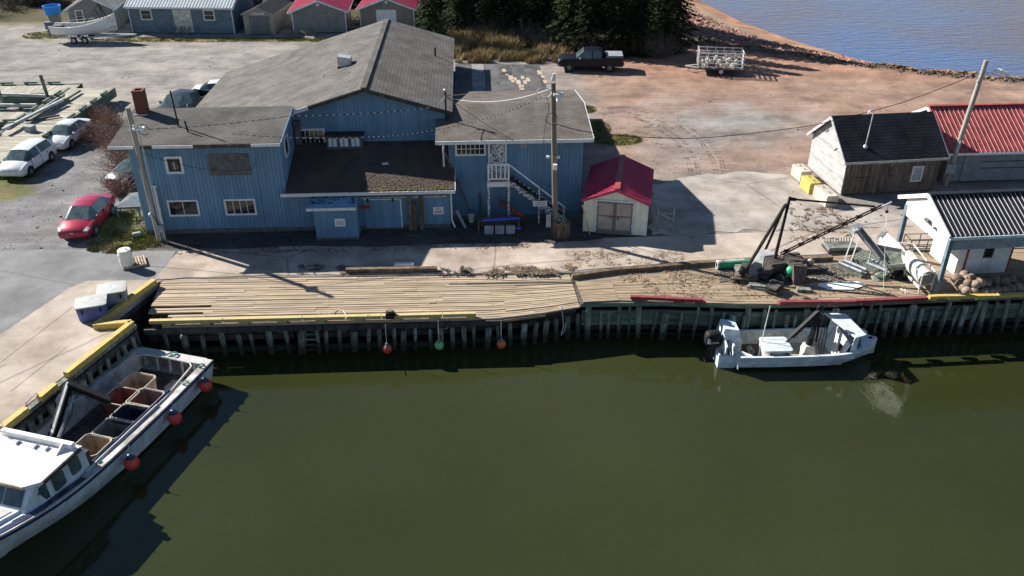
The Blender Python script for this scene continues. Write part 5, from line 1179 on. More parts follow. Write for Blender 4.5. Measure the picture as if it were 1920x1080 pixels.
# crane on white pedestal
cr = thing('skiff_crane', 'folded black hydraulic crane on a pedestal inside the aluminium skiff', 'crane', on(SK, SR, 3.75, -.1, .287), SR)
MB().loft([[V(-.35, -.3, 0), V(.35, -.3, 0), V(.35, .3, 0), V(-.35, .3, 0)], [V(-.2, -.2, .6), V(.2, -.2, .6), V(.2, .2, .6), V(-.2, .2, .6)]]).build('pedestal', 'dirty_white', cr)
MB().tube((0, 0, .6), (.05, 0, 1.0), .16, n=10).build('slew_column', 'black_steel', cr, smooth=40)
MB().beam((.05, 0, .9), (.3, .3, 2.35), .2, .26).build('main_boom', 'black_steel', cr); MB().beam((.3, .25, 2.3), (-.95, -.1, 1.1), .16, .2).build('folding_boom', 'black_steel', cr)
MB().beam((-.95, -.1, 1.1), (-1.4, -.22, .55), .08, .1).build('extension', 'black_steel', cr); MB().beam((-1.35, -.2, .62), (-1.6, -.26, .25), .07, .07).build('grab_arm', 'black_steel', cr)
MB().tube((.25, -.15, .8), (.35, .12, 1.9), .055, n=7).build('ram', 'black_steel', cr); MB().tube((.0, .14, 1.9), (-.6, -.0, 1.3), .05, n=7).build('ram', 'steel', cr)
MB().ball((.32, .28, 2.38), .2, 8, 6, (1, .6, 1)).build('knuckle', 'black_steel', cr, smooth=40)
for k in range(3): MB().path([(.3, .2-.1*k, 2.3), (.5+.08*k, .05-.1*k, 1.6), (.4+.1*k, -.15-.1*k, .6), (.55, -.35-.1*k, .1)], .022, 5).build('hose', 'cable_black', cr)
# half cabin
MB().prism([(5.42, -1.0, .6), (5.75, -.95, .6), (5.8, -.95, 1.82), (5.55, -1.0, 1.8)], (0, .05, 0)).build('cabin_side', 'aluminium', sk); MB().prism([(4.95, .95, .27), (5.75, .9, .27), (5.75, .9, 1.98), (5.15, .95, 1.98)], (0, .05, 0)).build('cabin_side', 'aluminium', sk)
cf = MB().prism([(4.95, -.95, .27), (5.0, -.95, .27), (5.45, -.95, 1.4), (5.4, -.95, 1.4)], (0, 1.85, 0)).build('console_front', 'white_paint', sk)
MB().lathe([(.16, -.012), (.18, 0), (.16, .012)], 14, (5.1, -.55, .95), 'x').build('steering_wheel', 'black_steel', sk); MB().box(5.17, -.45, 1.05, .1, .2, .16).build('control_box', 'black_steel', sk)
q = MB(); q.slab([(5.62, -1.0, 1.85), (4.75, 1.0, 2.05), (5.75, .92, 2.05), (6.2, -.75, 1.85)], .05); q.build('cabin_roof', 'aluminium', sk); MB().beam((5.61, -1.0, 1.83), (4.74, 1.0, 2.03), .08, .07).build('roof_edge', 'white_metal', sk)
MB().prism([(5.76, -.9, 1.0), (6.1, -.7, 1.08), (5.98, -.72, 1.55), (5.76, -.9, 1.55)], (0, .03, 0)).build('windscreen', 'car_glass', sk); MB().prism([(6.1, -.68, 1.1), (6.1, .65, 1.12), (5.98, .7, 1.8), (5.98, -.7, 1.58)], (.02, 0, 0)).build('windscreen', 'car_glass', sk)
MB().prism([(5.7, -1.02, 1.055), (6.4, -.68, 1.085), (7.12, -.02, 1.15), (7.12, .02, 1.15), (6.4, .68, 1.085), (5.7, 1.02, 1.055)], (0, 0, .02)).build('foredeck', 'aluminium', sk)
MB().prism([(6.3, .3, 1.15), (6.75, .25, 1.17), (6.7, .55, 1.15), (6.3, .7, 1.12)], (0, 0, .2)).build('bow_locker', 'white_paint', sk)
MB().box(6.85, 0, 1.17, .18, .1, .08).build('cleat', 'black_steel', sk)

# ---- lobster boat
hd = radians(-105.8); LB = (-15.47, 32.4, WATER)
lb = thing('fishing_boat', 'large white and navy fishing boat with open deck moored at the left pier', 'boat', LB, hd)
GZ = 1.2
st = [(0, 2.0, 1.75, GZ, .1, -.5), (2.5, 2.07, 1.85, GZ, .1, -.55), (5.5, 2.1, 1.85, GZ+.04, .12, -.6), (8.2, 2.06, 1.7, GZ+.12, .2, -.6), (10.2, 1.85, 1.3, GZ+.3, .35, -.6), (12, 1.35, .75, GZ+.52, .5, -.6), (13.5, .6, .25, GZ+.72, .7, -.4), (14.2, .04, .03, GZ+.85, .9, 0)]
hull(lb, st, 'hull_white', 'boat_inner', 'boat_inner', .42, .3, 'hull_navy')
tr = MB(); tr.prism([(-.06, -1.8, .3), (-.06, 1.8, .3), (-.06, 2.0, GZ-.18), (-.06, -2.0, GZ-.18)], (.05, 0, 0)); tr.build('transom', 'hull_white', lb)
MB().bx(-.09, -.005, -2.03, 2.03, GZ-.17, GZ-.02).build('stern_rail', 'hull_navy', lb); MB().bx(-.05, .42, -1.72, 1.72, GZ-.03, GZ+.052).build('stern_deck', 'boat_cabin_grey', lb)
m = MB(); m.path([(.75, -1.45, GZ+.08), (.5, -1.2, GZ+.08), (.44, 0, GZ+.08), (.5, 1.2, GZ+.08), (.75, 1.45, GZ+.08), (3, 1.72, GZ+.08), (7.5, 1.74, GZ+.1)], .045, 6).build('coaming', 'boat_cabin_grey', lb, smooth=50)
MB().bx(.5, 3.2, -1.6, 1.3, .422, .45).build('deck_grating', 'boat_floor', lb); MB().bx(3.2, 7.8, -1.62, .35, .424, .455).build('deck_grating', 'boat_floor', lb); MB().bx(.9, 7.8, .4, 1.66, .427, .47).build('deck_sole', 'boat_floor_tan', lb)
r_ = random.Random(9); m = MB()
for k in range(500): m.box(r_.uniform(.5, 7.5), r_.uniform(-1.55, .5), .47, r_.uniform(.03, .12), r_.uniform(.03, .1), r_.uniform(.02, .06), r_.uniform(0, 3))
tag(m.build('deck_debris', 'boat_floor', lb), kind='stuff')
for s in (-1, 1):
    for k in range(8): x = .8+k*.95; MB().beam((x, s*1.68, .5), (x, s*1.71, GZ-.05), .14, .06).build('side_frame', 'boat_inner', lb)
for k in range(5): MB().beam((.44, -1.3+k*.65, .5), (.36, -1.3+k*.65, GZ-.06), .1, .06).build('stern_frame', 'boat_inner', lb)
# pipes along the port side deck
for k, y in enumerate((1.62, 1.75)): MB().tube((2.6+k, y, GZ+.12), (7.9, y, GZ+.16), .05, n=7).build('side_pipe', 'hull_navy' if k == 0 else 'boat_cabin_grey', lb, smooth=40)
# wheelhouse
WX0, WX1, WZ = 7.6, 9.75, 2.42
def wq(x, y, z): return V(x, y, z)
house = MB(); rings = []
for x, w_, zt in ((WX0, 1.62, WZ-.08), (WX1+.1, 1.55, WZ-.08), (WX1+.7, 1.35, 1.68), (WX1+.75, 1.3, 1.5)):
    rings.append([V(x, -w_-.08, GZ+.1), V(x, -w_, zt), V(x, w_, zt), V(x, w_+.08, GZ+.1)])
house.loft(rings); hs_ = house.build('wheelhouse', 'hull_white', lb, smooth=25)
for sd in (-1, 1):
    for x0, x1, z0, z1 in ((7.93, 8.43, 1.56, 2.2), (8.73, 9.28, 1.56, 2.2)): 
        m = MB(); y = sd*1.66; c = .07; m.prism([(x0+c, y, z0), (x1-c, y, z0), (x1, y, z0+c), (x1, y-sd*.03, z1-c), (x1-c, y-sd*.04, z1), (x0+c, y-sd*.04, z1), (x0, y-sd*.03, z1-c), (x0, y, z0+c)], (0, sd*.02, 0)); m.build('side_window', 'car_glass', hs_)
    m = MB(); y = sd*1.62; m.prism([(9.53, y, 1.58), (10.1, y-sd*.16, 1.58), (9.8, y-sd*.06, 2.2), (9.53, y-sd*.03, 2.2)], (0, sd*.04, 0)); m.build('side_window', 'car_glass', hs_)
    m = MB(); y = sd*1.95; m.prism([(10.55, y-sd*.52, 1.44), (10.95, y-sd*.63, 1.5), (10.95, y-sd*.65, 1.66), (10.55, y-sd*.54, 1.60)], (0, sd*.03, 0)); m.build('porthole', 'car_glass', hs_)
def wsx(z): return WX1+.1+(WZ-.08-z)*.6/.66
for y0, y1 in ((-1.2, -.45), (-.38, .38), (.45, 1.2)):
    m = MB(); z0, z1 = 1.72, 2.26; m.prism([(wsx(z0)+.012, y0, z0), (wsx(z0)+.012, y1, z0), (wsx(z1)+.012, y1*.97, z1), (wsx(z1)+.012, y0*.97, z1)], (.02, 0, .015)); m.build('windscreen_pane', 'car_glass', hs_)
q = MB(); q.prism([(WX0+.2, -1.72, WZ-.06), (WX0+.2, 1.72, WZ-.06), (WX1+.0, 1.72, WZ-.06), (WX1+.38, 1.3, WZ-.06), (WX1+.38, -1.3, WZ-.06), (WX1+.0, -1.72, WZ-.06)], (0, 0, .12)); q.build('wheelhouse_roof', 'boat_roof', lb)
MB().prism([(WX1+.39, -1.3, WZ-.07), (WX1+.39, 1.3, WZ-.07), (WX1+.39, 1.3, WZ+.05), (WX1+.39, -1.3, WZ+.05)], (.03, 0, 0)).build('visor_edge', 'bare_wood', lb)
for sd in (-1, 1): MB().bx(WX0+.22, WX1-.1, min(sd*1.73, sd*1.78), max(sd*1.73, sd*1.78), WZ-.1, WZ+.04).build('visor_edge', 'dark_wood', lb)
MB().bx(WX0+.25, WX0+.43, -1.55, 1.6, WZ+.062, WZ+.3).build('roof_riser', 'boat_roof', lb); MB().prism([(WX0+.43, 1.2, WZ+.062), (WX0+.9, 1.2, WZ+.062), (WX0+.43, 1.2, WZ+.3)], (0, .06, 0)).build('roof_fin', 'boat_roof', lb)
for y in (-.6, .2, .7): MB().box(WX0+.65, y, WZ+.09, .22, .08, .06).build('roof_cleat', 'chrome', lb)
MB().tube((WX0+.5, -1.2, WZ+.06), (WX0+.2, -1.9, WZ+2.6), .018, .008, 5).build('antenna', 'sign_white', lb)
MB().bx(WX0-.25, WX0-.02, 1.0, 1.6, .5, 1.95).build('bulkhead_post', 'dark_wood', lb)
# trunk cabin and side deck forward
tcab = MB(); tcab.loft([[V(WX1+.72, -1.32, GZ+.25), V(WX1+.72, -1.18, 1.66), V(WX1+.72, 1.18, 1.66), V(WX1+.72, 1.32, GZ+.25)], [V(12.6, -.8, GZ+.55), V(12.6, -.68, 1.98), V(12.6, .68, 1.98), V(12.6, .8, GZ+.55)], [V(13.4, -.35, GZ+.7), V(13.4, -.3, 2.05), V(13.4, .3, 2.05), V(13.4, .35, GZ+.7)]]); tcab.build('trunk_cabin', 'hull_white', lb, smooth=25)
MB().prism([(WX1+.85, -1.0, 1.675), (WX1+.85, 1.0, 1.675), (12.5, .58, 1.985), (12.5, -.58, 1.985)], (0, 0, .03)).build('cabin_top', 'boat_cabin_grey', lb)
for sd in (-1, 1):
    m = MB(); m.loft([[V(x, sd*(w_-.28), zg+.055), V(x, sd*(w_-.02), zg+.055), V(x, sd*(w_-.02), zg+.068), V(x, sd*(w_-.28), zg+.068)] for x, w_, wc, zg, zc, zk in st[3:7]]); m.build('side_deck', 'hull_navy', lb)
m = MB(); m.loft([[V(x, -max(.02, w_-.3), zg+.04), V(x, max(.02, w_-.3), zg+.04)] for x, w_, wc, zg, zc, zk in st[3:]], closed=False, cap=False); m.build('foredeck', 'hull_white', lb)
# crane in the boat
LBw = lambda x, y, z: (LB[0]+x*cos(hd)-y*sin(hd), LB[1]+x*sin(hd)+y*cos(hd), LB[2]+z)
def b_at(px, py, z): 
    p = at(px, py, z); dx, dy = p.x-LB[0], p.y-LB[1]; return V(dx*cos(-hd)-dy*sin(-hd), dx*sin(-hd)+dy*cos(-hd), z-LB[2])
cq = thing('boat_crane', 'black knuckle boom crane folded over the deck of the fishing boat', 'crane', LBw(6.5, -1.1, .45), hd)
o0 = V(6.5, -1.1, .45)
def C_(mb, n, mt='black_steel', sm=None): mb.v = [(p[0]-o0.x, p[1]-o0.y, p[2]-o0.z) for p in mb.v]; return mb.build(n, mt, cq, smooth=sm)
k0, k1, k2 = b_at(96, 825, -.8), b_at(128, 722, .4), b_at(206, 752, -.2)
C_(MB().tube((6.5, -1.1, .45), (6.5, -1.1, 1.0), .22, n=10), 'base_column', sm=40); C_(MB().beam((6.5, -1.1, 1.0), k0, .26, .26), 'slew_head'); C_(MB().beam(k0, k1, .24, .3), 'main_boom'); C_(MB().beam(k1, k2, .2, .24), 'folding_boom')
C_(MB().beam(k1+V(.1, .1, .14), k2+V(.1, .1, .1), .08, .1), 'boom_tube'); C_(MB().beam(k1+V(-.15, -.1, .1), k2+V(-.15, -.1, .05), .07, .08), 'boom_tube')
C_(MB().tube(k0+V(-.1, .3, .1), k0.lerp(k1, .75)+V(-.25, .25, 0), .07, n=7), 'ram', 'steel', 40); C_(MB().beam(k0+V(0, .02, .16), k1+V(0, .02, .16), .1, .03), 'boom_plate', 'galv')
hb_ = b_at(118, 748, -.25); C_(MB().box(*hb_, .45, .4, .25, .4), 'hauler', 'white_metal'); C_(MB().path([k2, k2+V(.1, .1, -.5), k2+V(.05, 0, -.9)], .03, 5), 'chain', 'rust_black'); C_(MB().path([hb_, hb_+V(-.1, .1, -.5)], .03, 5), 'chain', 'rust_black')
for d in (.12, -.1): C_(MB().path([k0+V(d, .3, 0), k0.lerp(k1, .5)+V(d, .45, -.1), k1+V(d, .2, -.2), k1.lerp(k2, .6)+V(d, 0, -.2)], .02, 5), 'hose', 'cable_black')
# tubs in the boat (each a thing)
def tub(label, mt, px, py, zr, sz=.85, sx=1.12, sy=1.22, rzo=0, push=.16):
    p = at(px, py, zr); p = p+V(sin(hd), -cos(hd), 0)*push; r = thing('fish_tub', label, 'tub', (p.x, p.y, zr-sz), hd+rzo, 'open fish tubs on the fishing boat deck')
    def ring(w_, d_, z, c=.12): return [V(x, y, z) for x, y in ((-w_+c, -d_), (w_-c, -d_), (w_, -d_+c), (w_, d_-c), (w_-c, d_), (-w_+c, d_), (-w_, d_-c), (-w_, -d_+c))]
    w_, d_ = sx/2, sy/2
    m = MB(); m.loft([ring(w_*.9, d_*.9, 0), ring(w_, d_, sz-.04), ring(w_+.03, d_+.03, sz-.03), ring(w_+.03, d_+.03, sz), ring(w_-.05, d_-.05, sz), ring(w_*.9-.07, d_*.9-.07, .08)]); m.build('shell', mt, r, smooth=30)
    mm = MB(); mm.path([p_+V(0, 0, .012) for p_ in ring(w_, d_, sz, .12)], .03, 6, closed=True); mm.build('rim', 'tub_rim', r, smooth=50)
    return r
Zr = WATER+.47+.85
tub('tan fish tub nearest the stern of the fishing boat', 'tub_tan', 263, 716, Zr); tub('brick red fish tub beside the crane tip', 'tub_red', 232, 744, Zr); tub('plum brown fish tub against the boat side pipe', 'tub_plum', 279, 747, Zr)
tub('navy blue fish tub in the middle of the row', 'tub_navy', 250, 775, Zr); tub('grey green fish tub between the navy tub and the large tan tub', 'tub_grey', 218, 804, Zr); tub('large tan fish tub next to the wheelhouse', 'tub_tan', 188, 838, Zr+.08, .93, push=.42)
# buoys hanging on the boat side
def buoy(label, mt, p, r=.28, cap='hull_navy', group=None, line=.9):
    t = thing('fender_buoy', label, 'buoy', (p[0], p[1], p[2]-r), 0, group)
    MB().lathe([(.02, 0), (r*.5, .06*r), (r*.87, .45*r), (r, r), (r*.9, 1.42*r), (r*.6, 1.8*r), (r*.28, 2.0*r), (.05, 2.1*r)], 16).build('ball', mt, t, smooth=60)
    MB().lathe([(r*.62, 1.8*r), (r*.3, 2.06*r), (r*.24, 2.35*r), (.04, 2.4*r)], 12).build('neck', cap, t, smooth=50)
    MB().tube((0, 0, 2.3*r), (0, .1, 2.3*r+line), .012, n=5).build('line', 'rope_pale', t); return t
for px, py, lab in ((381, 722, 'red round fender buoy nearest the stern of the fishing boat'), (323, 783, 'red round fender buoy amidships on the fishing boat side'), (242, 867, 'red round fender buoy beside the fishing boat wheelhouse')): buoy(lab, 'buoy_red', at(px, py, WATER+.75)+V(.1, 0, 0), .3, line=.35)
for px, py, mt, lab in ((727, 644, 'buoy_red', 'red fender buoy hanging on the old wharf posts'), (824, 637, 'buoy_green', 'lime green fender buoy hanging on the old wharf posts'), (940, 635, 'buoy_orange', 'orange fender buoy hanging on the old wharf posts')):
    p = at(px, py, -1.35)+V(0, -.3, -.1); buoy(lab, mt, p, .23, 'post_wood', line=1.0)
# ropes coiled on the boat
def coil(name, label, c, mt, r=.2, n=5):
    m = MB(); pts = [(r*(1-.08*(k % 7)*.4)*cos(k*.7)+.03*sin(k*2.1), r*.7*(1-.05*(k % 5))*sin(k*.7), .03+.012*(k % 6)) for k in range(9*n)]; o = m.path(pts, .018, 5).build(name, mt); o.location = c; return tag(o, label, 'rope')
coil('rope_coil', 'pale teal rope coil on the stern deck of the fishing boat', LBw(.2, .1, GZ+.06), 'rope_teal', .26); coil('rope_coil', 'teal rope coil on the stern quarter of the fishing boat', LBw(.6, 1.85, GZ+.06), 'rope_teal', .16)
coil('rope_coil', 'pale rope coil on the fishing boat side deck near the tan tub', LBw(1.9, 1.9, GZ+.06), 'rope_pale', .16); coil('rope_coil', 'small teal rope knot beside the wheelhouse', LBw(7.3, 1.85, GZ+.08), 'rope_teal', .1)

# ---- white boat on trailer
pA, pB = at(137, 82), at(258, 82); 
tb = thing('boat_trailer', 'tandem axle trailer with white fenders under the old white boat', 'trailer', (at(148, 82).x, at(148, 82).y+1.0, 0), radians(6))
for s in (-1, 1):
    MB().beam((-2.0, s*.7, .55), (1.8, s*.7, .55), .1, .12).build('frame_rail', 'galv', tb); MB().beam((1.8, s*.7, .55), (5.3, 0, .55), .1, .12).build('drawbar', 'white_metal', tb)
    for x in (-.5, .55):
        t = MB().lathe([(.2, -.1), (.31, -.1), (.33, -.06), (.33, .06), (.31, .1), (.2, .1)], 14, (x, s*.98, .33), 'y').build('wheel', 'black_rubber', tb, smooth=40); MB().lathe([(.2, -.02), (.18, .01)], 12, (x, s*1.08, .33), 'y').build('rim', 'galv', t)
        MB().path([(x+.47*cos(a), s*.98, .36+.47*sin(a)) for a in (0, .5, 1.05, 1.57, 2.1, 2.64, 3.14)], .06, 5).build('fender', 'white_paint', tb)
for x in (-1.8, -.9, .2, 1.5): MB().beam((x, -.75, .62), (x, .75, .62), .09, .08).build('cross_bar', 'galv', tb)
MB().tube((5.0, 0, .55), (5.0, 0, 0), .04, n=6).build('jockey_leg', 'steel', tb); MB().beam((3.2, 0, .55), (3.1, 0, 1.3), .1, .1).build('winch_post', 'galv', tb)
w0 = thing('old_boat', 'old white open boat with rust stain sitting on the tandem trailer', 'boat', (tb.location.x-2.6, tb.location.y-.3, .72), radians(6))
st = [(0, .95, .7, .95, .2, .02), (1.5, 1.1, .82, .85, .18, 0), (3, 1.12, .8, .95, .2, 0), (4.4, .95, .55, 1.25, .32, .05), (5.6, .5, .2, 1.65, .6, .25), (6.15, .04, .03, 1.9, .95, .6)]
mat('old_hull', (.70, .71, .72), .6, var=.15, scale=.8, col2=(.48, .36, .28), lo=.28, hi=.42)
hull(w0, st, 'old_hull', 'white_paint', 'dirty_white', .3, .09)
for x in (1.2, 2.6): MB().bx(x, x+.3, -.95, .95, .55, .6).build('thwart', 'silver_board', w0)
MB().bx(.1, 1.0, -.6, .4, .31, 1.0).build('engine_box', 'board_grey', w0); MB().box(-.35, .1, .9, .55, .5, .7).build('outboard', 'shed_blue', w0); MB().box(-.4, .1, .3, .2, .15, .8).build('outboard_leg', 'board_grey', w0)
for a_, b_ in (((3.0, .5, .95), (4.9, 0, 2.9)), ((4.9, 0, 2.9), (5.5, -.2, 1.6)), ((4.9, 0, 2.9), (5.0, .3, 1.3)), ((4.4, .15, 2.4), (5.0, -.4, 1.35))): MB().tube(a_, b_, .045, n=6).build('hauler_frame', 'black_steel', w0)
for s in (-1, 1): MB().path([(1.2, s*1.05, 1.15), (2.4, s*1.08, 1.2), (3.8, s*1.02, 1.35)], .03, 5).build('hand_rail', 'white_metal', w0)
p = at(105, 50); bt = thing('blue_barrel_tank', 'bright blue plastic tub on grey stand beside the first lane shed', 'tank', (p.x-.2, p.y+.5, 0))
MB().lathe([(.62, 0), (.66, 1.2)], 14).build('stand', 'shed_grey', bt, smooth=40); MB().lathe([(.66, 1.2), (.8, 1.25), (.88, 2.0), (.92, 2.1), (.82, 2.1), (.76, 1.5)], 16).build('tub', 'plastic_blue', bt, smooth=40)

# ---- cage trailer with floats
p0, p1 = at(1310, 139), at(1393, 142); d = (p1-p0).normalized()
ct = thing('cage_trailer', 'white slatted cage trailer full of pale floats on red dirt', 'trailer', (at(1352, 142).x, at(1352, 142).y+1.05, 0), atan2(d.y, d.x))
HX, HY, Z0, Z1 = 1.88, 1.05, .62, 2.0
MB().bx(-HX, HX, -HY, HY, Z0-.1, Z0).build('bed', 'board_grey', ct)
for s in (-1, 1):
    for k in range(5): MB().bx(-HX, HX, min(s*HY, s*(HY+.04)), max(s*HY, s*(HY+.04)), Z0+.1+k*.3, Z0+.16+k*.3).build('side_slat', 'white_metal', ct)
    for k in range(6): x = -HX+k*2*HX/5; MB().bx(x-.03, x+.03, min(s*(HY-.05), s*(HY-.002)), max(s*(HY-.05), s*(HY-.002)), Z0, Z1+.04).build('side_post', 'white_metal', ct)
    for k in range(5): MB().bx(min(s*HX, s*(HX+.04)), max(s*HX, s*(HX+.04)), -HY, HY, Z0+.1+k*.3, Z0+.18+k*.3).build('end_slat', 'white_metal', ct)
    for k in range(4): y = -HY+k*2*HY/3; MB().bx(min(s*(HX+.042), s*(HX+.08)), max(s*(HX+.042), s*(HX+.08)), y-.03, y+.03, Z0, Z1+.04).build('end_post', 'white_metal', ct)
    t = MB().lathe([(.2, -.09), (.3, -.09), (.32, -.05), (.32, .05), (.3, .09), (.2, .09)], 14, (.1, s*(HY-.12), .32), 'y').build('wheel', 'black_rubber', ct, smooth=40); MB().lathe([(.19, -.012), (.17, .012)], 12, (.1, s*(HY-.03), .32), 'y').build('rim', 'white_paint', t)
MB().beam((-HX, -.5, .5), (-HX-1.1, 0, .5), .08, .08).build('drawbar', 'white_metal', ct); MB().beam((-HX, .5, .5), (-HX-1.1, 0, .5), .08, .08).build('drawbar', 'white_metal', ct); MB().tube((-HX-.8, 0, .5), (-HX-.8, 0, 0), .04, n=6).build('jockey_leg', 'steel', ct)
r_ = random.Random(21); base = None
for k in range(46):
    x = r_.uniform(-HX+.25, HX-.25); y = r_.uniform(-HY+.25, HY-.25); z = Z0+.2+r_.choice((0, 0, .3))*(1 if abs(x) < 1.3 else .5)
    rz_ = ct.rotation_euler.z; lc = (ct.location.x+x*cos(rz_)-y*sin(rz_), ct.location.y+x*sin(rz_)+y*cos(rz_), z)
    if base is None:
        base = MB().lathe([(.03, -.26), (.13, -.2), (.18, -.05), (.18, .05), (.13, .2), (.03, .26)], 9).build('trailer_float', 'float_pale', smooth=60); tag(base, 'pale oval float lying loose in the white cage trailer', 'float', 'floats in the cage trailer'); o = base
    else: o = inst(base)
    o.location = lc; o.rotation_euler = (r_.uniform(0, 3), r_.uniform(0, 3), r_.uniform(0, 3))
# ================================================================ POLES AND WIRES
def upole(label, base, top, r0, r1, mt):
    r = thing('utility_pole', label, 'utility pole', tuple(base)); b_, t = V(base), V(top)
    MB().tube((0, 0, -.2), t-b_, r0, r1, 12).build('shaft', mt, r, smooth=40); return r
pL = upole('grey timber utility pole leaning by the left corner of the blue building', at(300, 452), V(-19.5, 42.15, 7.5), .15, .12, 'pole_grey')
b0 = V(*pL.location)
def PL(px, py, Y): return aty(px, py, Y)-b0
h = PL(260, 241, 41.95); MB().box(h.x, h.y, h.z, .55, .35, .1, .2).build('bracket', 'white_paint', pL); 
for k in range(4): MB().tube(h+V(-.2+k*.13, -.1, .05), h+V(-.2+k*.13, -.1, .2), .04, n=6).build('insulator', 'white_paint', pL)
MB().beam(h+V(.0, .0, -.1), h+V(.02, .1, -.5), .12, .08).build('bracket_arm', 'white_paint', pL)
MB().path([h+V(.3*cos(a)+.25, -.05, .28*sin(a)-.05) for a in [k*.5 for k in range(12)]], .018, 5).build('cable_loop', 'cable_black', pL)
MB().tube((.22, -.03, 6.2), (.22, -.05, .1), .03, n=6).build('conduit', 'galv', pL, smooth=40); MB().tube((.33, -.05, 3.2), (.33, -.07, .1), .035, n=6).build('conduit', 'white_trim', pL, smooth=40)
MB().box(.26, -.16, .85, .36, .18, .42).build('meter_box', 'tote_grey', pL); MB().ball((-.12, -.15, 1.65), .12, 9, 6).build('meter', 'galv', pL, smooth=60)
for x in (.12, .38): MB().tube((x, -.12, .64), (x, -.12, 0), .03, n=6).build('conduit', 'galv', pL)
MB().tube((0, -.1, 1.6), (.2, -.12, 1.05), .025, n=5).build('cable', 'cable_black', pL)
pC = upole('tall grey utility pole with street light box in front of the stairs', at(1042, 442), V(2.08, 42.7, 8.62), .17, .13, 'pole_wood')
c0 = V(*pC.location); PC = lambda px, py, Y=42.5: aty(px, py, Y)-c0
h = PC(1038, 148); MB().loft([[h+V(x, y, z) for x, y in ((-.1, -.08), (.1, -.08), (.1, .08), (-.1, .08))] for z in (-.1, .0)]+[[h+V(.02+x*.7, y*.7, .28) for x, y in ((-.1, -.08), (.1, -.08), (.1, .08), (-.1, .08))]]).build('lamp_head', 'white_paint', pC)
h = PC(1047, 177); MB().box(h.x, h.y, h.z, .5, .3, .1, .1).build('crossarm', 'white_paint', pC); MB().lathe([(.08, -.28), (.16, -.22), (.16, .02), (.1, .06)], 10, h+V(.05, -.05, -.1)).build('transmitter', 'white_paint', pC, smooth=40)
h = PC(1020, 173); MB().path([h+V(.4*cos(a), .05*sin(a*2), .22*sin(a)+.03*cos(3*a)) for a in [k*.42 for k in range(24)]], .022, 5).build('cable_loop', 'cable_white', pC)
h = PC(1036, 222); MB().path([h+V(.3*cos(a)-.05, -.05, .3*sin(a)) for a in [k*.5 for k in range(13)]], .02, 5).build('cable_loop', 'cable_black', pC)
MB().tube((-.17, -.06, 6.2), (-.17, -.06, .2), .035, n=6).build('conduit', 'galv', pC, smooth=40)
h = PC(1040, 312); MB().box(h.x+.02, -.28, h.z, .2, .16, .3).build('junction_box', 'white_paint', pC); h = PC(1037, 295)
for s in (-1, 1): MB().box(h.x+s*.28, -.2, h.z+.02, .16, .12, .12).build('floodlight', 'white_paint', pC); MB().beam((h.x, -.15, h.z), (h.x+s*.28, -.2, h.z), .04, .04).build('floodlight_arm', 'steel', pC)
h = PC(1029, 385); MB().box(h.x, -.22, 1.05, .26, .2, .75).build('meter_box', 'tote_grey', pC)
m = MB(); r_ = random.Random(14); cb_ = thing('pole_crib', 'brown upright plank crib around the foot of the central utility pole', 'crib', tuple(at(1048, 446)+V(.1, .25, 0)))
for k in range(13):
    a = pi+k*pi/12; MB().beam((.52*cos(a), .4*sin(a), 0), (.5*cos(a), .38*sin(a), .95+r_.uniform(-.08, .12)), .14, .035, (cos(a), sin(a), 0)).build('plank', 'brown_wood', cb_)
pR = upole('leaning pale utility pole with lamp arm beside the red roofed building', at(1771, 347), V(27.95, 50.3, 7.75), .17, .13, 'pole_grey')
r0 = V(*pR.location); h = aty(1832, 152, 50.3)-r0; h2 = aty(1865, 134, 50.0)-r0; h3 = aty(1890, 140, 49.9)-r0
MB().path([h, h.lerp(h2, .5)+V(0, 0, .12), h2], .05, 6).build('lamp_arm', 'white_paint', pR, smooth=50); MB().loft([[h2+V(0, y, z) for y, z in ((-.06, 0), (.06, 0), (.06, .1), (-.06, .1))], [h2.lerp(h3, .4)+V(0, y, z) for y, z in ((-.24, -.06), (.24, -.06), (.2, .2), (-.2, .2))], [h3+V(0, y, z) for y, z in ((-.2, -.04), (.2, -.04), (.14, .12), (-.14, .12))]]).build('lamp_head', 'white_paint', pR, smooth=40)
MB().path([h+V(0, 0, -.6), h+V(.1, -.1, -2), V(.12, -.1, 2.2)], .035, 6).build('conduit', 'white_trim', pR); MB().box(-.05, -.22, 1.2, .55, .2, .55).build('meter_box', 'tote_grey', pR)
def wire(name, label, pts, r, mt, sag=.25, wrap=False, n=14):
    o = []
    for k in range(len(pts)-1):
        p, q = V(pts[k]), V(pts[k+1])
        for i in range(n): t = i/n; o.append(p.lerp(q, t)-V(0, 0, sag*4*t*(1-t)))
    o.append(V(pts[-1])); w_ = MB().path(o, r, 5).build(name, mt); tag(w_, label, 'wire')
    if wrap:
        m2 = MB()
        for i in range(len(o)-1):
            a_, b_ = o[i], o[i+1]; m = 3
            for j in range(m):
                if (i+j) % 2 == 0: m2.tube(a_.lerp(b_, j/m), a_.lerp(b_, (j+.8)/m), r*1.15, n=5)
        m2.build('wrap', 'cable_white', w_)
    return w_
TL, TC = V(-19.45, 42.0, 6.45), V(2.1, 42.6, 7.6)
wire('overhead_wire', 'pale twisted wire from the left pole past the hall gable to the central pole', [aty(258, 243, 42), aty(545, 217, 43.6), aty(812, 201, 45), MAST], .018, 'cable_black', .12, True)
wire('overhead_wire', 'lower twisted wire running across the hall wall to the right wing', [aty(430, 250, 42.3), aty(690, 257, 42.7), aty(880, 230, 43), aty(1030, 175, 42.7)], .016, 'cable_black', .15, True)
wire('overhead_wire', 'thick white cable sagging between the service mast and the central pole', [MAST+V(.1, 0, -.1), aty(1033, 166, 42.7)], .018, 'cable_white', .45)
wire('overhead_wire', 'thin black wire from the service mast to the central pole top', [MAST, aty(1035, 155, 42.7)], .016, 'cable_black', .1)
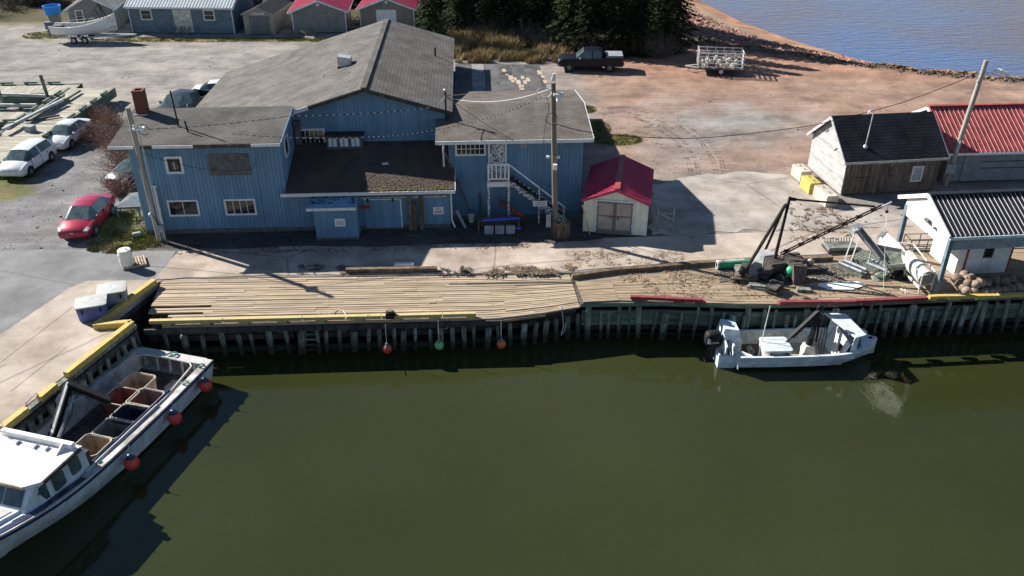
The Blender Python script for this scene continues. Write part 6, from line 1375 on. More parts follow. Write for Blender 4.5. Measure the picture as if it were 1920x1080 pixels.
wire('overhead_wire', 'long black wire from the central pole to the right hand pole and shore', [aty(1042, 232, 42.7), aty(1100, 247, 43.5), aty(1225, 258, 45), aty(1330, 258, 46.5), aty(1525, 235, 48.5), aty(1690, 193, 50), aty(1828, 140, 50.4)], .022, 'cable_black', .04)
wire('overhead_wire', 'black wire dropping from the service mast along the right wing roof', [MAST, aty(960, 262, 44.6)], .018, 'cable_black', .1)
wire('overhead_wire', 'dark wire from the left edge to the left utility pole', [aty(-40, 226, 44), aty(150, 233, 43), aty(250, 237, 42.1)], .018, 'cable_black', .05)
wire('overhead_wire', 'drooping dark cable across the left wing windows', [aty(262, 285, 42.2), aty(340, 308, 42.5), aty(400, 318, 42.6), aty(470, 318, 42.8), aty(478, 305, 43)], .014, 'cable_black', .06)
wire('guy_cable', 'slack black cable hanging down beside the central pole', [aty(1024, 178, 42.4), aty(1030, 200, 42.4), aty(1020, 250, 42.4), aty(1017, 330, 42.4), aty(1012, 380, 42.5)], .014, 'cable_black', .0)
wire('overhead_wire', 'wire running from the right pole to the right edge of the photo', [aty(1835, 130, 50.4), aty(1930, 152, 52)], .016, 'cable_black', .1)
g_ = thing('guy_guard', 'yellow guy wire guard standing at the garden shed front left corner', 'guy wire', tuple(at(1106, 439))); p = at(1106, 439); q = aty(1092, 385, 42.6)-p
MB().tube((0, 0, 0), q, .035, n=7).build('guard', 'yellow_paint', g_, smooth=40); MB().tube(q, aty(1080, 330, 42.4)-p, .012, n=5).build('stay', 'cable_black', g_)

# ================================================================ WHARF GEAR
dk = thing('derrick', 'rusty black tripod derrick with slanted boom on the wharf', 'crane', (13.3, 38.35, 0)); D0 = V(13.3, 38.35, 0)
ap = V(13.72, 38.8, 4.05)-D0
MB().tube((0, 0, .35), ap+V(0, 0, .0), .085, .07, 10).build('mast', 'rust_black', dk, smooth=40)
MB().tube(at(1383, 531)-D0, ap+V(-.22, -.05, -.5), .085, n=9).build('leg', 'rust_black', dk, smooth=40); MB().tube(at(1431, 478)-D0, ap+V(-.15, .1, -.48), .07, n=9).build('leg', 'rust_black', dk, smooth=40)
MB().ball(ap+V(-.1, 0, -.47), .13, 8, 6).build('collar', 'rust_black', dk, smooth=60)
b1 = V(13.55, 38.3, 1.05)-D0; b2 = aty(1652, 389, 38.9)-D0; off = V(0, .0, .14)
MB().beam(b1, b2, .05, .06).build('boom_bar_and_highlight', 'rust_black', dk); MB().beam(b1+off, b2+off, .05, .06).build('boom_bar_and_highlight', 'rust_black', dk); MB().beam(b1+V(0, .1, .07), b2+V(0, .1, .07), .03, .03).build('boom_bar_and_highlight', 'white_metal', dk)  # two dark boom bars; the thin white one is a painted highlight
for k in range(7): t = (k+.5)/7; p = b1.lerp(b2, t); MB().beam(p, p+V(0, .1, .1), .3, .05).build('boom_plate', 'rust_black', dk)
MB().tube(b2, b2+(b2-b1).normalized()*.55+V(0, 0, .03), .05, n=7).build('boom_tip', 'galv', dk, smooth=40)
MB().tube(ap+V(.05, 0, -.12), aty(1640, 387, 38.9)-D0, .05, n=7).build('tie_bar', 'rust_black', dk, smooth=40); MB().tube(ap+V(.02, 0, -.12), ap+V(.3, 0, -.14), .09, n=7).build('tie_socket', 'rust_black', dk)
tip = b2+(b2-b1).normalized()*.4; MB().tube(tip, tip+V(0, 0, -.35), .012, n=5).build('hoist_wire', 'cable_black', dk); MB().ball(tip+V(0, 0, -.42), .09, 8, 6).build('hoist_ball', 'rust_black', dk, smooth=60); MB().tube(tip+V(0, 0, -.5), V(tip.x-.5, tip.y-2.6, .1), .008, n=4).build('hoist_line', 'cable_white', dk)
MB().lathe([(.3, 0), (.3, .12), (.16, .16), (.16, .7), (.22, .75)], 10).build('pedestal', 'rust_black', dk, smooth=40); MB().tube((-.3, -.2, .55), (.35, -.15, .55), .14, n=10).build('winch_drum', 'rust_black', dk, smooth=40)
MB().tube(D0*0+b1+V(.2, -.1, .1), at(1540, 440, 1.6)-D0, .012, n=4).build('stay_wire', 'galv', dk)
# timber bundles and junk below the derrick (each a thing)
def bundle(label, px, py, rz, n, sx, sy, sz, mt, lean=0, nm='timber_bundle', vert=False, cat='timber'):
    p = at(px, py); r = thing(nm, label, cat, (p.x, p.y, .02), rz); q = random.Random(px)
    for k in range(n):
        if vert: MB().box(q.uniform(-.02, .02), k*sy*1.25-n*sy*.6, sz/2, sx*q.uniform(.9, 1.05), sy, sz*q.uniform(.85, 1.1), q.uniform(-.03, .03), lean).build('slab', mt, r)
        else: MB().box(q.uniform(-.1, .1), q.uniform(-.08, .08), (k+.5)*sz, sx*q.uniform(.85, 1.05), sy*q.uniform(.8, 1.05), sz*.92, q.uniform(-.12, .12)).build('slab', mt, r)
    return r
bundle('row of dark slatted crates stacked upright left of the derrick mast', 1447, 512, .25, 7, .8, .1, .85, 'dark_wood', .12, vert=True)
bundle('row of brown slatted crates stacked upright right of the derrick mast', 1490, 524, .15, 8, .62, .09, .9, 'brown_board', -.14, vert=True)
bundle('dark slatted crates stacked behind the derrick mast', 1485, 500, .1, 8, .8, .09, .6, 'dark_wood', .1, vert=True)
bundle('low stack of rough grey boards in front of the derrick', 1450, 545, .9, 4, 1.0, .55, .1, 'dark_wood'); bundle('pair of grey planks lying by the left derrick leg', 1427, 542, -.22, 2, 1.5, .3, .1, 'post_wood')
bundle('heap of dark boards under the left derrick leg', 1415, 520, -.5, 6, 1.5, .5, .09, 'dark_wood'); bundle('small grey block on the planks right of the derrick', 1508, 547, -.2, 1, .75, .3, .16, 'post_wood'); bundle('grey board heap beside the green pipe', 1398, 508, .3, 4, 1.2, .5, .08, 'post_wood')
p = at(1432, 500); w_ = thing('metal_cabinet', 'pale metal cabinet lying beside the derrick leg', 'cabinet', (p.x, p.y, .02), radians(28)); MB().bx(-.45, .45, -.35, .35, 0, .75).build('case', 'galv', w_); MB().bx(-.43, .43, -.37, -.352, .1, .7).build('door', 'board_grey', w_); MB().bx(.1, .4, -.62, -.38, .3, .62).build('drawer', 'tote_grey', w_)
p = at(1418, 528); w_ = thing('canvas_sheet', 'pale stiff canvas sheet leaning by the derrick', 'sheet', (p.x, p.y, .02), .4); MB().prism([(-.4, 0, 0), (.4, .05, 0), (.45, .3, .75), (.0, .32, .95), (-.35, .25, .7)], (0, .04, .01)).build('sheet', 'felt_light', w_)
p = at(1471, 523); w_ = thing('green_drum', 'round green drum beside the slatted crates', 'drum', (p.x+.3, p.y, .02)); MB().ball((0, 0, .38), .36, 14, 9, (1, .85, 1)).build('shell', 'pipe_green', w_, smooth=60); MB().lathe([(.07, 0), (.05, .04)], 8, (.05, -.33, .42), 'y').build('bung', 'tub_rim', w_)
a, b_ = at(1344, 498, .2), at(1402, 495, .2); w_ = thing('green_pipe', 'thick green pipe with pale end lying behind the wharf planks', 'pipe', (a.x, a.y, .03)); d = V(b_.x-a.x, b_.y-a.y, 0)
MB().tube((0, 0, .22), d+V(0, 0, .22), .22, n=16).build('shell', 'pipe_green', w_, smooth=40); MB().lathe([(.225, -.02), (.225, .06), (.16, .06), (.16, -.02)], 16, (0, 0, .22), 'x').build('end_ring', 'plastic_white', w_)
MB().tube((.03, .02, .26), d+V(-.2, .02, .26), .2, n=16).build('pale_cover', 'tub_rim', w_, smooth=40)
p = at(1577, 537); w_ = thing('white_sheet', 'white sheet lying flat on the wharf planks', 'sheet', (p.x, p.y, .03), radians(2)); w_.scale = (1.25, 1.3, 1); MB().prism([(-.95, .05, 0), (-.6, -.28, 0), (.35, -.32, 0), (.62, -.18, 0), (.98, 0, 0), (.78, .3, 0), (-.1, .28, 0), (-.8, .2, 0)], (0, 0, .03)).build('sheet', 'sign_white', w_)
p = at(1518, 498); w_ = thing('stone_weight', 'pale stone weight on the gravel strip', 'stone', (p.x, p.y, .02)); MB().ball((0, 0, .18), .2, 9, 6, (1.1, .8, 1)).build('stone', 'concrete_block', w_, smooth=50)
# oyster style mesh trays
def tray(label, px, py, rz, sx, sy, sz, mt, top=None):
    p = at(px, py); r = thing('mesh_tray', label, 'tray', (p.x, p.y, .03), rz); MB().bx(-sx/2, sx/2, -sy/2, sy/2, 0, sz).build('body', mt, r)
    n = int(sx/.16)
    for k in range(n+1): x = -sx/2+k*sx/n; MB().bx(x-.012, x+.012, -sy/2-.01, sy/2+.01, sz, sz+.02).build('wire', 'mesh_grey', r)
    for k in range(5): y = -sy/2+k*sy/4; MB().bx(-sx/2-.01, sx/2+.01, y-.012, y+.012, sz+.02, sz+.035).build('wire', 'mesh_grey', r)
    for s in (-1, 1):
        if top: MB().tube((-sx/2+.1, s*sy*.28, sz+.11), (sx/2-.1, s*sy*.28, sz+.11), .1, n=10).build('float_tube', top, r, smooth=40)
    return r
tray('mesh tray with two silvery float tubes left of the green trays', 1597, 508, radians(-52), 1.5, .75, .14, 'mesh_green', 'steel'); tray('large flat green mesh tray in front of the hopper', 1630, 495, radians(-50), 1.7, 1.25, .22, 'mesh_green', None)
tray('mesh tray with float tubes under the hopper', 1650, 508, radians(-50), 1.5, .9, .14, 'mesh_grey', 'steel'); tray('dark mesh tray between the hopper and drum grader', 1672, 505, radians(-50), 1.5, .8, .2, 'black_steel', None)
p = at(1575, 468); w_ = thing('rack_pallet', 'dark pallet rack with upright tines on the concrete', 'pallet', (p.x, p.y, .03), radians(3)); MB().bx(-.85, .85, -.5, .5, 0, .1).build('base', 'dark_wood', w_); MB().bx(-.8, .8, -.4, .4, .1, .28).build('load', 'mesh_grey', w_)
for k in range(11): x = -.75+k*.15; MB().beam((x, .35, .28), (x-.12, .2, .62), .05, .03).build('tine', 'pale_rib', w_)
# hopper with elevator
p = at(1668, 488); hp_ = thing('mussel_hopper', 'green mesh hopper with inclined steel elevator and white chute', 'machine', (p.x, p.y, .02)); H0 = V(p.x, p.y, .02)
e0, e1 = at(1655, 487, .9)-H0, at(1607, 428, 2.0)-H0
MB().beam(e0, e1, .42, .12).build('elevator', 'board_grey', hp_); MB().beam(e0+V(.16, .1, .08), e1+V(.16, .1, .08), .05, .1).build('elevator_side', 'steel', hp_); MB().beam(e0+V(-.2, -.1, .08), e1+V(-.2, -.1, .08), .05, .1).build('elevator_side', 'steel', hp_)
MB().box(*(e1+V(-.15, -.15, -.05)), .5, .28, .2, .6).build('drive_motor', 'galv', hp_); MB().box(*(e1+V(.05, .05, .05)), .4, .3, .25, .6).build('head_box', 'steel', hp_)
for s in (0, .35): MB().beam(e1+V(s, .2, -.4), V(e1.x+s-.35, e1.y-.1, 0), .05, .05).build('leg', 'white_metal', hp_)
t_ = [at(1636, 462, 1.25)-H0, at(1690, 472, 1.25)-H0, at(1700, 498, .8)-H0, at(1664, 502, .6)-H0]; q = MB(); q.prism(t_, (0, 0, -.2)); q.build('hopper_bed', 'mesh_green', hp_)
for a_, b_ in ((t_[0], t_[1]), (t_[1], t_[2]), (t_[2], t_[3]), (t_[3], t_[0])): MB().beam(a_+V(0, 0, .06), b_+V(0, 0, .06), .05, .18).build('hopper_rim', 'steel', hp_); MB().beam(a_, V(a_.x, a_.y, 0), .06, .06).build('leg', 'galv', hp_)
t2 = [at(1650, 445, 1.2)-H0, at(1662, 436, 1.5)-H0, at(1692, 462, 1.3)-H0, at(1680, 472, 1.1)-H0]; MB().prism(t2, (0, 0, -.7)).build('white_bin', 'white_paint', hp_); MB().prism([t2[0]+V(-.25, -.1, .02), t2[1]+V(-.25, 0, .02), t2[1]+V(.1, 0, .04), t2[0]+V(.1, -.1, .04)], (0, 0, .03)).build('paper', 'sign_white', hp_)
# drum grader
p = at(1718, 520); dg = thing('drum_grader', 'white rotary drum grader on a long tubular frame beside the canopy post', 'machine', (p.x, p.y, .02)); G0 = V(p.x, p.y, .02)
d0, d1 = at(1700, 482, .95)-G0, at(1737, 522, .72)-G0
MB().tube(d0, d1, .42, n=20, cap=False).build('drum', 'dirty_white', dg, smooth=40); MB().tube(d0.lerp(d1, .02), d0.lerp(d1, .98), .36, n=16).build('drum_core', 'black_steel', dg)
dd = (d1-d0).normalized(); sx_ = dd.cross(V(0, 0, 1)).normalized(); sz_ = sx_.cross(dd)
for k in range(-3, 4):
    h = sqrt(max(0, .40**2-(k*.11)**2)); MB().beam(d1+dd*.03+sx_*(k*.11)-sz_*h, d1+dd*.03+sx_*(k*.11)+sz_*h, .025, .025).build('grille_bar', 'pale_rib', dg)
    MB().beam(d1+dd*.05+sz_*(k*.11)-sx_*h, d1+dd*.05+sz_*(k*.11)+sx_*h, .025, .025).build('grille_bar', 'pale_rib', dg)
MB().path([d1+dd*.02+(sx_*cos(a)+sz_*sin(a))*.42 for a in [k*2*pi/18 for k in range(18)]], .03, 6, closed=True).build('hoop', 'dirty_white', dg, smooth=50)
f_ = {}
for nm, (px, py, z) in dict(a0=(1684, 455, 1.35), a1=(1730, 517, 1.0), b0=(1713, 458, 1.4), b1=(1754, 510, 1.05)).items(): f_[nm] = at(px, py, z)-G0
for a_, b_ in (('a0', 'a1'), ('b0', 'b1'), ('a0', 'b0'), ('a1', 'b1')): MB().tube(f_[a_], f_[b_], .035, n=7).build('top_rail', 'white_metal', dg, smooth=40)
for k in f_: MB().tube(f_[k], V(f_[k].x+(.0 if k[1] == '0' else .0), f_[k].y-.05, 0), .035, n=7).build('leg', 'white_metal', dg, smooth=40)
for z in (.3,): 
    for a_, b_ in (('a0', 'a1'), ('b0', 'b1')): MB().beam(V(f_[a_].x, f_[a_].y, z), V(f_[b_].x, f_[b_].y, z), .08, .1).build('lower_rail', 'white_metal', dg)
for k in range(4): p = f_['b0'].lerp(f_['b1'], .15+.22*k); MB().box(p.x-.25, p.y, p.z-.35, .3, .25, .25, k).build('gear_case', ('steel', 'board_grey')[k % 2], dg)
wc = thing('wire_crate', 'rusty wire crate behind the drum grader', 'crate', tuple(at(1728, 468)), .05)
for x in (-.9, 0, .9):
    for y in (-.4, .4): MB().tube((x, y, .03), (x, y, .75), .025, n=5).build('upright', 'rust_black', wc)
for z in (.08, .4, .75):
    for y in (-.4, .4): MB().tube((-.9, y, z), (.9, y, z), .022, n=5).build('rail', 'rust_black', wc)
    for x in (-.9, .9): MB().tube((x, -.4, z), (x, .4, z), .022, n=5).build('rail', 'rust_black', wc)
# pile of brown floats
r_ = random.Random(33); spots = []
lay = [(1793, 522), (1800, 534), (1812, 546), (1826, 547), (1845, 548), (1858, 546), (1808, 515), (1815, 524), (1804, 541), (1818, 538), (1832, 540), (1845, 538), (1830, 528), (1870, 545), (1884, 545), (1896, 543), (1908, 541), (1880, 535), (1866, 534), (1900, 530), (1912, 528), (1892, 524), (1876, 523), (1862, 524), (1848, 526), (1917, 540), (1855, 533), (1890, 538), (1870, 528), (1905, 536)]
fb = None
LAB = ['brown round float lying in the pile before the white room', 'brown round float resting on top of the float pile']
for lv, pts in ((0, lay), (1, [(1822, 521), (1815, 531), (1838, 531), (1866, 524), (1884, 526), (1850, 530), (1828, 534), (1895, 522)])):
    for px, py in pts:
        p = at(px, py, .24+.3*lv)
        if fb is None:
            fb = MB().lathe([(.02, -.25), (.1, -.235), (.2, -.16), (.25, -.02), (.25, .04), (.2, .17), (.09, .24), (.06, .27), (.02, .27)], 12).build('net_float', 'float_brown', smooth=60); o = fb
        else: o = inst(fb)
        tag(o, LAB[lv], 'float', 'brown floats piled by the white room'); o.location = p+V(0, 0, r_.uniform(-.02, .03)); o.rotation_euler = (r_.uniform(0, 3), r_.uniform(0, 3), r_.uniform(0, 3)); s = r_.uniform(.88, 1.1); o.scale = (s, s, s*r_.uniform(.9, 1.1))
# concrete blocks by the wooden shed
for px, py, ln, mt, lab in ((1500, 323, 1.35, 'concrete_block', 'pale concrete barrier block farthest from the camera by the wooden shed'), (1517, 345, 1.3, 'yellow_block', 'yellow painted concrete block beside the wooden shed'), (1545, 366, 1.75, 'concrete_block', 'pale concrete barrier block nearest the camera by the wooden shed')):
    p = at(px, py, .4); r = thing('barrier_block', lab, 'block', (p.x+.1, p.y, .02), radians(7.5-90)); L2 = ln/2
    MB().loft([[V(x, y, z) for y, z in ((-.38, 0), (.38, 0), (.36, .62), (.32, .7), (-.32, .7), (-.36, .62))] for x in (-L2, L2)]).build('block', mt, r)
    for x in (-L2*.5, L2*.5): MB().path([(x-.08, 0, .69), (x-.06, 0, .78), (x+.06, 0, .78), (x+.08, 0, .69)], .015, 5).build('lifting_loop', 'rust_black', r)
# tubs, barrel, pallets on the left pier
ang = atan2(-ED.y, -ED.x)
tote('lidded_tub', 'blue insulated tub with pale lid beside the yellow pier kerb', 'tub', (-19.55, 34.1, .025), radians(20), 1.3, 1.05, .8, 'tote_blue', 'lid_white', True, 0); tote('lidded_tub', 'grey insulated tub with pale lid behind the blue tub', 'tub', (-19.1, 35.35, .025), radians(20), 1.25, 1.05, .8, 'tote_grey', 'lid_white', True, 0)
def pallet(label, p, rz, z=.02, mt='deck_wood'):
    r = thing('pallet', label, 'pallet', (p[0], p[1], z), rz)
    for k in range(9): MB().bx(-.6+k*.135, -.6+k*.135+.09, -.55, .55, .11, .135).build('slat', mt, r)
    for y in (-.5, 0, .5): MB().bx(-.6, .58, y-.04, y+.04, .022, .11).build('bearer', mt, r)
    for k in range(3): MB().bx(-.6+k*.54, -.5+k*.54, -.55, .55, 0, .021).build('bottom_slat', mt, r)
    return r
p = at(252, 495); pallet('wooden pallet under the white plastic barrel', (p.x, p.y), radians(28))
p = at(241, 496, .16); br_ = thing('barrel', 'white plastic barrel standing on a pallet near the grass', 'barrel', (p.x-.05, p.y, .157)); br_.scale = (.86, .86, .86); MB().lathe([(.36, 0), (.4, .04), (.4, .3), (.41, .33), (.4, .36), (.4, .7), (.41, .73), (.4, .76), (.39, .98), (.36, 1.02), (.32, 1.02)], 20).build('shell', 'plastic_white', br_, smooth=40); MB().tube((.12, 0, 1.02), (.12, 0, 1.14), .05, n=8).build('cap', 'plastic_white', br_)
p = at(731, 586); ch_ = thing('engine_block', 'small rusty engine block on the old wharf near the yellow kerb', 'engine', (p.x, p.y, -.28), .1); MB().bx(-.2, .2, -.15, .15, 0, .3).build('block', 'rust_black', ch_); MB().bx(-.12, .14, -.1, .1, .3, .4).build('head', 'brown_wood', ch_); MB().tube((.2, 0, .15), (.28, 0, .15), .08, n=8).build('pulley', 'rust_black', ch_)
# ropes on the kerb
for lab, pts in (('white rope looped over the yellow kerb', [(618, 588, -.3), (632, 578, -.3), (644, 582, -.3), (652, 592, -.2), (648, 598, -.1)]), ('pale rope hanging in a loop below the yellow kerb', [(690, 586, -.1), (689, 597, -.3), (678, 606, -.7), (668, 606, -.7), (655, 597, -.3)]), ('pale rope dangling from the wharf edge by the green buoy', [(852, 588, -.2), (848, 604, -.6), (838, 615, -1.0), (824, 616, -1.2), (823, 630, -1.4)]), ('pale rope tied round a wharf post', [(1050, 573, -.3), (1055, 590, -.6), (1056, 610, -1.1), (1052, 628, -1.5), (1058, 620, -1.3), (1060, 605, -1.0)])):
    o = MB().path([at(*q)+V(0, -.12, .05) for q in pts], .018, 5).build('rope', 'cable_white'); tag(o, lab, 'rope')
# long timber and white box behind the old wharf
w_ = thing('loose_timber', 'long weathered timber lying along the back edge of the old wharf', 'timber', tuple(at(735, 511))); MB().beam((-2.35, -.02, .14), (2.3, .12, .14), .24, .22).build('timber', 'brown_wood', w_); MB().beam((-2.3, .16, .06), (1.5, .3, .06), .16, .1).build('batten', 'deck_wood', w_)
p = at(758, 502); w_ = thing('white_box', 'white box standing behind the long weathered timber', 'box', (p.x, p.y, .03), .05); MB().bx(-.48, .48, -.12, .12, 0, .2).build('case', 'white_paint', w_); MB().bx(-.49, .49, -.13, .13, .2, .225).build('lid', 'white_paint', w_)
p = at(867, 510); w_ = thing('stub_post', 'short pale stub post at the back edge of the old wharf', 'post', (p.x, p.y, 0)); MB().beam((0, 0, -.1), (0, 0, .38), .16, .16, (0, 1, 0)).build('post', 'deck_wood', w_)
# items in front of the building
def leaning(label, p0, p1, w_, h_, mt, nm='plank', cat='plank'):
    r = thing(nm, label, cat, tuple(p0)); MB().beam((0, 0, 0), V(p1)-V(p0), w_, h_).build('board', mt, r); return r
yb_ = lambda px: BF.w(BF.hit(px, 430, b=-.15)[0], -.25, 0)
for px, top, w_, lab in ((771, 2.35, .22, 'tall brown plank leaning left of three by the sliding door'), (779, 1.7, .2, 'short dark plank in the middle of three by the sliding door'), (792, 2.0, .26, 'wide brown plank leaning right of three by the sliding door')):
    p = yb_(px); leaning(lab, p, p+BF.v*.12+V(0, 0, top), w_, .1, 'brown_wood')
p = BF.w(17.2, .1, .0); leaning('grey board leaning at the corner of the front section', BF.w(17.75, -.15, 0), BF.w(17.25, .1, 1.0), .1, .12, 'silver_board')
leaning('long thin pole slanting against the right wing wall', aty(886, 408, 44.8)-V(0, 0, 0), aty(832, 280, 44.9), .07, .09, 'brown_wood', 'slanted_pole', 'pole'); p = BF.w(18.6, 1.2, 0); leaning('upright brown post in front of the right wing wall', p, p+V(0, 0, 1.5), .1, .1, 'brown_wood', 'upright_post', 'post')
p = at(884, 416); bk2 = thing('bucket', 'white bucket on the ground in front of the right wing', 'bucket', (p.x, p.y, .01)); MB().lathe([(.14, 0), (.18, .4), (.2, .42), (.17, .42), (.13, .05)], 14).build('pail', 'plastic_white', bk2, smooth=40); MB().path([(.18, 0, .38), (.12, -.14, .2), (-.12, -.14, .2), (-.18, 0, .38)], .008, 5).build('handle', 'steel', bk2)
p = at(935, 432); cr_ = thing('hose_crate', 'wooden crate with blue hoses in front of the stairs', 'crate', (p.x, p.y, .01), radians(2))
MB().bx(-1.15, 1.15, .35, .42, 0, .62).build('back_board', 'brown_wood', cr_); MB().bx(-1.15, -1.08, -.35, .35, 0, .62).build('end_board', 'brown_wood', cr_); MB().bx(1.08, 1.15, -.35, .35, 0, .62).build('end_board', 'brown_wood', cr_); MB().bx(-1.07, 1.07, -.35, .34, .01, .08).build('bottom', 'dark_wood', cr_)
for k in range(3): MB().bx(-.8+k*.6, -.3+k*.6, -.55, -.38, .02, .5).build('panel', 'tote_grey', cr_)
MB().tube((-.95, -.1, .66), (1.2, .05, .7), .075, n=10).build('blue_hose', 'hose_blue', cr_, smooth=40); MB().tube((.5, -.3, .25), (1.25, -.3, .25), .075, n=10).build('blue_hose', 'hose_blue', cr_, smooth=40)
p0_, p1_ = aty(982, 408, 44.0), aty(938, 378, 44.9); rt = thing('red_pipe', 'red pipe slanting against the wall below the stairs landing', 'pipe', tuple(p0_)); MB().tube((0, 0, .05), p1_-p0_, .12, n=10).build('pipe', 'pipe_red', rt, smooth=40); MB().tube((p1_-p0_)*.97, (p1_-p0_)*1.0, .15, n=10).build('flange', 'pipe_red', rt)
p = at(240, 402); bn = thing('broken_bench', 'pale tilted board on blue trestle left of the blue building', 'bench', (p.x, p.y-.2, 0), .1); MB().prism([(-.5, -.2, .6), (.9, -.2, .62), (.9, .5, 1.2), (.3, .5, 1.15)], (0, .03, .05)).build('board', 'silver_board', bn); MB().beam((-.5, -.25, .62), (.95, -.25, .62), .08, .12).build('rail', 'shed_blue', bn)
for x in (-.4, .85): MB().beam((x, -.25, 0), (x, -.25, .56), .1, .1, (0, 1, 0)).build('leg', 'shed_blue', bn)
p = at(271, 437); w_ = thing('stone_block', 'small grey block on the grass at the building corner', 'block', (p.x-.25, p.y-.4, 0), .5); MB().loft([[V(x, y, z) for y, z in ((-.15, 0), (.15, 0), (.12, .22), (-.12, .25))] for x in (-.22, .2)]).build('block', 'tote_grey', w_)
# ================================================================ STORED FLOATING DOCKS
def dock(label, pa, pb, wid, z, group, seed, n=26):
    a, b_ = V(pa), V(pb); d = (b_-a); L_ = d.length; rz = atan2(d.y, d.x); r = thing('stored_dock', label, 'dock', (a.x, a.y, z), rz, group); q = random.Random(seed)
    for s in (0, 1):
        y = s*wid; MB().bx(0, L_, y-.11, y+.11, -.55, .16).build('side_beam', 'green_wood', r)
        k = .6
        while k < L_-1.2: MB().bx(k, k+1.0, y-.09, y+.09, .24, .36).build('kerb_rail', 'green_wood', r); MB().bx(k+.05, k+.25, y-.08, y+.08, .161, .24).build('kerb_block', 'green_wood', r); k += 1.9
    for k in range(n): x = .06+k*(L_-.1)/n; MB().bx(x, x+(L_-.1)/n-.02, .12, wid-.12, .06, .11+q.uniform(0, .015)).build('plank', 'dock_wood', r)
    for k in range(6): x = .3+k*(L_-.6)/5; MB().bx(x-.08, x+.08, .12, wid-.12, -.5, -.1).build('cross_beam', 'tar_wood', r)
    return r
z = .85
A_, B_ = at(213, 163, z+.2), at(20, 302, z+.2)
dock('large stored floating dock with green side beams next to the white cars', (B_.x, B_.y, 0), (A_.x, A_.y, 0), 3.6, z, 'stored floating docks', 1, 34)
A_, B_ = at(-120, 172, .7), at(140, 168, .7); dock('stored floating dock lying behind the large dock', (A_.x, A_.y-1.5, 0), (B_.x, B_.y-1.5, 0), 3.2, .55, 'stored floating docks', 2, 24)
A_, B_ = at(-150, 225, .7), at(60, 218, .7); dock('stored floating dock cut by the left edge of the photo', (A_.x, A_.y-1, 0), (B_.x, B_.y-1, 0), 3.0, .5, 'stored floating docks', 3, 20)
for lab, a_, b_, r, mt in (('pale pipe rail lying along the large stored dock', (5, 243, 1.35), (118, 187, 1.35), .09, 'galv'), ('second pale rail lying beside the pipe on the large dock', (20, 240, 1.25), (120, 178, 1.25), .08, 'post_wood'), ('grey beam lying across the stored docks', (60, 225, 1.15), (150, 170, 1.15), .07, 'post_wood'), ('long pale beam on the rear stored dock', (-20, 176, 1.1), (98, 180, 1.1), .1, 'silver_board'), ('pale beam on the left stored dock', (-20, 197, 1.0), (68, 197, 1.0), .1, 'silver_board'), ('thin beam lying slantwise on the large dock', (48, 227, 1.1), (112, 216, 1.1), .06, 'dark_wood')):
    a, b_ = at(*a_), at(*b_); o = MB(); o.beam(a, b_, r*2, r*2); tag(o.build('loose_beam', mt), lab, 'beam')
for px, py, h, lab in ((92, 186, 1.9, 'grey mooring post standing up from the rear stored dock'), (6, 192, 1.7, 'grey mooring post at the left edge of the photo')):
    p = at(px, py, .9); o = MB().tube((p.x, p.y, .2), (p.x-.15, p.y, .9+h), .13, n=9).build('mooring_post', 'post_wood', smooth=40); tag(o, lab, 'post')
p = at(57, 243, 1.1); w_ = thing('grey_crate', 'small grey crate on the large stored dock', 'crate', (p.x, p.y, .97), -.3); MB().bx(-.3, .3, -.25, .25, 0, .4).build('case', 'tote_grey', w_); MB().bx(-.32, .32, -.27, .27, .4, .43).build('lid', 'tote_grey', w_)
# ================================================================ TRAPS BY THE LANE SHEDS
tp = None
def trap(p, rz, z):
    global tp
    if tp is None:
        tp = thing('lobster_trap', 'x', 'trap', (0, 0, 0), 0, 'lobster traps stacked between the lane sheds')
        MB().bx(-.55, .55, -.28, .28, 0, .04).build('base', 'trap_wood', tp)
        for x in (-.53, 0, .53): MB().path([(x, .26*cos(a), .04+.36*sin(a)) for a in [k*pi/6 for k in range(7)]], .02, 4).build('bow', 'trap_wood', tp)
        for a in (.25, .75, 1.25, 1.9, 2.4, 2.9): MB().beam((-.55, .27*cos(a), .05+.37*sin(a)), (.55, .27*cos(a), .05+.37*sin(a)), .05, .02).build('lath', 'trap_wood', tp)
        t = tp
    else: t = copy_tree(tp)
    t.location = (p[0], p[1], z); t.rotation_euler = (0, 0, rz); return t
r_ = random.Random(17); groups = (((545, 62), 5, 'weathered lobster trap in the stack left of the grey red roofed shed'), ((665, 58), 6, 'weathered lobster trap in the stack between the two red roofed sheds'), ((575, 68), 2, 'lobster trap lying in front of the grey red roofed shed'), ((540, 68), 2, 'lobster trap on the grass left of the grey double doors'))
for (px, py), n, lab in groups:
    p = at(px, py)
    for k in range(n): t = trap((p.x+(k % 2)*.6-.3, p.y+.5+(k % 2)*.1, 0), r_.uniform(-.2, .2)+pi/2*(n > 3), .02+.42*(k//2)); t['label'] = lab

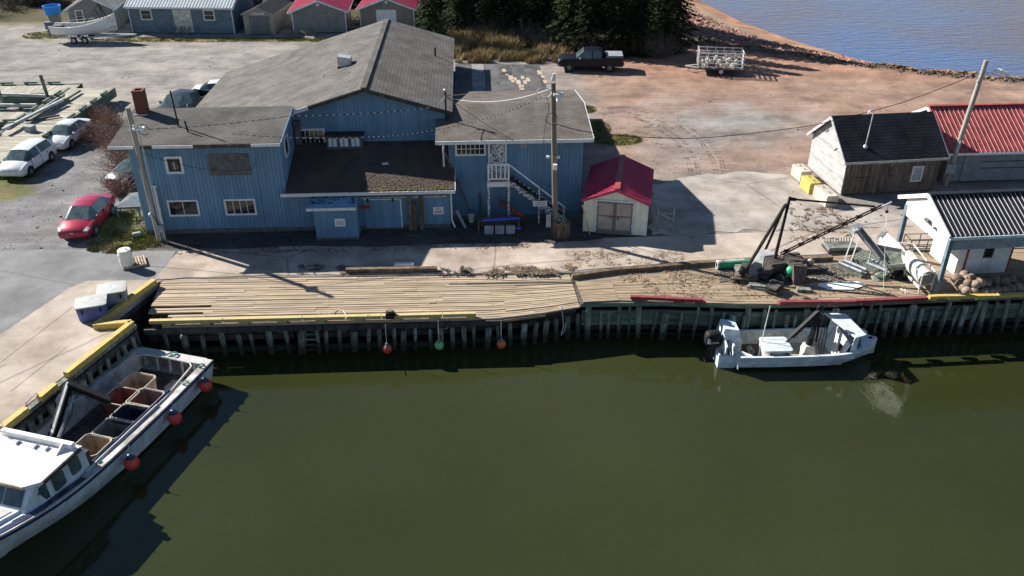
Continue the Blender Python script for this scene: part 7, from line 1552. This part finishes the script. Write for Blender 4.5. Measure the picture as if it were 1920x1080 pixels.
# dark net heaps and more gear round the derrick and grader
def heap(label, px, py, R, H, mt, seed, cat='net'):
    p = at(px, py); q = random.Random(seed); r = thing('net_heap', label, cat, (p.x, p.y, .02), q.uniform(0, 3)); m = MB(); n = 14
    rings = []
    for k in range(6):
        f = k/5; rings.append([V(R*(1-f**1.6)*cos(2*pi*i/n)*(1+.25*noise.noise((i*.9, k, seed)))+.02, R*.7*(1-f**1.6)*sin(2*pi*i/n)*(1+.25*noise.noise((i*.9, k+5, seed))), H*f*(1+.3*noise.noise((i*1.1, k, seed+3)))) for i in range(n)])
    m.loft(rings); m.build('mesh', mt, r, smooth=50)
    for j in range(4): MB().path([(R*.8*cos(a+j)*(1-.1*j), R*.55*sin(a+j), H*(.25+.18*j)+.05*sin(3*a)) for a in [k*.6 for k in range(9)]], .02, 4).build('rope', 'black_rubber', r)
    return r
heap('black heap of nets between the hopper and the drum grader', 1688, 518, .75, .35, 'black_steel', 1); heap('dark net heap under the derrick mast', 1462, 528, .55, .4, 'tar_wood', 2); heap('dark weedy net heap beside the float tube tray', 1650, 520, .6, .22, 'mesh_green', 3)
bundle('dark rough boards leaning against the pale metal cabinet', 1440, 522, .7, 5, .9, .35, .13, 'dark_wood'); bundle('brown plank pair left of the derrick foot', 1395, 528, -.1, 3, 1.3, .25, .09, 'brown_wood'); bundle('dark timbers lying under the derrick boom', 1520, 512, .15, 3, 1.6, .3, .1, 'dark_wood')
for k, (px, py, lab) in enumerate(((1700, 528, 'white straw bundle on the planks by the grader'), (1690, 545, 'loose white straw near the red kerb'))):
    p = at(px, py); q = random.Random(k); m = MB()
    for j in range(5): a = q.uniform(-1, 1); m.beam((p.x+q.uniform(-.3, .3), p.y+q.uniform(-.2, .2), .03), (p.x+q.uniform(-.3, .3)+.3, p.y+q.uniform(-.4, .2), .05), .025, .015)
    tag(m.build('straw', 'plastic_white'), lab, 'straw')
# ================================================================ VEGETATION
mat('spruce', (.028, .042, .016), .9, var=.5, scale=.7, bump=0, spec=.15); mat('spruce_sunlit', (.05, .075, .02), .9, var=.5, scale=.7, bump=0, spec=.15)  # second, lighter green paints sunlight into the foliage colour
mat('bark', (.10, .075, .055), .95, var=.4); mat('twig_grey', (.16, .135, .12), .95, var=.3); mat('twig_red', (.34, .225, .175), .95, var=.3)
mat('leaf_red', (.29, .155, .105), .9, var=.5, scale=3, bump=0); mat('leaf_olive', (.085, .085, .025), .9, var=.5, scale=2, bump=0)
mat('grass_green', (.17, .185, .05), .9, var=.4, scale=.8, bump=0); mat('grass_dry', (.33, .245, .115), .9, var=.4, scale=.6, bump=0, col2=(.17, .125, .05)); mat('sod', (.25, .16, .105), 1, var=.5, scale=1.5)
mat('stone_red', (.40, .225, .175), .95, var=.4, scale=1.2); mat('straw', (.40, .30, .20), .95, var=.3, scale=2); mat('gravel_dark', (.17, .155, .145), .95, var=.4, scale=5)
for nme in ('spruce', 'spruce_sunlit', 'leaf_red', 'leaf_olive', 'grass_green', 'grass_dry'):
    M[nme].node_tree.nodes['Principled BSDF'].inputs['Subsurface Weight'].default_value = 0
def sprays(m, rnd, p, d, ln, w_, up=.35):
    """a tuft of four crossed needle blades along direction d"""
    d = d.normalized(); s = d.cross(V(0, 0, 1)); s = s.normalized() if s.length > .01 else V(1, 0, 0)
    for k in range(2):
        a = rnd.uniform(-.6, .6); sd = (s*cos(a)+V(0, 0, 1)*sin(a)); q = p+d*ln+V(0, 0, -ln*rnd.uniform(.05, .35)); mid = p.lerp(q, .5)
        m.add([p, mid+sd*w_, q, mid-sd*w_], [(0, 1, 2, 3)])
def conifer(seed, H, R):
    rnd = random.Random(seed); c = MB(); t = MB(); t.tube((0, 0, -.2), (0, 0, H*.97), .16, .02, 8)
    z = H*.06; 
    while z < H*.98:
        f = 1-z/H; r = R*(f**.8)*rnd.uniform(.75, 1.1)+.12; nb_ = max(5, int(7+6*f)); a0 = rnd.uniform(0, 6)
        for b_ in range(nb_):
            a = a0+b_*2*pi/nb_+rnd.uniform(-.25, .25); rr = r*rnd.uniform(.65, 1.12); d = V(cos(a), sin(a), -.12-.25*f+rnd.uniform(-.1, .1))
            if rnd.random() < .35: t.beam((0, 0, z), d*rr*.8+V(0, 0, z), .03, .03)
            n = max(2, int(rr/.26))
            for k in range(n):
                u = (k+.6)/n; p = V(0, 0, z)+d*(rr*u); wd = .16*(1.15-u*.4)
                for s in (-1, 1):
                    dd = V(cos(a+s*.85), sin(a+s*.85), -.15+rnd.uniform(-.15, .2)); sprays(c, rnd, p, dd, .34*(1.25-u*.5)*rnd.uniform(.8, 1.3), wd*.6)
            sprays(c, rnd, V(0, 0, z)+d*rr*.85, d, .4, .1)
        z += .26+.1*f
    for k in range(6): sprays(c, rnd, V(0, 0, H*.96), V(rnd.uniform(-.4, .4), rnd.uniform(-.4, .4), 1), .4, .06)
    return c, t
protos = []
for k, (H, R) in enumerate(((10.5, 2.5), (9.0, 2.3), (7.2, 2.0))):
    c, t = conifer(40+k, H, R); cm = bpy.data.meshes.new('crown'); cm.from_pydata(c.v, [], c.f); tm = bpy.data.meshes.new('trunk'); tm.from_pydata(t.v, [], t.f); cm.materials.append(M['spruce']); tm.materials.append(M['bark']); protos.append((cm, tm))
def spruce(x, y, k, rz, s, label, light=False):
    r = thing('spruce_tree', label, 'tree', (x, y, 0), rz, 'spruce trees behind the yard'); r.scale = (s, s, s)
    for me, n in zip(protos[k], ('crown', 'trunk')):
        if light and n == 'crown': me = me.copy(); me.materials.clear(); me.materials.append(M['spruce_sunlit'])
        o = bpy.data.objects.new(n, me); COL.objects.link(o); o.parent = r
rnd = random.Random(77)
front = [(-8.2, 86, 1), (-5.6, 89.5, 0), (-2.6, 90, 1), (.2, 88.8, 0), (2.9, 90, 1), (5.4, 84.4, 0), (7.4, 82.6, 1), (9.8, 81.9, 0), (12.2, 82.2, 0), (14.4, 83.4, 1), (16.2, 86.4, 0), (16.6, 92.5, 1), (15.8, 97, 0)]
ORD = ['first', 'second', 'third', 'fourth', 'fifth', 'sixth', 'seventh', 'eighth', 'ninth', 'tenth', 'eleventh', 'twelfth', 'thirteenth']
for i, (x, y, k) in enumerate(front):
    lab = ('bushy spruce in painted sunlit green at the left end beside the taupe shed' if i == 0 else ('spruce at the right end of the trees above the beach' if i == len(front)-1 else ORD[i]+' spruce from the left in the front row of dark trees'))
    spruce(x+rnd.uniform(-.3, .3), y, k, rnd.uniform(0, 6), rnd.uniform(.9, 1.15), lab, i in (0, 5))
for i in range(16): spruce(-9+i*1.65+rnd.uniform(-.6, .6), 93.5+rnd.uniform(0, 6), rnd.randrange(3), rnd.uniform(0, 6), rnd.uniform(.95, 1.25), 'dark spruce tree in the rear rows behind the black pickup')
for i in range(18): spruce(-62+i*2.9+rnd.uniform(-1, 1), 103+rnd.uniform(0, 7), rnd.randrange(3), rnd.uniform(0, 6), rnd.uniform(.8, 1.1), 'dark spruce tree behind the row of lane sheds')
def bush(name, label, cat, loc, R, H, n, mt, leafm, nl, seed, group=None, spread=1.0):
    q = random.Random(seed); r = thing(name, label, cat, loc, 0, group); t = MB(); l = MB()
    for k in range(n):
        a = q.uniform(0, 2*pi); e = q.uniform(.25, 1.35); ln = H*q.uniform(.55, 1.1); d = V(cos(a)*cos(e)*spread, sin(a)*cos(e)*spread, sin(e)); b_ = V(q.uniform(-.3, .3)*R, q.uniform(-.3, .3)*R, 0)
        pts = [b_]; 
        for j in range(4): d = (d+V(q.uniform(-.3, .3), q.uniform(-.3, .3), q.uniform(-.15, .2))).normalized(); pts.append(pts[-1]+d*ln/4)
        t.path(pts, [.016, .013, .01, .008, .004], 3)
        for j in range(3):
            p0 = pts[1+j]; dd = (d+V(q.uniform(-1, 1), q.uniform(-1, 1), q.uniform(-.2, .7))).normalized(); p1 = p0+dd*ln*.3; t.path([p0, p0.lerp(p1, .5)+V(0, 0, .04), p1], [.008, .006, .003], 3); pts.append(p1)
        for j in range(nl):
            p = q.choice(pts[2:])+V(q.gauss(0, .09), q.gauss(0, .09), q.gauss(0, .09)); s = q.uniform(.03, .07); u = V(q.gauss(0, 1), q.gauss(0, 1), q.gauss(0, 1)).normalized()*s; w_ = V(q.gauss(0, 1), q.gauss(0, 1), q.gauss(0, 1)).normalized()*s*.6; l.add([p-u, p+w_, p+u, p-w_], [(0, 1, 2, 3)])
    t.build('branches', mt, r, fix=False)
    if nl: l.build('foliage', leafm, r, fix=False)
    return r
for i, (px, py, R, H, lab) in enumerate(((212, 245, 1.5, 2.0, 'red brown shrub behind the white sedan'), (226, 282, 1.7, 2.2, 'red brown shrub at the rear of the blue building corner'), (192, 262, 1.2, 1.8, 'low red brown shrub beside the white sedan rear wheel'), (236, 322, 1.6, 2.3, 'large red brown shrub hiding the dark blue car'), (228, 362, 1.1, 1.6, 'red brown shrub nearest the building wall'), (175, 225, 1.1, 1.3, 'red brown shrub at the end of the stored dock'))):
    p = at(px, py); bush('red_shrub', lab, 'shrub', (p.x, p.y, 0), R, H, 240, 'twig_red', 'leaf_red', 3, i, 'red brown shrubs left of the blue building', 1.25)
for i, (px, py, lab) in enumerate(((985, 85, 'bare grey thicket behind the dry grass'), (930, 75, 'bare grey thicket in the middle of the bank'), (880, 70, 'bare grey thicket nearest the hall roof'), (1030, 92, 'bare grey thicket left of the black pickup'), (1010, 60, 'rusty leaved bare thicket high on the bank'), (1080, 100, 'bare thicket right behind the black pickup cab'), (1130, 104, 'bare thicket behind the black pickup bed'), (1160, 98, 'bare thicket under the dark front spruces'), (1220, 98, 'bare thicket between the pickup and the cage trailer'), (1190, 105, 'bare thicket right of the black pickup'), (1240, 112, 'bare low thicket at the edge of the trees'))):
    p = at(px, py); bush('bare_thicket', lab, 'shrub', (p.x, p.y+.8, 0), 1.8, 2.6, 130, 'twig_grey', 'leaf_red' if i == 4 else 'leaf_olive', 3, 60+i, 'bare thickets on the bank', 1.3)
# far scrub at the upper left corner
for i, (px, py) in enumerate(((20, 18), (70, 8), (115, 12), (-30, 30))): p = at(px, py); bush('bare_thicket', ('dark thicket at the upper left corner', 'dark thicket left of the grey lane shed', 'dark thicket touching the grey lane shed', 'dark thicket outside the lane bend')[i], 'shrub', (p.x, p.y, 0), 2.5, 3.0, 120, 'twig_grey', 'leaf_olive', 8, 90+i, 'thickets at the lane bend', 1.3)
def blades(name, label, spots, n, h, mt, seed, w_=.03, lean=.5):
    q = random.Random(seed); m = MB()
    for k in range(n):
        x, y, hx, hy = q.choice(spots); a = q.uniform(0, 2*pi); rr = sqrt(q.random()); px, py = x+hx*rr*cos(a), y+hy*rr*sin(a)
        if noise.noise((px*.9, py*.9, seed)) < -.18: continue
        z = gz(px, py) if px > 5 else .0; hh = h*q.uniform(.4, 1.2); a = q.uniform(0, 2*pi); d = V(cos(a)*lean*hh*q.random(), sin(a)*lean*hh*q.random(), hh); s = V(-sin(a), cos(a), 0)*w_*q.uniform(.6, 1.4); p = V(px, py, z)
        m.add([p-s, p+s, p+d], [(0, 1, 2)])
    o = m.build(name, mt, fix=False); return tag(o, label, 'grass', kind='stuff')
blades('grass', 'short green grass growing in patches round the yard', GRASSY[:10]+GRASSY[10:13], 26000, .13, 'grass_green', 3, .022)
blades('dry_lawn', 'short dry tan grass among the green patches', GRASSY[:13], 14000, .12, 'grass_dry', 4, .02)
bank = []
q = random.Random(5)
for k in range(60): px, py = q.uniform(848, 1062), q.uniform(82, 118); p = at(px, py); bank.append((p.x, p.y, q.uniform(.4, 1.1), q.uniform(.4, .9)))
blades('dry_grass', 'tall dry tan grass on the bank behind the annex roof', bank, 26000, .75, 'grass_dry', 6, .03, .9)
bank = []
for k in range(30): px, py = q.uniform(850, 960), q.uniform(62, 95); p = at(px, py); bank.append((p.x, p.y, .7, .6))
blades('dry_grass', 'tall olive dry grass mound next to the hall roof', bank, 12000, 1.15, 'grass_dry', 7, .035, .8)
# sod and driftwood along the shore, stones on the bank
def along(poly, t):
    n = len(poly)-1; k = min(n-1, int(t*n)); f = t*n-k; a, b_ = poly[k], poly[k+1]; return a[0]+(b_[0]-a[0])*f, a[1]+(b_[1]-a[1])*f
def lumps(name, label, mt, gen, n, smin, smax, flat, seed):
    q = random.Random(seed); m = MB()
    for k in range(n):
        x, y = gen(q); s = q.uniform(smin, smax)*(1 if q.random() < .8 else 1.6); z = gz(x, y); b_ = MB(); vs_ = []
        for i in (-1, 1):
            for j in (-1, 1):
                for l_ in (-1, 1): vs_.append(V(i*s*q.uniform(.3, .7), j*s*q.uniform(.3, .7), l_*s*flat*q.uniform(.3, .7)))
        R_ = Euler((q.uniform(-.5, .5), q.uniform(-.5, .5), q.uniform(0, 6))).to_matrix(); m.add([V(x, y, z+s*flat*.25)+R_ @ v_ for v_ in vs_], [(0, 1, 3, 2), (4, 6, 7, 5), (0, 4, 5, 1), (2, 3, 7, 6), (0, 2, 6, 4), (1, 5, 7, 3)])
    o = m.build(name, mt, fix=False); return tag(o, label, 'debris', kind='stuff')
RS = RIDGE[3:10]
lumps('sod_bank', 'broken sod and dried seaweed heaped along the shore edge', 'sod', lambda q: (lambda p: (p[0]+q.gauss(0, .3), p[1]+q.gauss(0, .32)))(along(RS, q.random())), 2200, .06, .22, .6, 1)
lumps('sod_bank', 'grey lumps among the sod along the shore edge', 'twig_grey', lambda q: (lambda p: (p[0]+q.gauss(0, .5), p[1]+q.gauss(0, .5)))(along(RS, q.random())), 450, .06, .2, .6, 2)
WS = WLINE[2:8]
def beachpt(q):
    t = q.random(); a = along(RIDGE[1:8], t); b_ = along(WLINE[1:8], t); u = q.random()**1.3*.55+.05; return a[0]+(b_[0]-a[0])*u, a[1]+(b_[1]-a[1])*u
lumps('beach_stones', 'red sandstone rubble covering the bank above the beach', 'stone_red', beachpt, 6500, .06, .22, .6, 3)
sp = [at(px, py) for px, py in ((30, 0),)]
def strip(pa, pb, w_):
    def g(q): t = q.random(); return (lambda p: (p.x+q.gauss(0, w_*.3), p.y+q.gauss(0, w_)))(at(pa[0]+(pb[0]-pa[0])*t, pa[1]+(pb[1]-pa[1])*t))
    return g
for i, (px, py, ln, a_, lab) in enumerate(((1606, 109, 1.3, -.5, 'pale driftwood plank leaning at the shore edge'), (1675, 122, 2.2, -.25, 'long pale driftwood log by the water'), (1745, 132, 2.4, -.15, 'pale driftwood plank half in the surf'))):
    p = at(px, py, -.2); o = MB().beam((p.x-ln/2, p.y, .05+gz(p.x, p.y)), (p.x+ln/2, p.y+a_, .12+gz(p.x, p.y)), .28, .16).build('driftwood', 'straw'); tag(o, lab, 'driftwood')
# straw, seaweed and gravel litter on the wharf
def litter(name, label, mt, pxbox, n, l0, l1, seed, z=.03, w_=.02):
    q = random.Random(seed); m = MB()
    for k in range(n):
        px, py = q.uniform(pxbox[0], pxbox[1]), 0; t = (px-pxbox[0])/(pxbox[1]-pxbox[0]); y0 = pxbox[2]+(pxbox[4]-pxbox[2])*t; y1 = pxbox[3]+(pxbox[5]-pxbox[3])*t; p = at(px, y0+(y1-y0)*q.random(), z)
        if noise.noise((p.x*.9, p.y*1.3, seed)) < -.1: continue
        a = q.uniform(0, pi); l_ = q.uniform(l0, l1)/2; m.beam((p.x-l_*cos(a), p.y-l_*sin(a), z+q.uniform(0, .02)), (p.x+l_*cos(a), p.y+l_*sin(a), z+q.uniform(0, .05)), w_*q.uniform(.6, 1.4), .012)
    o = m.build(name, mt, fix=False); return tag(o, label, 'debris', kind='stuff')
litter('straw_litter', 'straw and dried seaweed strewn behind the right wharf planks', 'straw', (1140, 1420, 508, 530, 500, 522), 600, .1, .35, 1); litter('straw_litter', 'reddish bark litter on the right wharf planks', 'leaf_litter', (1200, 1700, 518, 560, 505, 562), 800, .05, .22, 2)
litter('straw_litter', 'straw litter on the concrete near the garden shed', 'straw', (1060, 1280, 470, 500, 470, 492), 500, .08, .25, 3, .04); litter('bark_litter', 'dark litter along the front of the blue building', 'tar_wood', (330, 1000, 448, 478, 435, 465), 900, .05, .25, 4, .035)
litter('bark_litter', 'brown debris heap at the back edge of the old wharf', 'brown_wood', (880, 1075, 503, 514, 498, 514), 500, .15, .6, 5, .06, .04); litter('bark_litter', 'dark debris along the back edge of the old wharf', 'tar_wood', (560, 880, 496, 514, 503, 514), 380, .08, .35, 6, .05, .03)
litter('mud_clods', 'dark mud clods on the concrete behind the derrick', 'leaf_litter', (1480, 1600, 380, 450, 395, 450), 420, .06, .25, 7, .04, .06)
def wg(q): t = q.random(); px = 1350+q.random()*240; y = 498+(px-1350)*.02+q.random()*30; p = at(px, y); return p.x, p.y
m = MB(); q = random.Random(8)
for k in range(1500):
    px = q.uniform(1350, 1600); py = q.uniform(495, 530); p = at(px, py, .03)
    if noise.noise((p.x*.8, p.y*.8, 2)) < -.15: continue
    s = q.uniform(.03, .09); m.box(p.x, p.y, .035, s, s, s*.6, q.uniform(0, 3))
tag(m.build('gravel_strip', 'gravel_dark', fix=False), 'dark gravel spread between the planks and concrete', 'gravel', kind='stuff')

# ---------------------------------------------------------------- tyre tracks pressed into the dirt: cleat marks
m = MB(); q = random.Random(19)
def track(pts, w_=.26, gap=.16, dens=.85):
    pts = [at(*p) for p in pts]; o = []
    for k in range(len(pts)-1):
        n = max(2, int((pts[k+1]-pts[k]).length/gap))
        for i in range(n): o.append((pts[k].lerp(pts[k+1], i/n), (pts[k+1]-pts[k]).normalized()))
    for p, d in o:
        if q.random() > dens: continue
        s = V(-d.y, d.x, 0)*w_*q.uniform(.8, 1.1); z = gz(p.x, p.y)+.012
        for sg in (-1, 1):
            a = V(p.x, p.y, z)+s*sg*.5; m.box(a.x, a.y, z, w_*.6, .07, .012, atan2(d.y, d.x)+sg*.9)
for off in (0, 14, 46, 62): track([(1180+off*.6, 215+off*.5), (1225+off, 235), (1268+off, 265), (1290+off, 300), (1298+off, 335)], .2, .15, .5)
for off in (0, 9, 40, 52): track([(1130, 205+off), (1170, 200+off), (1215, 212+off), (1250, 222+off)], .2, .15, .5)
mat('track_dirt', (.235, .185, .155), 1, var=.3)
tag(m.build('tyre_tracks', 'track_dirt', fix=False), 'tyre tread marks pressed into the dirt yard', 'tracks', kind='stuff')
# pebbles and clods scattered over the yard
m = MB(); q = random.Random(23)
for k in range(4200):
    px, py = q.uniform(0, 1920), q.uniform(95, 470)**1.0; p = at(px, py)
    if BF.ab(p)[0] > -1 and BF.ab(p)[0] < 25 and p.y < 66 and BF.ab(p)[1] > -1: continue
    if p.y < 41 or segdist(p.x, p.y, RIDGE) > -1: continue
    s = q.uniform(.02, .05)*(1 if q.random() < .96 else 2.2); m.box(p.x, p.y, s*.2+.01, s, s*q.uniform(.6, 1), s*.6, q.uniform(0, 3), q.uniform(-.3, .3))
mat('pebble', (.28, .235, .20), 1, var=.5, scale=.9)
tag(m.build('yard_pebbles', 'pebble', fix=False), 'loose pebbles and clods scattered over the yard', 'gravel', kind='stuff')
